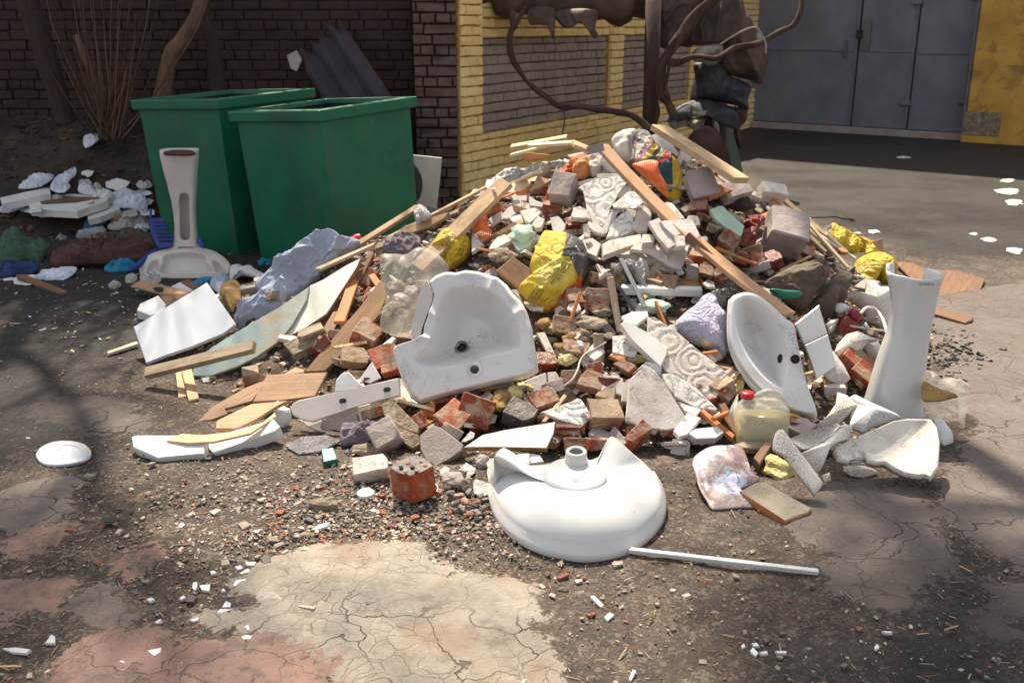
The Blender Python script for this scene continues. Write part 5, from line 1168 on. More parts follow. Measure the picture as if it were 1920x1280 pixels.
C('clear_film', Z2, [(1400,270),(1440,245),(1500,240),(1540,265),(1530,330),(1490,360),(1450,340)], 'film', '=crumpled clear film between lilac bag and tipped basin', 'plastic film', bulge=.04, wr=.02, ws=20, ridged=True)
C('clear_film', Z2, [(720,80),(800,45),(870,60),(920,25),(965,80),(970,180),(930,240),(880,170),(820,110),(740,110)], 'film', '=crumpled clear plastic film below the stacked pale tiles', 'plastic film', bulge=.05, wr=.02, ws=18, ridged=True, lift=.05)
C('white_wrapper', Z2, [(450,600),(490,610),(530,690),(560,740),(540,770),(490,740),(460,670)], 'film', '=white plastic wrapper among the bricks right of the shell-shaped basin', 'wrapper', bulge=.03, wr=.01, ws=20)
C('grit_mat', Z2, [(640,130),(720,90),(800,110),(900,170),(920,210),(860,250),(760,230),(680,200)], 'mortar', '=tangle of dry roots and dirt beside the clear film', 'root tangle', bulge=.05, wr=.03, ws=24)
C('denim_cloth', Z6, [(760,650),(800,590),(860,540),(900,500),(930,470),(890,430),(960,360),(1000,330),(1040,270),(1110,215),(1160,190),(1200,150),(1270,125),(1360,112),(1430,150),(1520,165),(1480,210),(1400,240),(1380,270),(1290,330),(1260,390),(1200,440),(1130,510),(1040,590),(950,640),(860,690),(800,718),(765,700)], 'denim', '=crumpled light blue cloth draped beside the near green bin', 'cloth', hf=folds(50, .06, .056, .07), wr=.002, ws=30, tilt=42, lat=-10, lift=.05, N=300, RG=90, closeback=.05); land('the light blue cloth', 590, 530)
C('blue_rag', Z6, [(620,420),(700,370),(740,400),(700,460),(690,490),(640,450)], 'denim', '=small pale blue rag behind the white panel', 'rag', bulge=.03, wr=.015, ws=18)
cq_ = atY(642, 466, hit(653, 458).y - .12); cax = Vector((.85, .25, .45)).normalized(); cn_ = lathe('drinks_can', [(.024, 0), (.032, .008), (.033, .02), (.033, .10), (.026, .115), (.025, .118)], cq_, cax, 'red_plastic'); tag(cn_, 'small red drinks can on the light blue cloth', 'can')
decal('white_script', '~e~', cn_, (654, 455), 9, 60, 'foam')
C('white_paper', Z6, [(735,390),(750,310),(830,320),(900,340),(960,375),(900,380),(800,370),(740,420)], 'foam', '=crumpled white paper left of the light blue cloth', 'paper', bulge=.03, wr=.01, ws=14, lift=.06)
C('bark_log', Z6, [(690,480),(740,430),(790,415),(810,460),(800,520),(770,560),(750,590),(720,560),(690,520)], 'ochre', '=mossy broken log end beside the white panel', 'log', bulge=.07, wr=.008, ws=12)
S('brick_shard', Z6, [(770,560),(810,510),(850,480),(860,500),(820,545),(790,562)], .02, 'brick', '=rust-red shard beside the mossy log end', 'shard')
C('turquoise_scrap', Z6, [(905,300),(930,268),(990,280),(1005,300),(980,315),(960,300),(930,315)], 'blue_film', '=turquoise plastic scrap in front of the near green bin', 'plastic scrap', bulge=.02, wr=.01)
C('turquoise_scrap', Z6, [(510,420),(560,395),(610,385),(645,395),(600,410),(560,430),(530,435)], 'blue_film', '=turquoise plastic scrap in front of the upturned dirty basin', 'plastic scrap', bulge=.02, wr=.01, z=.06)
# ===== left panels
wp_ = S('door_sheet', Z6, [(160,680),(600,412),(775,662),(700,720),(500,800),(350,850),(235,897)], .018, 'mirror_board', '=glossy white panel lying at the left foot of the heap', 'panel', tilt=34, lat=-9, z=.13, mside='foam', jag=0); land('the glossy white panel', 345, 610)
tp = S('painted_panel', Z6, [(500,975),(560,850),(700,760),(900,640),(1040,560),(1215,435),(1200,520),(1110,670),(1030,770),(900,860),(780,920),(620,975)], .012, 'teal_panel', '=curved grey-green hardboard panel under the light blue cloth', 'panel', tilt=38, lat=-12, lift=.05); land('the grey-green panel', 480, 640)
S('cream_panel', Z6, [(1035,765),(1060,710),(1220,430),(1300,400),(1440,310),(1525,265),(1500,320),(1320,600),(1200,680)], .02, 'cream_panel', '=cream door panel with brown edge leaning on the heap', 'panel', tilt=38, lat=-16, lift=.10, mside='hardboard'); land('the cream panel', 610, 560)
S('panel_backing', Z6, [(1040,790),(1320,620),(1345,590),(1570,260),(1600,220),(1600,250),(1545,360),(1330,660),(1180,740)], .02, 'wood_dark', '=splintered brown board edge under the cream panel', 'board', tilt=38, lat=-16, lift=.06)
PK('wooden_batten', Z6, (235,960), (885,800), .055, .03, 'wood_grey', '=grey nail-studded batten across the grey-green panel', 'batten', za=.06, zb=.22, roll=20)
S('wooden_lath', Z6, [(410,930),(455,925),(480,1095),(430,1105)], .012, 'pine', '=left one of two short laths under the batten', 'lath', z=.02, tilt=5, lat=0)
S('wooden_lath', Z6, [(445,925),(505,915),(553,1105),(490,1122)], .012, 'pine', '=right one of two short laths under the batten', 'lath', z=.035, tilt=6, lat=0)
S('wooden_strip', Z6, [(0,828),(180,765),(190,778),(10,838)], .01, 'cream_wood', '=thin pale strip left of the glossy white panel', 'strip', z=.02, tilt=5, lat=0)
S('plywood_piece', Z6, [(142,432),(205,398),(320,425),(500,465),(480,485),(340,480)], .012, 'mdf', '=flat plywood piece with a round hole in front of the upturned dirty basin', 'plywood', z=.06, tilt=10, lat=0)
S('knot_hole', Z6, [(275,448),(300,438),(340,445),(335,460),(295,462)], .004, 'bin_inside', '=dark round hole in the flat plywood piece', 'hole', z=.068, tilt=10, lat=0)
S('wooden_piece', Z6, [(320,485),(480,485),(470,510),(360,555),(340,530)], .03, 'wood_dark', '=short dark wooden piece under the holed plywood', 'wood', z=.04, tilt=10, lat=0)
S('foam_block', Z6, [(180,580),(200,540),(310,490),(355,545),(340,590),(260,612)], .06, 'foam', '=small white foam block left of the glossy white panel', 'foam block', z=.07, tilt=20, lat=5)
S('board_scrap', Z6, [(380,440),(440,410),(520,460),(490,470)], .012, 'foam', '=pale blue board scrap behind the glossy white panel', 'board', z=.05, tilt=15, lat=0)
S('board_scrap', Z6, [(440,408),(490,390),(560,430),(520,455)], .012, 'wood_dark', '=brown speckled board scrap beside turquoise plastic', 'board', z=.06, tilt=15, lat=0)
# ===== long planks
PK('long_plank', ID, (948,342), (782,505), .088, .028, 'pine', '=long pale plank running down the left side of the heap', 'plank', za=.83, zb=.45, roll=-8); land('the long pale plank', 870, 420)
PK('long_plank', ID, (1128,274), (1480,592), .088, .02, 'mdf', '=long tan plank slanting across the right face of the heap', 'plank', za=1.01, zb=.43, roll=-14, bow=-.035); land('the long tan plank', 1330, 460)
PK('under_plank', ID, (1290,440), (1465,598), .1, .03, 'wood_dark', '=dark plank lying beneath the long tan plank', 'plank', za=.68, zb=.36, roll=-30)
PK('long_plank', ID, (1236,240), (1392,340), .12, .03, 'pine', '=wide pale plank sloping off the top of the heap', 'plank', za=1.06, zb=.86, roll=-16); land('the top plank', 1310, 290)
S('curved_board', Z6, [(1185,950),(1270,850),(1400,700),(1520,560),(1600,455),(1640,400),(1670,420),(1672,520),(1640,600),(1520,740),(1400,850),(1310,945)], .022, 'hardboard', '=long curved brown board left of the clear rubbish sack', 'board', tilt=42, lat=-22, lift=.10); land('the curved brown board', 650, 620)
PK('wooden_batten', Z6, (1400,690), (1500,430), .05, .02, 'wood_orange', '=thin brown batten between cream panel and curved board', 'batten', la=.03, lb=.05)
PK('wooden_stick', ID, (640,478), (784,388), .03, .025, 'pine', '=thin wooden stick pointing up across the near green bin', 'stick', za=.42, zb=.62, roll=20)
S('wooden_board', ZT, [(0,800),(90,770),(230,650),(480,560),(820,450),(760,530),(560,640),(330,720),(120,790)], .02, 'pine', '=slim board behind the long pale plank', 'board', tilt=50, lat=-24, lift=.05)
S('wooden_board', ZT, [(500,560),(760,400),(905,305),(930,330),(860,420),(700,500),(560,570)], .015, 'wood_dark', '=dark splintered board under the pillar corner', 'board', tilt=45, lat=-24, lift=.10)
S('wooden_board', ZT, [(740,490),(960,340),(1120,180),(1190,175),(1250,120),(1255,160),(1100,290),(900,420)], .015, 'wood_grey', '=split weathered board left of the long pale plank', 'board', tilt=45, lat=-24, lift=.08)
S('wooden_board', Z6, [(1240,330),(1400,260),(1620,165),(1600,190),(1420,270),(1280,335)], .02, 'cream_wood', '=cream lath above the cream panel', 'lath', tilt=40, lat=-15, lift=.12)
S('wooden_board', Z6, [(1600,180),(1700,160),(1792,130),(1792,160),(1700,180),(1610,215)], .02, 'wood_grey', '=pale board end above the clear rubbish sack', 'board', tilt=40, lat=-15, lift=.10)
S('metal_flashing', ZT, [(480,352),(725,420),(690,450),(560,510)], .01, 'tar_blue', '=dark blue-grey triangular sheet beside the near green bin', 'metal sheet', tilt=50, lat=-10, lift=.12)
tf = S('table_top', ID, [(768,290),(828,296),(824,340),(818,391),(790,400),(768,395)], .05, 'ceramic_bisque', '=upright beige board with an oval cutout behind the near green bin', 'board', Y=7.6, tilt=86, lat=3)
sheet('oval_cutout', [(768,308),(780,312),(790,330),(792,350),(786,372),(772,385),(768,380)], 'tar_blue', .004, .001, tilt=86, lat=3, Y=7.56, parent=tf, RG=6)
C('white_bag', ZT, [(400,480),(450,450),(560,470),(600,500),(540,540),(480,560),(410,590)], 'film', '=white plastic bag beside the near green bin corner', 'plastic bag', bulge=.05, wr=.015, lift=.06)
C('grey_rag', ZT, [(0,860),(150,800),(270,780),(330,750),(450,770),(455,850),(400,900),(330,950),(270,1000),(150,990),(0,950)], 'grey_cloth', '=grey crumpled cloth above the clear rubbish sack', 'cloth', bulge=.05, wr=.02, ws=16, ridged=True, lift=.05)
# top-left sticks
PK('thin_strip', Z5, (285,170), (560,152), .035, .015, 'cream_wood', '=thin bent pale strip on the left shoulder of the heap', 'strip', za=.98, zb=1.0)
PK('thin_strip', Z5, (187,225), (400,172), .03, .012, 'cream_wood', '=thin pale strip crossing below the bent strip', 'strip', za=.92, zb=.98)
PK('thin_strip', Z5, (560,158), (650,195), .06, .02, 'pine', '=short pale board end at the left of the heap top', 'board', za=1.0, zb=.97)
S('brown_board', Z5, [(262,207),(420,222),(422,240),(268,262)], .012, 'wood_orange', '=small brown board standing above the long batten', 'board', tilt=60, lat=0, lift=.10)
PK('wooden_batten', Z5, (188,298), (524,240), .05, .035, 'pine', '=square pale batten above the silvery foil', 'batten', la=.10, lb=.10)
S('slate_piece', Z5, [(520,225),(620,205),(622,220),(540,240)], .02, 'concrete_block', 'grey flat stone slab', 'slab')
S('cement_slab', Z5, [(650,160),(720,118),(735,140),(660,200),(640,190)], .03, 'concrete_block', 'grey cement slab', 'slab', lift=.08)
S('plaster_board', Z5, [(0,480),(180,400),(345,350),(360,400),(300,440),(140,450),(40,500)], .018, 'cream_wood', '=pale sunlit board below the silvery foil', 'board', tilt=40, lat=-14, lift=.10)
S('wooden_board', Z5, [(345,350),(430,375),(360,420),(300,440)], .02, 'pine', '=short pine end beside the sunlit board', 'board', tilt=42, lat=-5, lift=.10)
S('board_scrap', ZT, [(1305,380),(1480,335),(1530,430),(1520,445),(1310,480)], .02, 'wood_orange', '=orange board end sticking out beside the left mesh net', 'board', tilt=55, lat=-10, lift=.11)
S('red_strip', ZT, [(1240,350),(1500,250),(1690,175),(1700,190),(1520,265),(1260,365)], .006, 'bag_orange', '=thin orange-red strip left of the heap top', 'strip', lift=.12)
# ===== ornament tiles and plaster of the top
PL = [
 ([(590,420),(700,365),(905,347),(790,520),(700,490),(620,440)],.014,'ornament','large ornamented white'),
 ([(620,440),(700,490),(795,520),(740,655),(640,600),(640,520)],.014,'ornament','ornamented white'),
 ([(700,340),(830,337),(860,350),(840,362),(705,365)],.02,'gypsum','narrow white'),
 ([(563,395),(700,360),(700,380),(600,412)],.02,'gypsum','narrow grey-white'),
 ([(820,440),(880,405),(920,420),(900,460),(830,480)],.02,'gypsum','small white'),
 ([(795,520),(830,500),(890,445),(960,440),(990,460),(960,530),(940,545),(800,540)],.02,'ornament','broad ornamented white'),
 ([(990,470),(1020,455),(1045,480),(1060,560),(1030,540),(980,510)],.03,'gypsum','upright white'),
 ([(1055,510),(1150,510),(1230,605),(1150,615),(1075,590)],.018,'gypsum','wide white'),
 ([(780,570),(830,560),(760,700),(735,700),(740,650)],.02,'gypsum_pink','small pinkish'),
 ([(800,620),(880,560),(915,590),(925,680),(850,710),(760,715)],.02,'ornament','grey-white ornamented'),
 ([(880,545),(940,560),(930,600),(910,600)],.02,'gypsum','small white'),
 ([(910,655),(960,530),(985,525),(1030,570),(1000,680),(960,680)],.025,'gypsum','pale wedge-shaped'),
 ([(965,630),(1020,575),(1030,600),(990,650)],.02,'gypsum','small white'),
 ([(650,620),(740,660),(745,700),(700,690),(655,660)],.02,'gypsum_pink','small speckled'),
 ([(640,600),(650,575),(700,600),(690,620)],.02,'gypsum','tiny white'),
 ([(545,595),(560,540),(600,530),(652,560),(640,605)],.03,'gypsum_pink','square pinkish'),
 ([(615,640),(640,635),(665,650),(660,720),(625,715)],.02,'gypsum_pink','small upright'),
 ([(530,405),(580,400),(600,430),(560,440)],.02,'gypsum','small white'),
 ([(660,590),(720,620),(720,650),(680,640)],.02,'gypsum','tiny pale'),
 ([(240,560),(330,540),(368,570),(300,632),(270,620)],.016,'gypsum','flat white'),
 ([(110,600),(220,490),(250,500),(245,560),(160,610)],.02,'gypsum_pink','broad pinkish'),
 ([(50,610),(130,560),(150,600),(80,650)],.02,'gypsum_pink','small pinkish'),
 ([(295,470),(360,510),(430,520),(420,540),(300,530)],.02,'gypsum','flat pale'),
 ([(310,640),(350,590),(390,610),(370,660),(330,665)],.03,'gypsum','small lumpy'),
 ([(420,600),(470,590),(515,640),(500,690),(440,680)],.02,'gypsum','crumbled white'),
 ([(50,790),(100,720),(150,700),(200,730),(180,745),(60,800)],.02,'gypsum','wedge-shaped white'),
 ([(185,660),(230,655),(240,680),(200,700)],.02,'gypsum_pink','small pinkish'),
 ([(0,440),(60,430),(110,470),(100,490),(0,510)],.02,'gypsum_pink','flat pinkish'),
 ([(190,470),(240,440),(290,470),(280,500),(200,500)],.03,'gypsum','lumpy white'),
 ([(1015,110),(1090,90),(1140,140),(1200,230),(1160,235),(1080,180)],.025,'gypsum','long white'),
 ([(1040,60),(1050,40),(1075,60),(1100,90),(1070,95)],.02,'gypsum','small topmost white'),
 ([(1195,200),(1240,195),(1275,225),(1270,250),(1240,270),(1210,240)],.03,'gypsum','white'),
 ([(1155,300),(1200,220),(1220,225),(1215,260),(1180,310)],.02,'white_board','white tapering'),
]
for i, (P_, th, m, adj) in enumerate(PL): S('plaster_piece', Z5, P_, th, m, adj + ' plaster piece', 'plaster', lift=.055 + (.012 * ((i * 5) % 4)) + (.03 if i == 0 else 0), tilt=40 + random.uniform(-5, 9), lat=random.uniform(-8, 8), jag=.003)
STK = [  # the stacked pale tiles
 ([(810,810),(880,790),(1160,890),(1165,940),(1000,880)],.02,'gypsum_pink','lowest'),
 ([(900,790),(960,760),(1130,800),(1220,890),(1200,920),(1090,880)],.018,'gypsum_pink','low'),
 ([(985,760),(1180,790),(1262,760),(1210,910),(1150,890),(1000,800)],.016,'gypsum_pink','right-hand'),
 ([(930,760),(1000,745),(1140,800),(1125,838),(1000,800),(900,790)],.018,'gypsum','broad'),
 ([(735,760),(775,735),(965,697),(972,750),(900,770),(740,830)],.032,'gypsum','long front'),
 ([(975,700),(1030,698),(1055,715),(1040,750),(975,755)],.032,'gypsum','small broken'),
 ([(1130,770),(1220,735),(1235,740),(1230,775),(1180,785)],.02,'gypsum','thin'),
 ([(1010,625),(1075,600),(1140,690),(1175,765),(1130,790),(1070,720)],.022,'gypsum_pink','upright'),
 ([(1080,620),(1160,620),(1260,605),(1290,640),(1325,715),(1320,760),(1270,740),(1230,690),(1160,710),(1110,660)],.03,'gypsum_pink','top'),
 ([(1165,700),(1230,710),(1235,770),(1180,775)],.02,'gypsum_pink','small square'),
]
for i, (P_, th, m, adj) in enumerate(STK): S('pale_tile', Z5, P_, th, m, adj + ' pale tile of the broken stack', 'tile', tilt=30 + i, lat=4, lift=.03 + .021 * i)
land('the stacked pale tiles', 1230, 470)
# blocks on top right
B('aerated_block', Z5, 513, 487, 135, 130, -18, 'concrete_block', '=cube-like grey block left of the ornamented tiles', 'block', t=.11, tilt=50, lat=-15, lift=.06, rough=.03); land('the small grey cube', 1060, 372)
B('aerated_block', Z5, 1300, 455, 175, 150, 18, 'concrete_block', '=pinkish grey slab below the red-lettered cement bag', 'block', t=.06, tilt=50, lat=8, lift=.06, rough=.05)
B('aerated_block', Z5, 1495, 495, 190, 90, 28, 'concrete_block', '=flat grey block right of the triangular chipboard', 'block', t=.06, tilt=40, lat=15, lift=.05, rough=.03)
S('chipboard_triangle', Z5, [(1338,355),(1515,437),(1380,490),(1365,440)], .02, 'wood_orange', '=triangular orange chipboard piece near the heap top', 'chipboard', tilt=45, lat=5, lift=.14)
S('gypsum_bar', Z5, [(1425,340),(1560,390),(1700,470),(1690,490),(1560,430),(1440,370)], .03, 'gypsum_pink', 'long grey plaster bar', 'plaster', tilt=40, lat=22, lift=.08)
B('plaster_block', Z5, 1705, 520, 165, 70, 8, 'gypsum_pink', 'cream plaster block', 'plaster', t=.08, tilt=35, lat=20, lift=.06, rough=.1)
mg = S('mint_board', ZR, [(535,70),(670,30),(760,130),(910,250),(870,365),(830,360),(700,270),(580,160)], .02, 'mint', '=pale mint green board fragment on the right of the heap', 'board fragment', tilt=42, lat=10, lift=.08, jag=.003); land('the mint green board', 1365, 415)
C('red_leather', ZR, [(790,410),(870,350),(940,300),(900,220),(980,160),(1080,150),(1130,200),(1060,290),(1040,400),(1000,500),(960,520),(860,480)], 'leather', '=crumpled dark red leather piece beside the large grey block', 'leather', bulge=.06, wr=.014, ws=9, ridged=True, lift=.05, tilt=42)
C('rust_scrap', ZR, [(1080,140),(1180,100),(1210,130),(1160,220),(1110,230)], 'wood_orange', '=orange-brown fabric scrap above the dark red leather', 'fabric', bulge=.02, wr=.012)
B('brick', ZR, 425, 110, 200, 130, -10, 'wet_brick', 'dark red', 'brick', lift=.02) if False else None
gb2 = B('large_grey_block', ZR, 1275, 450, 430, 330, -14, 'concrete_block', '=largest grey aerated concrete block on the right slope', 'block', t=.17, tilt=38, lat=12, lift=.04, rough=.03); land('the large grey block', 1458, 465)
def BR(zf, L_, noun='brick'):
    for (x, y, w, h, a, m, adj) in L_:
        nm = 'broken_brick' if 'brick' in m or m == 'charred' else 'rubble_block'
        B(nm, zf, x, y, w, h, a, m, adj + (' brick' if nm == 'broken_brick' else ' block'), 'brick' if nm == 'broken_brick' else 'block', rough=.14, chip=2, lat=random.uniform(-22, 22), tilt=random.uniform(10, 62), lift=.015)
BR(ZR, [(425,110,200,130,-15,'wet_brick','dark red'),(720,440,160,130,-45,'brick_bright','orange hollow'),(1200,700,230,170,25,'wet_brick','glossy red-brown'),(1050,660,130,100,-30,'wet_brick','small dark red'),(880,640,120,100,-20,'wet_brick','dark'),
 (500,640,150,150,0,'brick_bright','orange ribbed'),(480,770,170,110,-35,'brick_bright','orange angular'),(620,850,120,110,50,'brick_bright','small orange'),(1480,650,80,70,0,'brick_bright','tiny orange'),(1560,580,180,110,-20,'brick','flat hollow'),
 (60,960,150,190,90,'brick_dusty','upright dusty'),(380,560,120,80,10,'mortar','mortar-crusted'),(560,330,160,80,-30,'mortar','crumbly'),(600,250,140,70,-20,'mortar','crumbly brown')])
BR(Z2, [(600,330,180,130,-3,'brick','dirt-topped red'),(240,770,150,90,5,'wet_brick','smooth red'),(360,510,170,100,-5,'brick_dusty','red-pink'),(200,1060,240,110,25,'brick','long red'),(410,1210,210,110,0,'brick','dark red'),(640,1160,240,150,10,'brick_dusty','large dusty'),
 (560,920,190,110,-25,'brick_dusty','white-crusted'),(690,1020,160,110,-30,'brick_dusty','half-buried'),(570,810,120,70,15,'brick','small'),(440,690,110,150,80,'brick','tilted'),(60,1160,140,110,30,'charred','charred black'),
 (1060,230,130,170,85,'brick_dusty','dusty brown'),(1000,220,100,110,70,'brick_dusty','pale brown'),(430,340,150,120,85,'brick','shadowed'),(850,1250,120,60,0,'brick','flat red'),(1080,1260,150,60,10,'brick','lower red'),(420,870,150,80,0,'brick_dusty','grey-topped'),
 (1500,960,150,110,-60,'brick_dusty','brown'),(1180,1240,120,60,0,'brick','red'),(640,400,110,70,20,'mortar','crusted')])
BR(ZB, [(950,280,210,200,70,'brick','large mortared red'),(800,360,210,170,-50,'brick_bright','ribbed orange'),(1260,330,220,140,-35,'charred','hollow charred'),(1590,410,200,110,-10,'brick','solid red'),(1700,510,260,70,0,'brick','long flat red'),
 (1400,220,230,110,28,'brick','brown-red'),(750,210,140,90,10,'wet_brick','dark hidden'),(1820,350,150,130,10,'brick_dusty','dusty'),(560,350,100,90,30,'brick','small red'),(1490,1300,10,10,0,'brick','tiny') ][:9])
BR(Z6, [(1480,890,160,90,3,'brick_dusty','dusty round-edged'),(1680,900,170,120,25,'brick_bright','bright orange'),(1560,770,170,130,-30,'brick','grey-topped'),(1560,400,140,90,-30,'brick','dark hidden'),(1720,960,120,60,15,'brick_bright','orange lower'),(1480,990,150,50,5,'brick_dusty','thin'),(870,1000,100,80,30,'brick_dusty','half-hidden')])
BR(Z5, [(420,500,80,70,-20,'brick_bright','small orange'),(350,440,110,60,0,'brick','dark'),(1040,990,120,60,0,'brick','hidden red'),(1340,860,90,110,80,'brick_bright','ribbed'),(1350,950,90,60,-20,'brick','small'),(1430,970,90,60,30,'brick','small angular'),(1480,770,120,90,-40,'brick','red'),(1560,860,90,60,-20,'wet_brick','dark'),(430,570,120,60,-10,'brick','flat dark'),(1660,870,90,60,0,'brick','small'),(560,650,90,50,0,'wet_brick','dark'),(1090,1010,90,80,0,'brick','shaded')])
BR(ZY, [(1040,1000,130,220,90,'brick','mortared upright')])
# central pieces right of the basin
SL = [
 (Z2,[(205,1100),(420,1030),(460,1000),(490,1010),(562,1120),(500,1200),(360,1160)],.02,'ornament','triangular ornamented',{'lift':.09,'tilt':40,'lat':3}),
 (Z2,[(830,870),(940,770),(1000,800),(1060,870),(1240,1160),(1180,1210),(1080,1225),(940,1210),(800,1165)],.02,'gypsum_pink','large smooth fan-shaped',{'lift':.11,'tilt':48,'lat':2}),
 (Z2,[(960,430),(1010,430),(1150,520),(1300,650),(1525,830),(1500,900),(1430,1020),(1280,940),(1150,880),(1080,800),(1000,650),(960,520)],.02,'ornament_pink','largest ornamented',{'lift':.09,'tilt':44,'lat':6}),
 (Z2,[(1060,830),(1130,830),(1300,930),(1450,1075),(1440,1085),(1300,1070),(1150,990),(1080,900)],.02,'ornament','long scrolled',{'lift':.11,'tilt':46,'lat':6}),
 (Z2,[(850,830),(950,740),(1060,770),(1050,850),(1000,800),(940,770)],.02,'ornament','small ornamented',{'lift':.10,'tilt':48}),
 (Z2,[(710,560),(850,555),(895,630),(870,720),(780,690),(710,680)],.03,'ornament','square ornamented',{'lift':.06,'tilt':40}),
 (Z2,[(765,480),(800,450),(960,540),(1100,650),(1090,690),(1050,780),(1010,740),(850,590)],.05,'white_board','long whitewashed',{'lift':.12,'tilt':45,'lat':-5}),
 (Z2,[(770,425),(850,390),(955,385),(965,425),(880,485),(790,455)],.02,'white_board','flat white',{'lift':.14,'tilt':40}),
 (Z2,[(600,820),(780,860),(800,930),(790,985),(600,940),(568,880)],.035,'gypsum','thick white',{'lift':.05}),
 (Z2,[(88,880),(240,820),(250,930),(150,970),(110,930)],.03,'gypsum_pink','pinkish left half',{'lift':.05,'tilt':50,'lat':-3}),
 (Z2,[(250,820),(310,815),(360,900),(260,930)],.03,'gypsum_pink','pinkish right half',{'lift':.05,'tilt':50,'lat':3}),
 (Z2,[(170,540),(230,535),(300,680),(290,715),(250,690)],.02,'gypsum','speckled upright',{'lift':.05}),
 (Z2,[(780,900),(830,860),(830,1030),(770,1025)],.02,'gypsum_pink','narrow grey',{'lift':.05}),
 (Z2,[(1170,1020),(1340,1080),(1300,1130),(1220,1090)],.02,'white_board','white edge',{'lift':.06}),
 (Z2,[(1140,1230),(1240,1100),(1340,1140),(1240,1260),(1180,1275)],.018,'gypsum_pink','pale triangular',{'lift':.05}),
 (Z2,[(1240,1250),(1300,1215),(1450,1200),(1500,1240),(1440,1285),(1300,1290)],.04,'foam','rounded white',{'lift':.05}),
 (ZB,[(865,520),(1000,430),(1150,400),(1510,340),(1500,420),(1450,525),(1300,520),(1050,515)],.03,'white_board','broad smooth white',{'lift':.07,'tilt':36,'lat':3,'mside':'ochre'}),
 (ZB,[(1160,600),(1250,565),(1330,560),(1330,640),(1190,650)],.015,'ceramic','white tile',{'lift':.03}),
 (ZB,[(1332,560),(1400,570),(1430,620),(1330,636)],.015,'ceramic','white cracked tile',{'lift':.03}),
 (ZB,[(1015,600),(1120,590),(1060,680),(1040,690)],.03,'gypsum_pink','pale corner',{'lift':.03}),
 (ZB,[(553,440),(640,362),(700,380),(860,500),(850,540),(760,600),(670,650),(600,620),(560,540)],.07,'concrete_block','large pinkish grey',{'lift':.07,'tilt':45,'lat':-4}),
 (ZB,[(280,220),(300,165),(400,220),(545,370),(540,420),(460,400),(330,330),(300,290)],.06,'mortar','long mortar-crusted',{'lift':.07,'tilt':40,'lat':-14}),
 (ZB,[(310,310),(460,400),(540,430),(555,500),(500,530),(420,470),(330,390)],.05,'mortar','lower mortar-crusted',{'lift':.04,'tilt':40,'lat':-14}),
 (ZB,[(1145,110),(1300,75),(1310,90),(1250,130),(1160,150)],.04,'concrete_block','narrow grey',{'lift':.05}),
 (ZA,[(185,1080),(360,940),(385,955),(300,1050),(200,1100)],.02,'gypsum','speckled white',{'lift':.04}),
 (ZA,[(125,1245),(215,1120),(280,1235),(200,1275)],.008,'ceramic','curved white shard',{'lift':.06,'tilt':50}),
 (Z6,[(1370,1070),(1375,1000),(1410,960),(1450,950),(1530,1030),(1500,1050),(1440,1060)],.02,'foam','speckled rounded white',{'lift':.06,'tilt':55}),
 (ZA,[(1030,330),(1140,225),(1190,270),(1100,320)],.02,'gypsum','wedge-like white',{'lift':.06}),
 (ZA,[(915,215),(1005,290),(920,345)],.02,'gypsum_pink','triangular pinkish',{'lift':.05}),
 (ZA,[(1230,260),(1290,220),(1350,260),(1330,300),(1250,340),(1215,300)],.05,'mint','greenish',{'lift':.04}),
 (ZA,[(1040,600),(1060,640),(1100,640)],.02,'gypsum','tiny',{}),
 (ZA,[(1700,260),(1770,245),(1835,290),(1800,380),(1730,350)],.03,'gypsum','speckled round',{'lift':.05}),
 (ZA,[(1840,290),(1882,270),(1882,370),(1840,360)],.03,'gypsum','small edge',{'lift':.05}),
 (ZA,[(1380,910),(1440,920),(1510,1060),(1470,1100),(1420,1030)],.02,'gypsum','speckled upright',{'lift':.04}) if False else (ZA,[(1670,250),(1715,215),(1710,250),(1690,265)],.02,'white_board','tiny white stick-like',{'lift':.06}),
]
for zf, P_, th, m, adj, k in SL:
    n_ = 'plaster_piece' if m not in ('ceramic', 'white_board') else 'white_fragment'
    S(n_, zf, P_, th, m, adj + (' plaster piece' if n_ == 'plaster_piece' else ' fragment'), 'plaster' if n_ == 'plaster_piece' else 'fragment', **k)
land('the fan-shaped plaster piece', 1230, 740); land('the largest ornamented tile', 1290, 680)
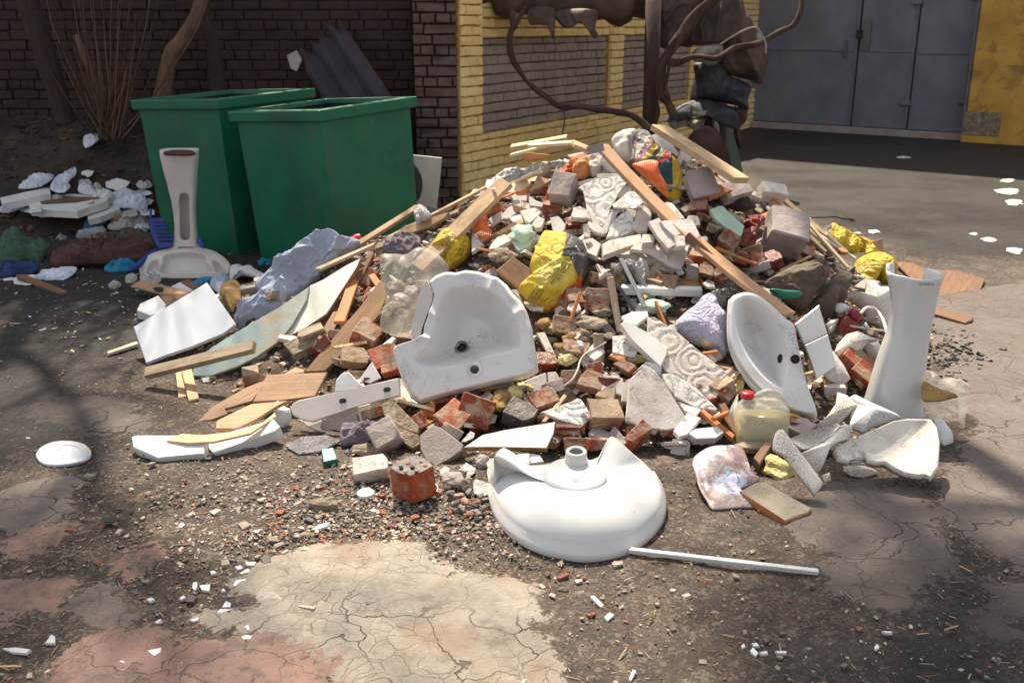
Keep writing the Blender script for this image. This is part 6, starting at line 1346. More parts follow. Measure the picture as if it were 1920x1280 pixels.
# small wooden things
W = [
 (ZA,[(1090,480),(1210,378),(1365,490),(1240,605)],.022,'hardboard','=square brown board leaning behind the shell-shaped basin',{'lift':.10,'tilt':52,'lat':0}),
 (ZA,[(1075,215),(1290,95),(1285,140),(1110,220)],.03,'pine','pale short',{'lift':.08,'tilt':40,'lat':-12}),
 (Z2,[(575,545),(650,545),(652,740),(578,748)],.02,'wood_grey','upright pale',{'lift':.06,'tilt':58}),
 (Z2,[(668,150),(720,140),(775,480),(795,540),(740,530),(710,380)],.03,'wood_grey','weathered upright',{'lift':.07,'tilt':55}),
 (Z2,[(400,455),(470,250),(492,255),(425,465)],.02,'wood_orange','thin brown',{'lift':.09,'tilt':55}),
 (Z2,[(1005,315),(1025,310),(1095,480),(1070,475)],.015,'wood_orange','thin reddish',{'lift':.08,'tilt':50}),
 (Z2,[(965,85),(1010,60),(1070,130),(1010,145)],.03,'pine','stubby pale',{'lift':.05}),
 (Z2,[(970,140),(1100,150),(1310,180),(1300,200),(1100,172),(990,165)],.03,'wood_dark','long splintered',{'lift':.05,'tilt':35}),
 (Z2,[(1330,1095),(1350,1070),(1575,1260),(1560,1290),(1450,1200)],.02,'wood_orange','orange slanting',{'lift':.06}),
 (Z2,[(1410,1130),(1520,1085),(1532,1105),(1430,1150)],.02,'wood_orange','short crossing',{'lift':.09}),
 (Z2,[(1460,1030),(1540,1120),(1620,1280),(1590,1285),(1500,1150)],.025,'wood_dark','brown slanting',{'lift':.05}),
 (Z2,[(680,700),(760,700),(820,710),(760,740)],.02,'wood_orange','flat brown',{'lift':.04}),
 (Z2,[(1340,672),(1450,660),(1458,675),(1350,690)],.012,'wood_orange','short brown',{'lift':.08}),
 (Z2,[(1180,370),(1290,355),(1285,375),(1200,390)],.02,'wood_dark','short brown',{'lift':.05}),
 (Z2,[(690,820),(740,760),(755,770),(710,830)],.02,'wood_dark','small brown',{}),
 (ZB,[(565,225),(605,212),(662,200),(660,315),(625,315),(563,300)],.03,'wood_orange','=small orange printed box wedged below the shell-shaped basin',{'lift':.05,'tilt':62,'lat':0}),
 (ZB,[(560,345),(575,320),(650,330),(625,360)],.012,'ochre','small beige',{'lift':.04}),
 (Z6,[(875,1130),(960,965),(1325,950),(1250,1095),(1040,1120)],.014,'hardboard','=flat brown hardboard sheet left of the broken tray',{'lift':.06,'tilt':26,'lat':-4}),
 (Z6,[(540,1250),(640,1150),(840,1040),(980,985),(870,1125),(700,1170),(730,1200),(640,1235)],.014,'hardboard','=splintered brown hardboard under the flat sheet',{'lift':.04,'tilt':22,'lat':-5}),
 (Z6,[(1050,970),(1130,920),(1185,935),(1180,955)],.014,'mdf','short tan',{'lift':.08}),
 (Z6,[(650,1290),(660,1240),(860,1150),(870,1140),(1090,1120),(1010,1160),(900,1230),(780,1290)],.014,'mdf','=curved veneer strip over the white foam bars',{'z':.085,'tilt':14,'lat':-4}),
 (Z6,[(1055,780),(1140,740),(1290,690),(1350,710),(1290,770),(1120,850)],.04,'mortar','=thick mortar-crusted slab under the cream panel',{'lift':.05}),
 (Z6,[(1140,740),(1150,700),(1280,650),(1305,690),(1170,740)],.03,'wood_grey','crusty weathered',{'lift':.07}),
 (Z4,[(120,660),(190,640),(330,635),(300,690),(130,680)],.025,'wood_grey','short pale',{'lift':.06}),
 (Z4,[(250,745),(330,630),(370,660),(290,790)],.04,'wood_dark','stout dark',{'lift':.08}),
 (Z4,[(30,400),(70,390),(190,620),(150,630)],.03,'wood_dark','dark slanting',{'lift':.05}),
 (Z4,[(0,480),(80,440),(95,455),(10,500)],.03,'wood_orange','short orange',{'lift':.08}),
 (Z4,[(430,440),(610,500),(600,525),(560,490),(440,460)],.008,'yellow_bag','=yellow strip under the tipped white basin',{'lift':.06}),
 (Z4,[(160,960),(260,905),(330,905),(625,1070),(600,1095),(455,1150),(440,1140)],.03,'speckle_board','=speckled insulation board at the lower right foot of the heap',{'z':.03,'tilt':4,'lat':0,'mside':'wood_orange'}),
]
for zf, P_, th, m, adj, k in W:
    S('wood_piece' if m not in ('mortar', 'yellow_bag', 'ochre') else 'board_piece', zf, P_, th, m, adj if adj[0] == '=' else adj + ' wood piece', 'wood piece', **k)
land('the speckled insulation board', 1455, 940); land('the brown hardboard sheet', 545, 730)
S('veneer_strip', ID, [(312,826),(340,812),(380,816),(450,808),(490,795),(515,772),(518,780),(470,812),(400,828),(350,830)], .008, 'pine', '=thin curved wood strip on the white foam bars', 'veneer', z=.075, tilt=10, lat=-3)
# right-slope laths
for i, (a, b, m) in enumerate([((250,40),(640,400),'cream_wood'),((270,30),(700,390),'pine'),((225,95),(560,400),'wood_grey'),((400,180),(700,470),'cream_wood'),((500,250),(740,420),'cream_wood'),((360,130),(620,330),'pine'),((230,60),(480,330),'wood_orange'),((560,290),(720,410),'white_board'),((600,310),(680,400),'wood_orange')]):
    PK('wooden_lath', Z3, a, b, .022 + .006 * (i % 3), .012, m, ['long cream', 'long pale', 'grey', 'cream', 'short cream', 'pale', 'brown', 'white', 'short brown'][i] + ' lath', 'lath', la=.05 + .012 * (i % 4), lb=.05 + .01 * (i % 3), roll=random.uniform(-20, 20))
S('foam_scrap', Z3, [(355,90),(400,62),(480,95),(430,140)], .03, 'foam', '=white foam sheet at the top of the right-hand laths', 'foam', tilt=30, lat=15, lift=.10)
S('foam_scrap', Z3, [(430,140),(490,125),(530,150),(480,190)], .02, 'foam', '=small white foam scrap beside the right-hand laths', 'foam', tilt=30, lat=15, lift=.08)
S('white_strip', Z3, [(225,95),(250,110),(330,185),(320,200),(230,120)], .01, 'white_board', 'narrow white strip', 'strip', lift=.08)
C('brown_sack', Z3, [(230,470),(330,420),(440,390),(540,375),(580,410),(580,470),(500,580),(470,640),(400,670),(330,640),(290,600),(220,560),(180,510)], 'dirty_sack', '=dirty brown sack covered in grit on the right slope', 'sack', bulge=.09, wr=.022, ws=8, tilt=40, lat=14, lift=.05, ridged=True, N=140, RG=36); land('the dirty brown sack', 1500, 530)
C('green_label', Z3, [(215,545),(300,550),(405,560),(400,600),(300,610),(240,580)], 'green_plastic', '=dark green plastic patch on the dirty brown sack', 'plastic patch', bulge=.02, wr=.003, tilt=60, lift=.15)
C('brown_sack', Z3, [(430,680),(500,600),(600,480),(680,440),(740,480),(700,560),(690,620),(620,640),(600,720),(560,740),(480,720)], 'dirty_sack', '=second brown sack, between dirty sack and broken basin shard', 'sack', bulge=.09, wr=.012, ws=8, tilt=45, lat=14, lift=.03, ridged=True)
C('paper_scrap', Z3, [(600,470),(650,440),(700,440),(740,420),(735,480),(680,510),(640,490)], 'cloth_brown', '=crumpled brown paper left of the round yellow sack', 'paper', bulge=.03, wr=.016, ws=14, lift=.08)
# ===== ceramic shards at the right
CF = [
 (Z3,[(690,560),(720,600),(770,620),(810,600),(822,560),(830,495),(870,495),(910,530),(950,530),(985,545),(990,620),(978,720),(960,790),(925,795),(870,760),(820,715),(790,660),(730,620)],'tall broken basin shard behind the pedestal',.07,52,10,.10,'ceramic_warm'),
 (Z3,[(610,650),(640,630),(690,635),(740,670),(700,690),(650,700),(625,680)],'small curved ceramic shard above the red bottle',.02,45,5,.07,'ceramic'),
 (Z3,[(620,945),(645,890),(700,830),(770,810),(850,845),(895,865),(840,880),(790,930),(760,960),(700,950),(640,978)],'curved ceramic shard with a hole below the red bottle',.03,45,-5,.13,'ceramic_warm'),
 (Z3,[(800,880),(890,868),(925,930),(905,1010),(870,1000),(830,940)],'ceramic shard tucked left of the tall pedestal',.03,50,12,.10,'ceramic_warm'),
 (Z4,[(600,580),(680,540),(780,400),(790,325),(850,345),(920,410),(870,460),(800,530),(700,560)],'curved white ceramic channel leaning in front of the pedestal',.03,45,-12,.10,'ceramic_warm'),
 (Z4,[(865,360),(900,340),(1000,390),(1180,470),(1200,490),(1100,520),(1020,545),(960,585),(870,545),(880,460),(900,410)],'broad ceramic shard at the pedestal foot',.03,36,5,.09,'ceramic_dusty'),
 (Z4,[(490,620),(600,575),(780,525),(810,540),(760,600),(700,640),(640,690),(560,690),(520,660)],'pale concave ceramic plate behind the angular shard',-.02,40,0,.08,'ceramic_warm'),
 (Z4,[(1410,495),(1450,495),(1530,610),(1535,650),(1480,670),(1455,640)],'rough white plaster lump at the far right end',.03,35,15,.06,'foam'),
 (Z4,[(830,795),(960,800),(1040,830),(1050,845),(960,875),(880,860),(835,830)],'small hollow ceramic box under the wide shard',.02,30,0,.03,'ceramic_warm'),
 (Z4,[(690,860),(740,840),(750,905),(710,915)],'small white ceramic block under the angular shard',.02,40,0,.02,'ceramic_warm'),
 (Z4,[(690,100),(760,60),(830,150),(875,240),(820,280),(740,250),(705,210)],'flat grey-white tile right of the cracked white tile',.01,48,10,.09,'gypsum_pink'),
 (Z3,[(565,770),(600,740),(650,735),(620,800),(590,830)],'white film beside the red bottle',.03,45,0,.08,'film'),
 (Z3,[(780,790),(820,750),(850,800),(830,825)],'white film scrap right of the red bottle',.02,45,0,.08,'film'),
]
for zf, P_, lab, bl, ti, la, li, m in CF:
    C('ceramic_shard', zf, P_, m, '=' + lab, 'shard', bulge=bl, wr=.002, ws=8, power=.8, tilt=ti, lat=la, lift=li, thick=.014, N=90, RG=16, smoothp=False)
gs = C('wide_ceramic_shard', Z4, [(768,690),(775,665),(850,630),(1000,570),(1150,500),(1250,485),(1400,488),(1440,540),(1458,640),(1452,740),(1450,800),(1425,830),(1400,870),(1370,850),(1310,855),(1230,840),(1150,800),(1100,765),(1040,770),(990,755),(965,700),(900,695),(905,740),(860,760),(800,745)], 'ceramic_warm', '=widest curved ceramic shard lying at the lower right end', 'shard', bulge=-.05, wr=.001, ws=6, power=1, tilt=28, lat=-3, z=.13, thick=.016, N=150, RG=30, smoothp=False, lip=.02, lw=.05); land('the widest ceramic shard', 1670, 830)
C('shard_wall', Z4, [(775,700),(860,700),(905,700),(905,745),(920,800),(850,795),(790,780),(770,740)], 'ceramic_warm', 'x', 'x', bulge=.01, wr=.001, tilt=75, lat=-10, z=.09, RG=8, smoothp=False, parent=gs); bpy.data.objects['shard_wall'].pop('label', None); AUTO.pop()
o_ = C('shard_underside', Z4, [(905,790),(1040,775),(1100,770),(1150,805),(1230,845),(1310,858),(1400,872),(1440,815),(1452,810),(1450,830),(1405,882),(1360,898),(1290,893),(1180,860),(1100,815),(1050,795),(960,800)], 'ceramic_warm', 'x', 'x', bulge=.01, wr=.001, tilt=70, lat=0, z=.05, RG=8, smoothp=False, parent=gs); AUTO.pop()
as_ = C('angular_shard', Z4, [(390,590),(410,568),(440,565),(500,640),(560,720),(640,830),(695,905),(690,925),(640,985),(600,930),(520,830),(440,730),(372,692),(375,640)], 'ceramic_warm', '=angular two-armed ceramic shard pointing down at the ground', 'shard', bulge=.01, wr=.001, tilt=50, lat=-20, z=.14, thick=.03, RG=14, smoothp=False); land('the angular ceramic shard', 1510, 850)
C('shard_arm', Z4, [(560,715),(620,690),(700,650),(770,590),(830,535),(880,535),(885,570),(860,630),(790,650),(730,700),(700,760),(680,830),(650,840),(600,775)], 'ceramic_warm', 'x', 'x', bulge=.03, wr=.001, tilt=48, lat=10, z=.13, thick=.016, RG=12, smoothp=False, parent=as_); AUTO.pop()
S('white_tile', Z3, [(375,765),(525,645),(580,825),(432,892)], .012, 'ceramic', '=upper half of the cracked white tile beside the tipped basin', 'tile', tilt=55, lat=12, lift=.17)
S('white_tile', Z3, [(436,898),(582,830),(637,1030),(510,1115),(480,1010)], .012, 'ceramic', '=lower half of the cracked white tile beside the tipped basin', 'tile', tilt=55, lat=12, lift=.15)
for i, (x, y, w_, h_, a, m) in enumerate([(730,1030,200,110,-50,'brick_bright'),(800,1110,170,90,-50,'brick_bright'),(600,1170,160,70,0,'brick'),(850,1060,110,110,0,'brick_dusty')]): B('broken_brick', Z3, x, y, w_, h_, a, m, ['ribbed orange', 'lower ribbed orange', 'flat hollow', 'dusty'][i] + ' brick', 'brick', tilt=45, lift=.02)
BR(Z4, [(500,540,120,60,75,'brick_bright','thin orange'),(560,600,130,120,60,'concrete_block','grey'),(730,700,80,120,80,'brick_dusty','hidden'),(30,340,130,130,50,'brick_dusty','brown'),(770,330,150,70,-15,'gypsum_pink','pale')])
C('wool_lump', Z4, [(90,290),(110,220),(150,210),(180,260),(180,320),(130,350)], 'yellow_foam', '=yellowish mineral wool lump left of the red-capped canister', 'wool lump', bulge=.04, wr=.012, ws=16)
C('second_canister', Z4, [(90,460),(140,350),(150,360),(148,480),(140,525),(110,500)], 'canister', '=edge of a white plastic container left of the canister', 'container', bulge=.03, wr=.003, lift=.03)
C('plastic_tub', Z4, [(1335,210),(1400,215),(1440,240),(1560,245),(1640,300),(1648,380),(1610,490),(1605,555),(1570,545),(1480,520),(1335,480)], 'clear_sack', '=cream plastic sack lying right of the tall pedestal', 'sack', bulge=.07, wr=.01, ws=9, tilt=40, lat=5, z=.08, N=120, RG=30, ridged=True, closeback=.05); land('the cream plastic sack', 1775, 750)
C('sack_opening', Z4, [(1340,260),(1420,290),(1560,350),(1540,360),(1440,380),(1340,370)], 'ochre', '=tan inner fold of the cream plastic sack', 'sack fold', bulge=.01, wr=.006, tilt=35, z=.17)
RK(Z4, 395, 845, 210, 170, 'yellow_foam', '=large pale yellow foam lump beside the insulation board', 'foam lump', 'foam_lump', ang=-30, bumpy=.3); land('the large yellow foam lump', 1455, 885)
# printed torn film at the bottom
C('printed_film', ZB, [(2430-0,0),(0,0),(0,0)], 'film', 'x', 'x') if False else None
fz = reg(1220, 860, 2.743)
C('printed_film', fz, [(215,0),(300,-60),(380,-70),(470,-60),(520,60),(560,110),(450,165),(550,240),(430,255),(320,262),(290,220),(250,150),(225,60)], ['printed'], '=torn printed plastic film under the insulation board', 'plastic film', bulge=.008, wr=.008, ws=7, tilt=16, lat=0, z=.045, N=120, RG=26); land('the torn printed film', 1350, 890)
# yellow/ochre lumps and stones in the middle
for (zf, x, y, w_, h_, m, lab) in [(Z2,390,765,130,110,'yellow_foam','pale yellow foam lump'),(ZB,1225,185,110,120,'yellow_foam','pale yellow foam lump'),(ZB,1300,130,120,80,'yellow_foam','small yellow foam lump'),(Z2,410,620,110,90,'ochre','tan stone'),(Z2,340,670,100,60,'ochre','tan flat stone'),(Z2,225,520,100,100,'ochre','brown stone'),
   (Z2,820,750,230,90,'yellow_foam','yellow foam crust'),(Z2,1000,400,220,120,'mint','pale green foam roll'),(Z2,1370,640,110,90,'yellow_foam','yellowish foam lump'),(ZB,1120,240,150,190,'ochre','tan mortar lump'),(ZB,1010,110,230,130,'ochre','ochre mortar crust'),(ZB,790,790,170,120,'concrete_block','rounded grey stone'),
   (ZB,900,790,60,60,'mortar','small grey stone'),(ZB,1000,660,110,110,'concrete_block','grey shell-like stone'),(Z2,560,520,200,120,'mortar','crumbly mortar lump'),(Z2,630,430,140,90,'mortar','tan mortar lump'),(Z2,1240,260,200,110,'ochre','ochre mortar crust'),(Z5,1450,640,220,90,'mortar','brown rubble lump'),(Z5,1560,560,150,120,'soil','dark earth lump'),
   (ZB,1420,330,90,60,'mortar','small mortar stone'),(ZB,870,600,40,40,'ochre','tiny tan stone'),(Z5,330,610,90,90,'mortar','grey lump'),(Z5,260,740,150,120,'mint','green-grey stone'),(Z5,130,870,150,120,'mortar','grey mortar lump'),(Z2,680,600,70,60,'mortar','pebble'),(Z2,590,600,70,60,'mortar','pebble')]:
    RK(zf, x, y, w_, h_, m, lab, 'stone' if 'foam' not in lab else 'foam lump', 'rubble_lump' if 'foam' not in lab else 'foam_lump', ang=random.uniform(-30, 30), lift=.02)
# lower-left front
fb = S('foam_bar', ID, [(246,818),(258,815),(300,816),(340,815),(384,826),(382,850),(340,853),(295,858),(250,838)], .05, 'foam', '=left white foam bar with a broken end', 'foam bar', z=.045, tilt=25, lat=-3)
S('foam_bar', ID, [(389,826),(400,818),(512,785),(525,800),(515,808),(430,838),(402,851),(392,842)], .05, 'foam', '=right white foam bar under the veneer', 'foam bar', z=.045, tilt=25, lat=-8)
C('white_bracket', Z6, [(1000,1150),(1030,1125),(1070,1160),(1100,1175),(1105,1240),(1060,1290),(1010,1290),(1005,1220)], 'foam', '=curled white plastic strip left of the broken tray', 'plastic strip', bulge=.04, wr=.005, tilt=60, lift=.06)
B('aerated_block', ZB, 320, 470, 200, 150, 35, 'concrete_block', '=grey block leaning under the broken tray', 'block', t=.09, tilt=45, lift=.02, rough=.04)
B('aerated_block', ZB, 215, 715, 250, 120, 15, 'gypsum_pink', '=long pale block lying left of the charred brick', 'block', t=.07, tilt=30, lift=.02, rough=.1); land('the long pale block', 697, 890)
cbk = slab('charred_brick', ZB([(340,662),(362,640),(440,600),(520,572),(600,600),(648,650),(600,680),(484,722),(400,700)]), .11, 'charred', mside='brick_bright', z=.13, tilt=8, lat=-3, jag=.003); tag(cbk, 'hollow orange brick with charred top at the front edge', 'brick'); land('the charred hollow brick', 768, 890)
for q in ((420,655),(470,628),(520,600),(560,625),(500,655),(450,685),(590,645),(530,680)): x, y = q; slab('burnt_hole', ZB([(x-16,y),(x-6,y-9),(x+10,y-8),(x+17,y),(x+6,y+9),(x-9,y+8)]), .006, 'brick_bright' if x % 20 else 'bin_inside', parent=cbk, z=.135, tilt=8, lat=-3)
C('purple_rag', ZB, [(0,370),(60,345),(220,340),(360,360),(340,410),(250,400),(220,480),(120,500),(0,500)], 'grey_cloth', '=purple-grey crumpled cloth under the broken tray', 'cloth', bulge=.04, wr=.02, ws=14, ridged=True, lift=.03)
RK(ZB, 190, 560, 260, 110, 'mortar', 'crumbly mortar mound', 'rubble lump', 'rubble_lump')
S('plastic_square', ID, [(535,835),(565,818),(612,815),(640,825),(600,845),(560,850)], .008, 'film_grey', '=grey square plastic lid at the front edge', 'lid', z=.02, tilt=4, lat=0)
S('sponge', ID, [(602,842),(625,838),(633,860),(606,866)], .03, 'green_plastic', '=small green sponge block at the front edge', 'sponge', z=.03, tilt=10, lat=0)
rg = G(805, 917, .02); tb = [tuple(rg + Vector((math.cos(a) * .03, math.sin(a) * .03, .008 * math.sin(a)))) for a in np.linspace(0, 2 * math.pi, 25)]
tag(tube('metal_ring', tb, .005, 'metal_grey', cap=False), 'grey metal ring beside the charred hollow brick', 'ring')
tag(lathe('jar_lid', [(.03, 0), (.03, .015), (.026, .018)], G(686, 930, .0), (0, -.1, 1), 'foam'), 'small round white cap with a red print', 'cap')
for i, (x, y) in enumerate([(830,870),(770,850),(900,850),(870,910),(800,930),(930,940),(900,1000),(980,880),(850,960),(950,910),(1020,900),(1000,960),(690,850),(960,990)]): RK(ZB, x, y, 70, 50, 'charred' if i % 3 else 'brick', 'charred brick crumb', 'crumb', 'brick_crumb', ang=i * 37, z=.02, lift=.0)
for P_ in ([(830,680),(880,625),(950,670),(940,700),(880,745),(890,690)],[(930,760),(950,740),(1040,770),(1042,850),(990,870),(935,840)],[(690,680),(730,655),(765,665),(755,715),(700,705)],[(845,480),(910,405),(945,420),(930,455),(880,480)]): S('paper_scrap', ZB, P_, .004, 'film', 'white paper scrap', 'paper', lift=.04)
# ===== far left litter
LL = [
 ('foam_trough', [(170,420),(210,380),(350,360),(600,365),(655,375),(640,405),(460,465),(180,450)], .06, 'white_board', 'white shallow tray lying on the dirt before the earth bank', 'tray', .09),
 ('foam_bar', [(0,385),(270,325),(300,330),(300,360),(10,420)], .06, 'foam', 'long white foam bar at the left edge of the yard', 'foam bar', .08),
 ('wooden_board', [(95,845),(150,845),(410,945),(370,960),(100,860)], .02, 'wood_dark', 'dark narrow board lying beside the green carpet', 'board', .03),
 ('white_box', [(515,470),(560,440),(660,420),(700,425),(720,450),(600,500),(530,515)], .05, 'foam', 'white foam box corner beside blue litter', 'foam box', .07),
]
for nm, P_, th, m, lab, cat, z in LL: S(nm, ZL, P_, th, m, '=' + lab, cat, z=z, tilt=8, lat=0)
S('tray_hollow', ZL, [(240,410),(330,378),(590,380),(600,390),(450,415),(250,425)], .004, 'dirty_sack', '=dirty hollow of the white shallow tray', 'hollow', z=.123, tilt=8, lat=0)
LC = [
 ('snow_patch', [(110,320),(180,260),(240,240),(320,250),(290,290),(220,320),(130,330)], 'snow', 'snow patch on the bank, left one', 'snow', .2, .03),
 ('snow_patch', [(300,330),(340,260),(400,230),(450,200),(455,240),(410,290),(420,320),(370,355)], 'snow', 'snow patch on the bank behind the white tray', 'snow', .2, .03),
 ('snow_patch', [(470,350),(490,295),(560,330),(575,365)], 'snow', 'small snow patch right of the white tray', 'snow', .12, .03),
 ('snow_patch', [(640,400),(700,340),(760,330),(870,380),(885,450),(870,500),(800,450),(700,440)], 'snow', 'broad snow and paper litter against the far green bin', 'snow', .05, .04),
 ('snow_patch', [(0,440),(100,420),(160,430),(60,470),(0,470)], 'snow', 'thin snow strip below the long foam bar', 'snow', .02, .01),
 ('snow_patch', [(500,30),(560,10),(600,20),(560,60),(510,85)], 'snow', 'small grey snow scrap high on the bank', 'snow', .55, .03),
 ('snow_patch', [(205,850),(260,820),(400,800),(460,805),(430,850),(340,890),(240,890),(0,915),(0,880)], 'snow', 'white gritty snow strip beside the green carpet', 'snow', .015, .01),
 ('carpet_roll', [(0,770),(0,640),(50,580),(100,565),(150,620),(220,660),(300,660),(270,720),(240,780),(180,760)], 'carpet_green', 'folded green carpet with beige edging at the left edge', 'carpet', .08, .08),
 ('blue_cloth', [(0,780),(100,770),(230,765),(230,810),(180,850),(90,850),(0,860)], 'blue_cloth', 'dark blue cloth under the green carpet', 'cloth', .04, .04),
 ('rolled_rug', [(300,740),(340,710),(450,660),(600,650),(800,660),(920,670),(900,720),(850,760),(700,780),(500,785),(330,810)], 'carpet_brown', 'rolled dark red rug in front of the far green bin', 'rug', .08, .09),
 ('brown_rag', [(460,650),(600,610),(700,600),(830,575),(900,610),(910,680),(700,660)], 'cloth_brown', 'brown blanket folded on the dark red rug', 'blanket', .14, .05),
 ('blue_bag', [(630,800),(680,780),(790,765),(810,790),(770,825),(640,830)], 'blue_film', 'flat blue plastic bag at the end of the dark red rug', 'plastic bag', .03, .04),
 ('blue_wrapper', [(500,570),(520,530),(570,525),(600,550),(580,590),(530,590)], 'blue_film', 'blue wrapper beside the clear bottle', 'wrapper', .08, .05),
 ('blue_wrapper', [(570,510),(590,485),(640,490),(640,530),(590,545)], 'blue_film', 'blue and white wrapper by the foam box', 'wrapper', .1, .04),
 ('paper_litter', [(640,560),(740,510),(890,485),(885,540),(800,560),(700,580)], 'film', 'heap of white paper strips beside the blue crate', 'paper litter', .06, .04),
 ('pink_bag', [(660,510),(700,490),(735,500),(720,530),(670,540)], 'brick_dusty', 'pinkish bag scrap among white litter', 'bag', .1, .04),
 ('clear_bag', [(330,640),(360,610),(400,620),(400,660),(350,660)], 'pet', 'clear plastic bag left of the clear bottle', 'plastic bag', .05, .04),
 ('white_scrap', [(750,880),(770,850),(820,855),(810,890),(770,900)], 'film', 'white plastic scrap right of the dark red rug', 'plastic scrap', .02, .02),
 ('white_scrap', [(650,910),(680,890),(725,900),(700,925),(660,925)], 'film', 'white plastic scrap in front of the upturned dirty basin', 'plastic scrap', .02, .02),
 ('cardboard_scrap', [(500,650),(560,615),(650,610),(640,630),(540,640)], 'ochre', 'tan cardboard strip on the rug', 'cardboard', .15, .01),
]
for nm, P_, m, lab, cat, z, bl in LC: C(nm, ZL, P_, m, '=' + lab, cat, bulge=bl, sm=m not in ('snow', 'film', 'blue_film'), wr=.018 if m in ('snow', 'film') else .022, ws=16, tilt=25, lat=0, z=z, ridged=True, N=90, RG=20)
land('the dark red rug', 190, 470); land('the green carpet', 40, 470); land('the white tray', 130, 380)
bcr = empty('plastic_crate', G(300, 455, .15), 'broken dark blue plastic crate leaning on the far green bin', 'crate'); land('the blue crate', 300, 440)
def bslab(nm, P_, th, **k): return slab(nm, ZL(P_), th, 'blue_plastic', parent=bcr, **k)
bslab('side', [(885,540),(900,505),(980,510),(1010,600),(1040,620),(1030,680),(950,690),(920,640)], .015, Y=6.45, tilt=70, lat=10)
bslab('handle', [(895,510),(895,450),(905,455),(910,505)], .015, Y=6.44, tilt=70, lat=10)
bslab('rim', [(770,810),(900,700),(950,685),(945,700),(830,790),(780,820)], .02, z=.1, tilt=20, lat=0)
bslab('side', [(1180,620),(1200,620),(1225,670),(1215,690),(1180,660)], .015, Y=6.4, tilt=70, lat=0)
for r in range(6):
    for c in range(6):
        x = 915 + c * 14 + r * 8; y = 530 + r * 22; slab('slot', ZL([(x, y), (x + 8, y), (x + 8, y + 10), (x, y + 10)]), .003, 'bin_inside', parent=bcr, Y=6.425, tilt=70, lat=10, bev=0)
bl_ = G(160, 442, .05); tag(lathe('clear_bottle', [(.012, -.02), (.03, 0), (.045, .01), (.045, .06), (.043, .065), (.045, .07), (.045, .16), (.03, .19), (.018, .2)], bl_ - Vector((.05, 0, 0)), (1, .2, .15), 'pet'), 'clear plastic bottle lying beside blue wrappers', 'bottle')
pl = sheet('plate_lid', [(67,855),(75,840),(100,829),(130,827),(158,833),(171,847),(166,860),(145,868),(110,873),(80,870)], 'plate', .009, .001, 4, .3, tilt=2, lat=0, z=.006, N=90, RG=30, closeback=.006, bowls=[([(85,853),(95,842),(115,836),(140,837),(155,846),(148,857),(120,863),(95,863)], .007, .008)])
tag(pl, 'round white plastic lid lying on the dark ground', 'lid'); land('the round white lid', 118, 850)
PK('white_rod', ID, (1180,1031), (1535,1072), .016, .016, 'ceramic', '=long thin white rod lying on the dirt before the upside-down basin', 'rod', za=.02, zb=.014); land('the white rod', 1360, 1052)
RK(ID, 612, 953, 62, 36, 'stone', '=largest loose stone on the gravel in front', 'stone', z=.0); land('the loose front stone', 612, 953)
PK('white_pipe', Z2, (765,330), (1340,330), .035, .035, 'ceramic', '=horizontal white pipe lying across the middle rubble', 'pipe', la=.06, lb=.05); land('the white pipe', 1240, 568)
PK('metal_strip', Z2, (760,200), (930,500), .02, .006, 'metal_grey', '=thin grey metal strip crossing the white pipe', 'strip', la=.12, lb=.09)
S('black_strip', Z2, [(740,215),(760,200),(890,400),(870,410)], .006, 'black_plastic', '=thin black strip beside the metal strip', 'strip', lift=.10)
tag(tube('wire', smoothline([tuple(hit(*p) + Vector((0, 0, .07))) for p in Z2([(660,720),(600,760),(520,800),(480,850),(460,920),(420,990),(365,1030)])], 6), .004, 'gypsum_pink'), 'pale wire curling over the bricks', 'wire')
tag(tube('wire', smoothline([tuple(hit(*p) + Vector((0, 0, .1))) for p in Z2([(1510,460),(1500,540),(1460,610),(1405,660)])], 6), .005, 'rust'), 'bent rusty wire in front of the lilac bag', 'wire')
S('rusty_twig', ID, [(1828,733),(1882,764),(1880,770),(1826,738)], .01, 'wood_grey', '=thin broken twig on asphalt at the right edge', 'twig', z=.01, tilt=2, lat=0)
S('flat_cardboard', Z3, [(1000,370),(1120,380),(1200,420),(1400,430),(1575,480),(1530,580),(1480,610),(1280,595),(1200,570),(1100,470)], .01, 'wood_dark', '=flat brown board lying behind the tall pedestal', 'board', z=.02, tilt=2, lat=0)
S('flat_board', Z3, [(1240,655),(1500,720),(1490,740),(1450,757),(1240,695)], .02, 'wood_dark', '=narrow brown board on asphalt right of the pedestal', 'board', z=.03, tilt=2, lat=0)
S('cardboard_peak', Z3, [(860,245),(925,225),(935,320),(900,290)], .006, 'mdf', '=small tan cardboard flap behind the round yellow sack', 'cardboard', z=.15, tilt=60, lat=0)
for i, (x, y, w_, h_) in enumerate([(870,180,90,26),(770,190,50,16),(1500,195,60,20),(1600,232,100,34),(1760,300,110,50)]): S('snow_scrap', Z3, [(x + w_ * .5 * math.cos(k * .7) * random.uniform(.6, 1.1), y + h_ * .5 * math.sin(k * .7) * random.uniform(.6, 1.1)) for k in range(9)], .006, 'gypsum_pink', 'dirty snow scrap on the dark asphalt', 'snow', z=.008, tilt=0, lat=0, jag=.015, bev=.001)
for i, (x, y, w_, h_) in enumerate([(1390,690,60,14),(1850,792,70,20),(1850,838,120,34),(1880,885,80,30)]): S('snow_scrap', reg(1100,0,2.3415), [(x + w_ * .5 * math.cos(k * .7) * random.uniform(.6, 1.1), y + h_ * .5 * math.sin(k * .7) * random.uniform(.6, 1.1)) for k in range(9)], .006, 'gypsum_pink', 'dirty snow scrap far back on the asphalt', 'snow', z=.008, tilt=0, lat=0, jag=.015, bev=.001)

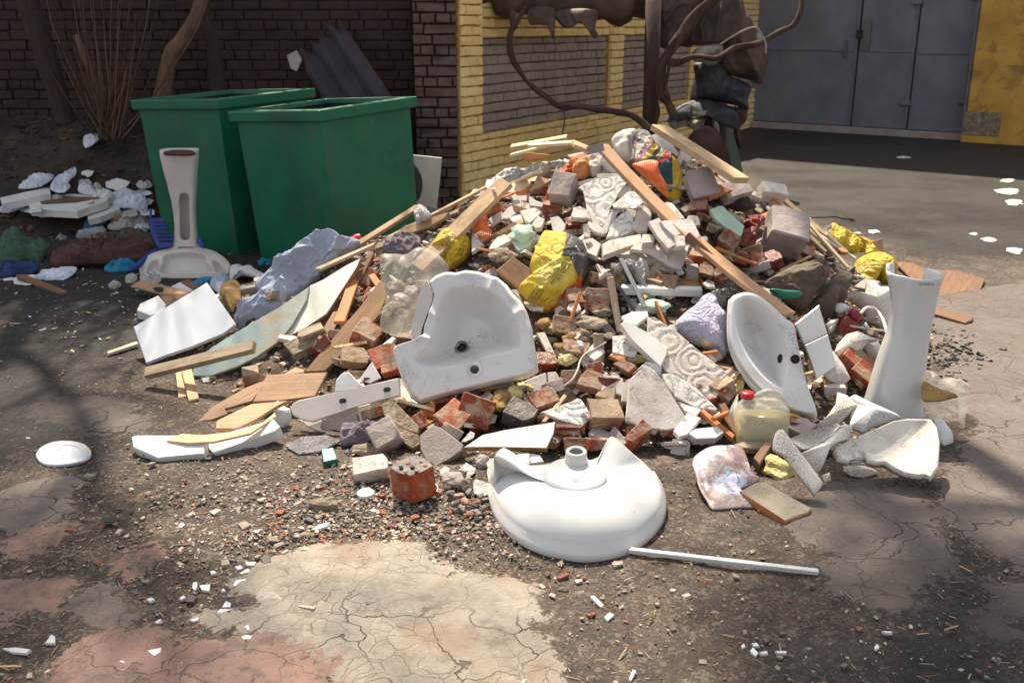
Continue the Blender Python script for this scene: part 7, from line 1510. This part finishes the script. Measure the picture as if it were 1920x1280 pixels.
for i in range(34):
    if i < 18: x, y = random.uniform(150, 285), random.uniform(345, 440)
    elif i < 28: x, y = random.uniform(0, 200), random.uniform(320, 400)
    else: x, y = random.uniform(0, 440), random.uniform(470, 560)
    w_ = random.uniform(10, 34); a_ = random.uniform(0, 6.28)
    P_ = [(x + w_ * math.cos(a_ + k * 1.05) * random.uniform(.5, 1), y + w_ * .42 * math.sin(a_ + k * 1.05) * random.uniform(.5, 1)) for k in range(6)]
    if i % 2: S('paper_scrap', ID, P_, .004, random.choice(['foam', 'snow', 'film', 'plate']), 'white paper scrap', 'paper', z=.02, tilt=random.uniform(0, 25), lat=random.uniform(-20, 20), jag=.006)
    else: C('paper_scrap', ID, P_, random.choice(['foam', 'snow', 'film']), 'crumpled white paper', 'paper', bulge=.03, wr=.02, ws=16, z=.02, tilt=15, lat=0, ridged=True, N=60, RG=14, sm=False)

for A_, B_, w_, m, z0, z1, lab in [((915,350),(728,446),.05,'pine',.74,.44,'=narrow pale board behind the long pale plank on the left'),((862,396),(688,474),.045,'wood_grey',.60,.36,'=narrow grey board below the slim left board'),((700,474),(604,640),.05,'wood_dark',.40,.2,'=dark narrow board beside the cream panel'),((1010,322),(905,372),.05,'cream_wood',.86,.66,'=short cream board under the crumpled orange bag'),((760,470),(640,560),.04,'wood_grey',.44,.26,'=thin grey board left of the clear rubbish sack')]:
    PK('wooden_board', ID, A_, B_, w_, .016, m, lab, 'board', za=z0, zb=z1, roll=random.uniform(-15, 10))
# ---------- filler pieces in the heap
rnd = random.Random(11)
def free_surface(x0, x1, y0, y1):
    while True:
        px = rnd.uniform(x0, x1); py = rnd.uniform(y0, y1); p = hit(px, py)
        if p is not None and H(p.x, p.y) > .03 and p.y < 6 and p.z - H(p.x, p.y) < .06: return px, py
kinds = [('broken_brick', 'brick', 'brick', 'red brick chunk'), ('broken_brick', 'brick_dusty', 'brick', 'dusty brick chunk'), ('plaster_crumb', 'gypsum', 'plaster', 'white plaster crumb'), ('plaster_crumb', 'gypsum_pink', 'plaster', 'pale plaster crumb'), ('mortar_lump', 'mortar', 'rubble lump', 'grey mortar lump'), ('broken_brick', 'wet_brick', 'brick', 'dark brick chunk'), ('stone', 'concrete_block', 'stone', 'grey rubble chunk')]
protos = {}
for i in range(250):
    k = kinds[i % 7] if (i * 7) % 3 else kinds[(3, 4, 2, 6)[i % 4]]; 
    if i < 90: px, py = free_surface(640, 1340, 560, 900)
    elif i < 170: px, py = free_surface(860, 1560, 300, 620)
    else: px, py = free_surface(460, 1760, 450, 900)
    key = (k[1], i // 7 % 5)
    if key not in protos:
        CS[0] += 1; protos[key] = chunk_mesh(k[0], .095, .06 + .025 * (key[1] % 3), (.014 if 'gypsum' in k[1] else .032) + .006 * (key[1] % 3), k[1], .3, 4, CS[0])
    o = bpy.data.objects.new(k[0], protos[key]); COL.objects.link(o); p = hit(px, py); n = SN(p.x, p.y)
    s = rnd.uniform(.45, 1.25); o.matrix_basis = Matrix.Translation(p + n * .0) @ Matrix.Rotation(rnd.uniform(0, 6.28), 4, 'Z') @ Matrix.Rotation(rnd.gauss(0, .5), 4, 'X') @ Matrix.Rotation(rnd.gauss(0, .5), 4, 'Y') @ Matrix.Scale(s, 4)
    auto(o, ('small ' if s < .8 else '') + k[3], k[2])
wk = ['pine', 'wood_grey', 'wood_dark', 'wood_orange', 'cream_wood']
for i in range(42):
    px, py = free_surface(480, 1700, 330, 860); a = rnd.uniform(-1.4, 1.4); l = rnd.uniform(14, 46)
    ea, eb = (px - l * math.cos(a), py - l * .7 * math.sin(a)), (px + l * math.cos(a), py + l * .7 * math.sin(a)); ha, hb = hit(*ea), hit(*eb)
    if ha is None or hb is None or H(ha.x, ha.y) < .03 or H(hb.x, hb.y) < .03 or max(ha.y, hb.y) > 5.5 or ha.z - H(ha.x, ha.y) > .06 or hb.z - H(hb.x, hb.y) > .06: continue
    o = plank('wood_splinter', (px - l * math.cos(a), py - l * .7 * math.sin(a)), (px + l * math.cos(a), py + l * .7 * math.sin(a)), rnd.uniform(.012, .035), rnd.uniform(.006, .014), wk[i % 5], la=rnd.uniform(.02, .06), lb=rnd.uniform(.01, .05), roll=rnd.uniform(-50, 50), jag=.012)
    auto(o, ['pale', 'grey', 'dark', 'orange-brown', 'cream'][i % 5] + ' wood splinter', 'splinter')
for i in range(60):
    px, py = free_surface(880, 1460, 330, 620) if i < 34 else free_surface(640, 1560, 560, 880); w_ = rnd.uniform(9, 24); a = rnd.uniform(0, 6); n_ = rnd.choice((4, 5, 5, 6))
    P_ = [(px + w_ * math.cos(a + k * 6.283 / n_) * rnd.uniform(.6, 1.1), py + w_ * .7 * math.sin(a + k * 6.283 / n_) * rnd.uniform(.6, 1.1)) for k in range(n_)]
    m_ = ('gypsum', 'gypsum_pink', 'gypsum', 'ornament', 'concrete_block')[i % 5]
    auto(slab('plaster_shard', P_, rnd.uniform(.008, .02), M[m_], lift=rnd.uniform(.02, .05), jag=.003), ['flat white', 'flat pinkish', 'jagged white', 'ornamented white', 'flat grey'][i % 5] + ' plaster shard', 'shard')
# ---------- fine stuff: one mesh per kind
def scatter(name, n, place, size, m, flat, label, cat, aspect=(1, 1), seed=1, mats=None):
    r = random.Random(seed); V = []; FC = []; MI = []
    base = [Vector(v) for v in ((1,0,0),(-1,0,0),(0,1,0),(0,-1,0),(0,0,1),(0,0,-1))]; bf = ((0,2,4),(2,1,4),(1,3,4),(3,0,4),(2,0,5),(1,2,5),(3,1,5),(0,3,5))
    cube = [Vector((x, y, z)) for x in (-1, 1) for y in (-1, 1) for z in (-1, 1)]; cf = ((0,1,3,2),(4,6,7,5),(0,4,5,1),(2,3,7,6),(0,2,6,4),(1,5,7,3))
    for i in range(n):
        q = place(r)
        if q is None: continue
        p, nn = q; s = size(r); rot = Matrix.Rotation(r.uniform(0, 6.28), 3, 'Z') @ Matrix.Rotation(r.gauss(0, .25), 3, 'X') @ Matrix.Rotation(r.gauss(0, .2), 3, 'Y'); b0 = len(V); ax = r.uniform(*aspect); sh, fs = (base, bf) if r.random() < .4 and ax < 3 else (cube, cf)
        for v in sh: V.append(p + rot @ Vector((v.x * s * ax * r.uniform(.6, 1.1), v.y * s * r.uniform(.6, 1.1), v.z * s * flat * r.uniform(.6, 1.1))) + Vector((0, 0, s * flat * .4)))
        mi = r.randrange(len(mats)) if mats else 0
        for f in fs: FC.append(tuple(b0 + k for k in f)); MI.append(mi)
    me = bpy.data.meshes.new(name); me.from_pydata(V, [], FC)
    for q in (mats or [m]): me.materials.append(M[q])
    me.polygons.foreach_set('material_index', MI)
    bm = bmesh.new(); bm.from_mesh(me); bmesh.ops.recalc_face_normals(bm, faces=bm.faces); bm.to_mesh(me); bm.free()
    o = bpy.data.objects.new(name, me); COL.objects.link(o); return tag(o, label, cat, kind='stuff')
M['peb_a'] = plain('peb_a', lin((150, 138, 122)), .85, c2=lin((120, 108, 94))); M['peb_b'] = plain('peb_b', lin((108, 100, 94)), .85, c2=lin((84, 76, 70))); M['peb_c'] = plain('peb_c', lin((176, 166, 150)), .85); M['peb_d'] = plain('peb_d', lin((134, 80, 60)), .85)
def gp(px, py): p = G(px, py); return (p, Vector((0, 0, 1)))
def on_heap(r):
    x = r.uniform(-2.1, 2.3); y = r.uniform(3.3, 5.9); h = H(x, y)
    if h < .01: return None
    n1 = noise.noise(Vector((x * 6, y * 6, 2))); n2 = noise.noise(Vector((x * 17, y * 17, 5))); f = min(1, h / .12)
    return (Vector((x, y, h - .045 - .03 * (1 - f) + (.045 * n1 + .03 * n2) * (.25 + .75 * f))), None)
scatter('rubble_chips', 22000, on_heap, lambda r: min(.028, .0055 * math.exp(r.gauss(0, .6))), 'peb_a', .6, 'crumbs of brick, plaster and stone over the heap', 'rubble', (1, 1.8), 3, ['peb_a', 'peb_b', 'peb_c', 'peb_d', 'gypsum', 'peb_a', 'mortar', 'peb_b', 'gypsum_pink'])
scatter('wood_chips', 1500, on_heap, lambda r: .003 * math.exp(r.gauss(0, .3)), 'pine', .6, 'splinters and wood chips over the heap', 'wood chips', (5, 14), 5, ['pine', 'wood_grey', 'wood_dark'])
def near_front(r):
    t_ = r.random()
    if t_ < .55: px, py = r.gauss(720, 210), r.gauss(950, 60)
    elif t_ < .8: px, py = r.uniform(-60, 1980), r.uniform(640, 1340)
    else: px, py = r.gauss(500, 200), r.gauss(1020, 70)
    if py < 560 or py > 1400: return None
    p = G(px, py); return (Vector((p.x, p.y, .004)), None)
scatter('gravel', 11000, near_front, lambda r: min(.016, .0028 * math.exp(r.gauss(0, .55))), 'peb_a', .5, 'loose gravel and grit spread over the front ground', 'gravel', (1, 1.7), 7, ['peb_a', 'peb_a', 'peb_b', 'peb_c', 'peb_b', 'peb_a', 'peb_c', 'peb_b', 'peb_a', 'peb_d'])
def anyg(r):
    px, py = r.uniform(-60, 1980), r.uniform(560, 1340)
    if px > 1200 and r.random() < .4: return None
    p = G(px, py); return (Vector((p.x, p.y, .008)), None)
scatter('dry_straw', 3600, anyg, lambda r: .0009 * math.exp(r.gauss(0, .35)), 'straw', .6, 'dry straw, seeds and splinters on the ground', 'straw', (3, 14), 9, ['straw', 'wood_grey', 'wood_dark', 'wood_dark', 'wood_grey'])
def coal(r):
    px, py = r.gauss(1790, 28), r.gauss(665, 26); p = G(px, py); return (Vector((p.x, p.y, .01)), None)
scatter('black_gravel', 130, coal, lambda r: r.uniform(.004, .015), 'black_stone', .7, 'black broken stones right of the tall pedestal', 'black gravel', (1, 1.5), 13, ['black_stone', 'peb_b', 'black_stone'])
# litter in the left background
def leftg(r):
    px, py = r.uniform(-20, 560), r.uniform(360, 640); p = G(px, py); return (Vector((p.x, p.y, .006)), None)
scatter('small_litter', 700, leftg, lambda r: .004 * math.exp(r.gauss(0, .5)), 'film', .3, 'small pale litter crumbs on the dark yard', 'litter', (1, 3), 15, ['film', 'peb_b', 'straw', 'snow'])
def bankg(r):
    x = r.uniform(-6.5, -1.9); y = r.uniform(7.3, 8.9); d = Vector((0, 0, -1)); o, p = bank_bv(x, y); return (o, None) if o else None
_bt = BVHTree.FromPolygons([bk.matrix_basis @ v.co for v in bk.data.vertices], [tuple(p.vertices) for p in bk.data.polygons])
def bank_bv(x, y): h = _bt.ray_cast(Vector((x, y, 3)), Vector((0, 0, -1))); return h[0], h[1]
scatter('leaf_litter', 2500, bankg, lambda r: .012 * math.exp(r.gauss(0, .4)), 'bark_dark', .3, 'dead leaves and twigs on the earth bank', 'leaf litter', (1, 3), 17, ['bark_dark', 'soil', 'wood_dark', 'bark_dark'])
# ---------- loose white shards and little things on the front ground
Q6 = reg(0, 800, 2.667); Q7 = reg(600, 900, 2.743); Q8 = reg(1220, 860, 2.743)
SH = [(Q6,[(225,1080),(255,1035),(275,1045),(275,1080)],'angular'),(Q6,[(10,1105),(80,1100),(150,1110),(130,1130),(60,1125)],'long grey-white'),(Q6,[(685,1145),(740,1115),(805,1102),(800,1125),(750,1155)],'curved'),(Q6,[(600,1215),(640,1205),(690,1195),(695,1215),(660,1230)],'curled'),(Q6,[(575,1180),(610,1165),(627,1175),(600,1195)],'small oval'),(Q6,[(560,1240),(600,1225),(612,1245),(590,1265)],'small triangular'),
 (Q6,[(888,1210),(905,1175),(920,1180),(900,1212)],'thin'),(Q6,[(920,1185),(950,1180),(948,1195),(925,1197)],'tiny'),(Q6,[(1120,1110),(1135,1098),(1152,1102),(1140,1117)],'tiny round'),(Q6,[(1207,1045),(1230,1037),(1262,1043),(1250,1060),(1215,1060)],'oval'),(Q6,[(1220,995),(1240,988),(1260,1005),(1240,1015)],'small bluish'),
 (Q6,[(1085,925),(1100,908),(1170,910),(1160,925),(1110,932)],'flat'),(Q6,[(1108,900),(1130,868),(1155,880),(1150,900)],'angular'),(Q6,[(960,800),(965,775),(985,775),(985,800),(970,815)],'small'),(Q6,[(995,790),(1050,785),(1045,820),(1010,815)],'broken'),(Q6,[(1165,790),(1180,765),(1228,757),(1220,800),(1200,810)],'squarish'),(Q6,[(1195,730),(1240,705),(1252,720),(1220,740)],'flat'),
 (Q6,[(1175,700),(1200,690),(1215,705),(1190,712)],'small'),(Q6,[(1225,675),(1280,672),(1270,692),(1235,690)],'narrow'),(Q6,[(1050,720),(1070,715),(1085,728),(1060,735)],'tiny'),(Q6,[(730,860),(755,850),(775,860),(750,873)],'small'),(Q6,[(895,855),(915,840),(930,850),(905,862)],'tiny'),(Q6,[(950,860),(965,845),(965,862)],'tiny'),(Q6,[(1105,820),(1115,803),(1130,820)],'triangular'),
 (Q6,[(1555,512),(1600,485),(1650,475),(1630,497),(1580,512)],'long'),(Q6,[(890,500),(905,475),(925,485),(910,502)],'flat grey'),(Q6,[(1255,520),(1300,510),(1290,528)],'thin'),(Q6,[(950,965),(990,950),(990,965),(965,970)],'narrow'),(Q6,[(770,975),(800,958),(810,968),(785,980)],'small grey'),
 (Q7,[(1390,595),(1410,590),(1460,640),(1445,650)],'long thin'),(Q7,[(1462,700),(1490,678),(1515,690),(1480,720)],'rounded'),(Q7,[(205,555),(230,540),(258,550),(235,566)],'small metallic'),(Q7,[(1588,1020),(1610,970),(1628,978),(1600,1028)],'rod-like'),
 (Q8,[(512,985),(525,965),(555,995),(540,1012)],'grey-white'),(Q8,[(520,945),(545,942),(560,960),(530,962)],'small flat'),(Q8,[(562,990),(600,985),(605,1000),(575,1003)],'narrow'),(Q8,[(465,960),(480,945),(488,965),(472,970)],'tiny'),(Q8,[(640,985),(700,985),(698,997),(655,995)],'thin'),(Q8,[(1152,965),(1165,950),(1178,965),(1162,978)],'tiny'),(Q8,[(1188,882),(1240,885),(1245,893),(1210,893)],'thin')]
for zf, P_, adj in SH: S('white_shard', zf, P_, .008, 'foam', adj + ' white shard', 'shard', z=.012, tilt=8, lat=random.uniform(-10, 10), bev=.001)
for (zf, x, y, w_, h_, m, lab) in [(Q7,1250,560,55,34,'stone','grey pebble'),(Q7,1170,670,45,30,'stone','grey pebble'),(Q7,1340,580,40,28,'stone','pale pebble'),(Q7,1237,718,40,28,'stone','grey pebble'),(Q7,755,805,28,24,'brick','red crumb'),(Q7,935,925,34,24,'black_stone','black pebble'),(Q7,665,893,26,22,'concrete_block','grey pebble'),(Q8,1385,670,70,50,'concrete_block','grey concrete lump'),(Q8,330,790,45,26,'stone','round pebble'),(Q8,510,425,50,30,'black_stone','dark pebble'),(Q8,450,375,50,36,'black_stone','dark pebble'),(Q8,650,360,46,30,'black_stone','dark pebble'),(Q8,570,440,40,26,'black_stone','dark pebble'),
  (Q6,1720,400,60,40,'stone','grey pebble'),(Q6,1335,880,170,90,'concrete_block','rough concrete lump'),(Q6,1440,700,140,60,'stone','flat cream slab'),(Q6,1530,545,90,44,'stone','flat tan slab'),(Q6,1550,630,140,40,'concrete_block','flat grey slab'),(Q6,1080,680,60,28,'concrete_block','flat dark slab'),(Q6,1270,815,60,30,'stone','flat stone chip'),(Q6,1540,800,120,60,'stone','flat cream slab')]:
    RK(zf, x, y, w_, h_, m, lab, 'stone', 'stone', z=.0, sq=.5, lift=-.004)
# ---------- labels that single things out
def finish_labels():
    used = {}
    def rel(px, py, l):
        dx, dy = px - l[1], py - l[2]
        if abs(dx) > abs(dy) * 1.2: return 'left of' if dx < 0 else 'right of'
        return 'above' if dy < 0 else 'below'
    DIM = {}
    for o, adj, noun, cat, group in AUTO:
        p = o.matrix_basis.translation; px, py, _ = proj(p); ls = sorted(LAND, key=lambda l: math.hypot(l[1] - px, (l[2] - py) * 1.3))
        a = (adj + ' ' if adj else '')
        c = [f'{a}{noun} {rel(px, py, l)} {l[0]}' for l in ls[:3]]
        c += [f'{a}{noun} {rel(px, py, ls[0])} {ls[0][0]} and {rel(px, py, l)} {l[0]}' for l in ls[1:7]]
        c += [f'{a}{noun} {rel(px, py, ls[1])} {ls[1][0]} and {rel(px, py, l)} {l[0]}' for l in ls[2:7]]
        c = [s for s in c if len(s.split()) <= 16]; s = next((s for s in c if s not in used), c[0] if c else f'{a}{noun}')
        if s in used: used[s].append(o)
        else: used[s] = [o]
        o['label'] = s; o['category'] = cat
        if group: o['group'] = group
    for s, L in used.items():
        if len(L) > 1:
            g = L[0].get('group') or ('repeats: ' + s)[:60]
            for o in L: o['group'] = g
finish_labels()
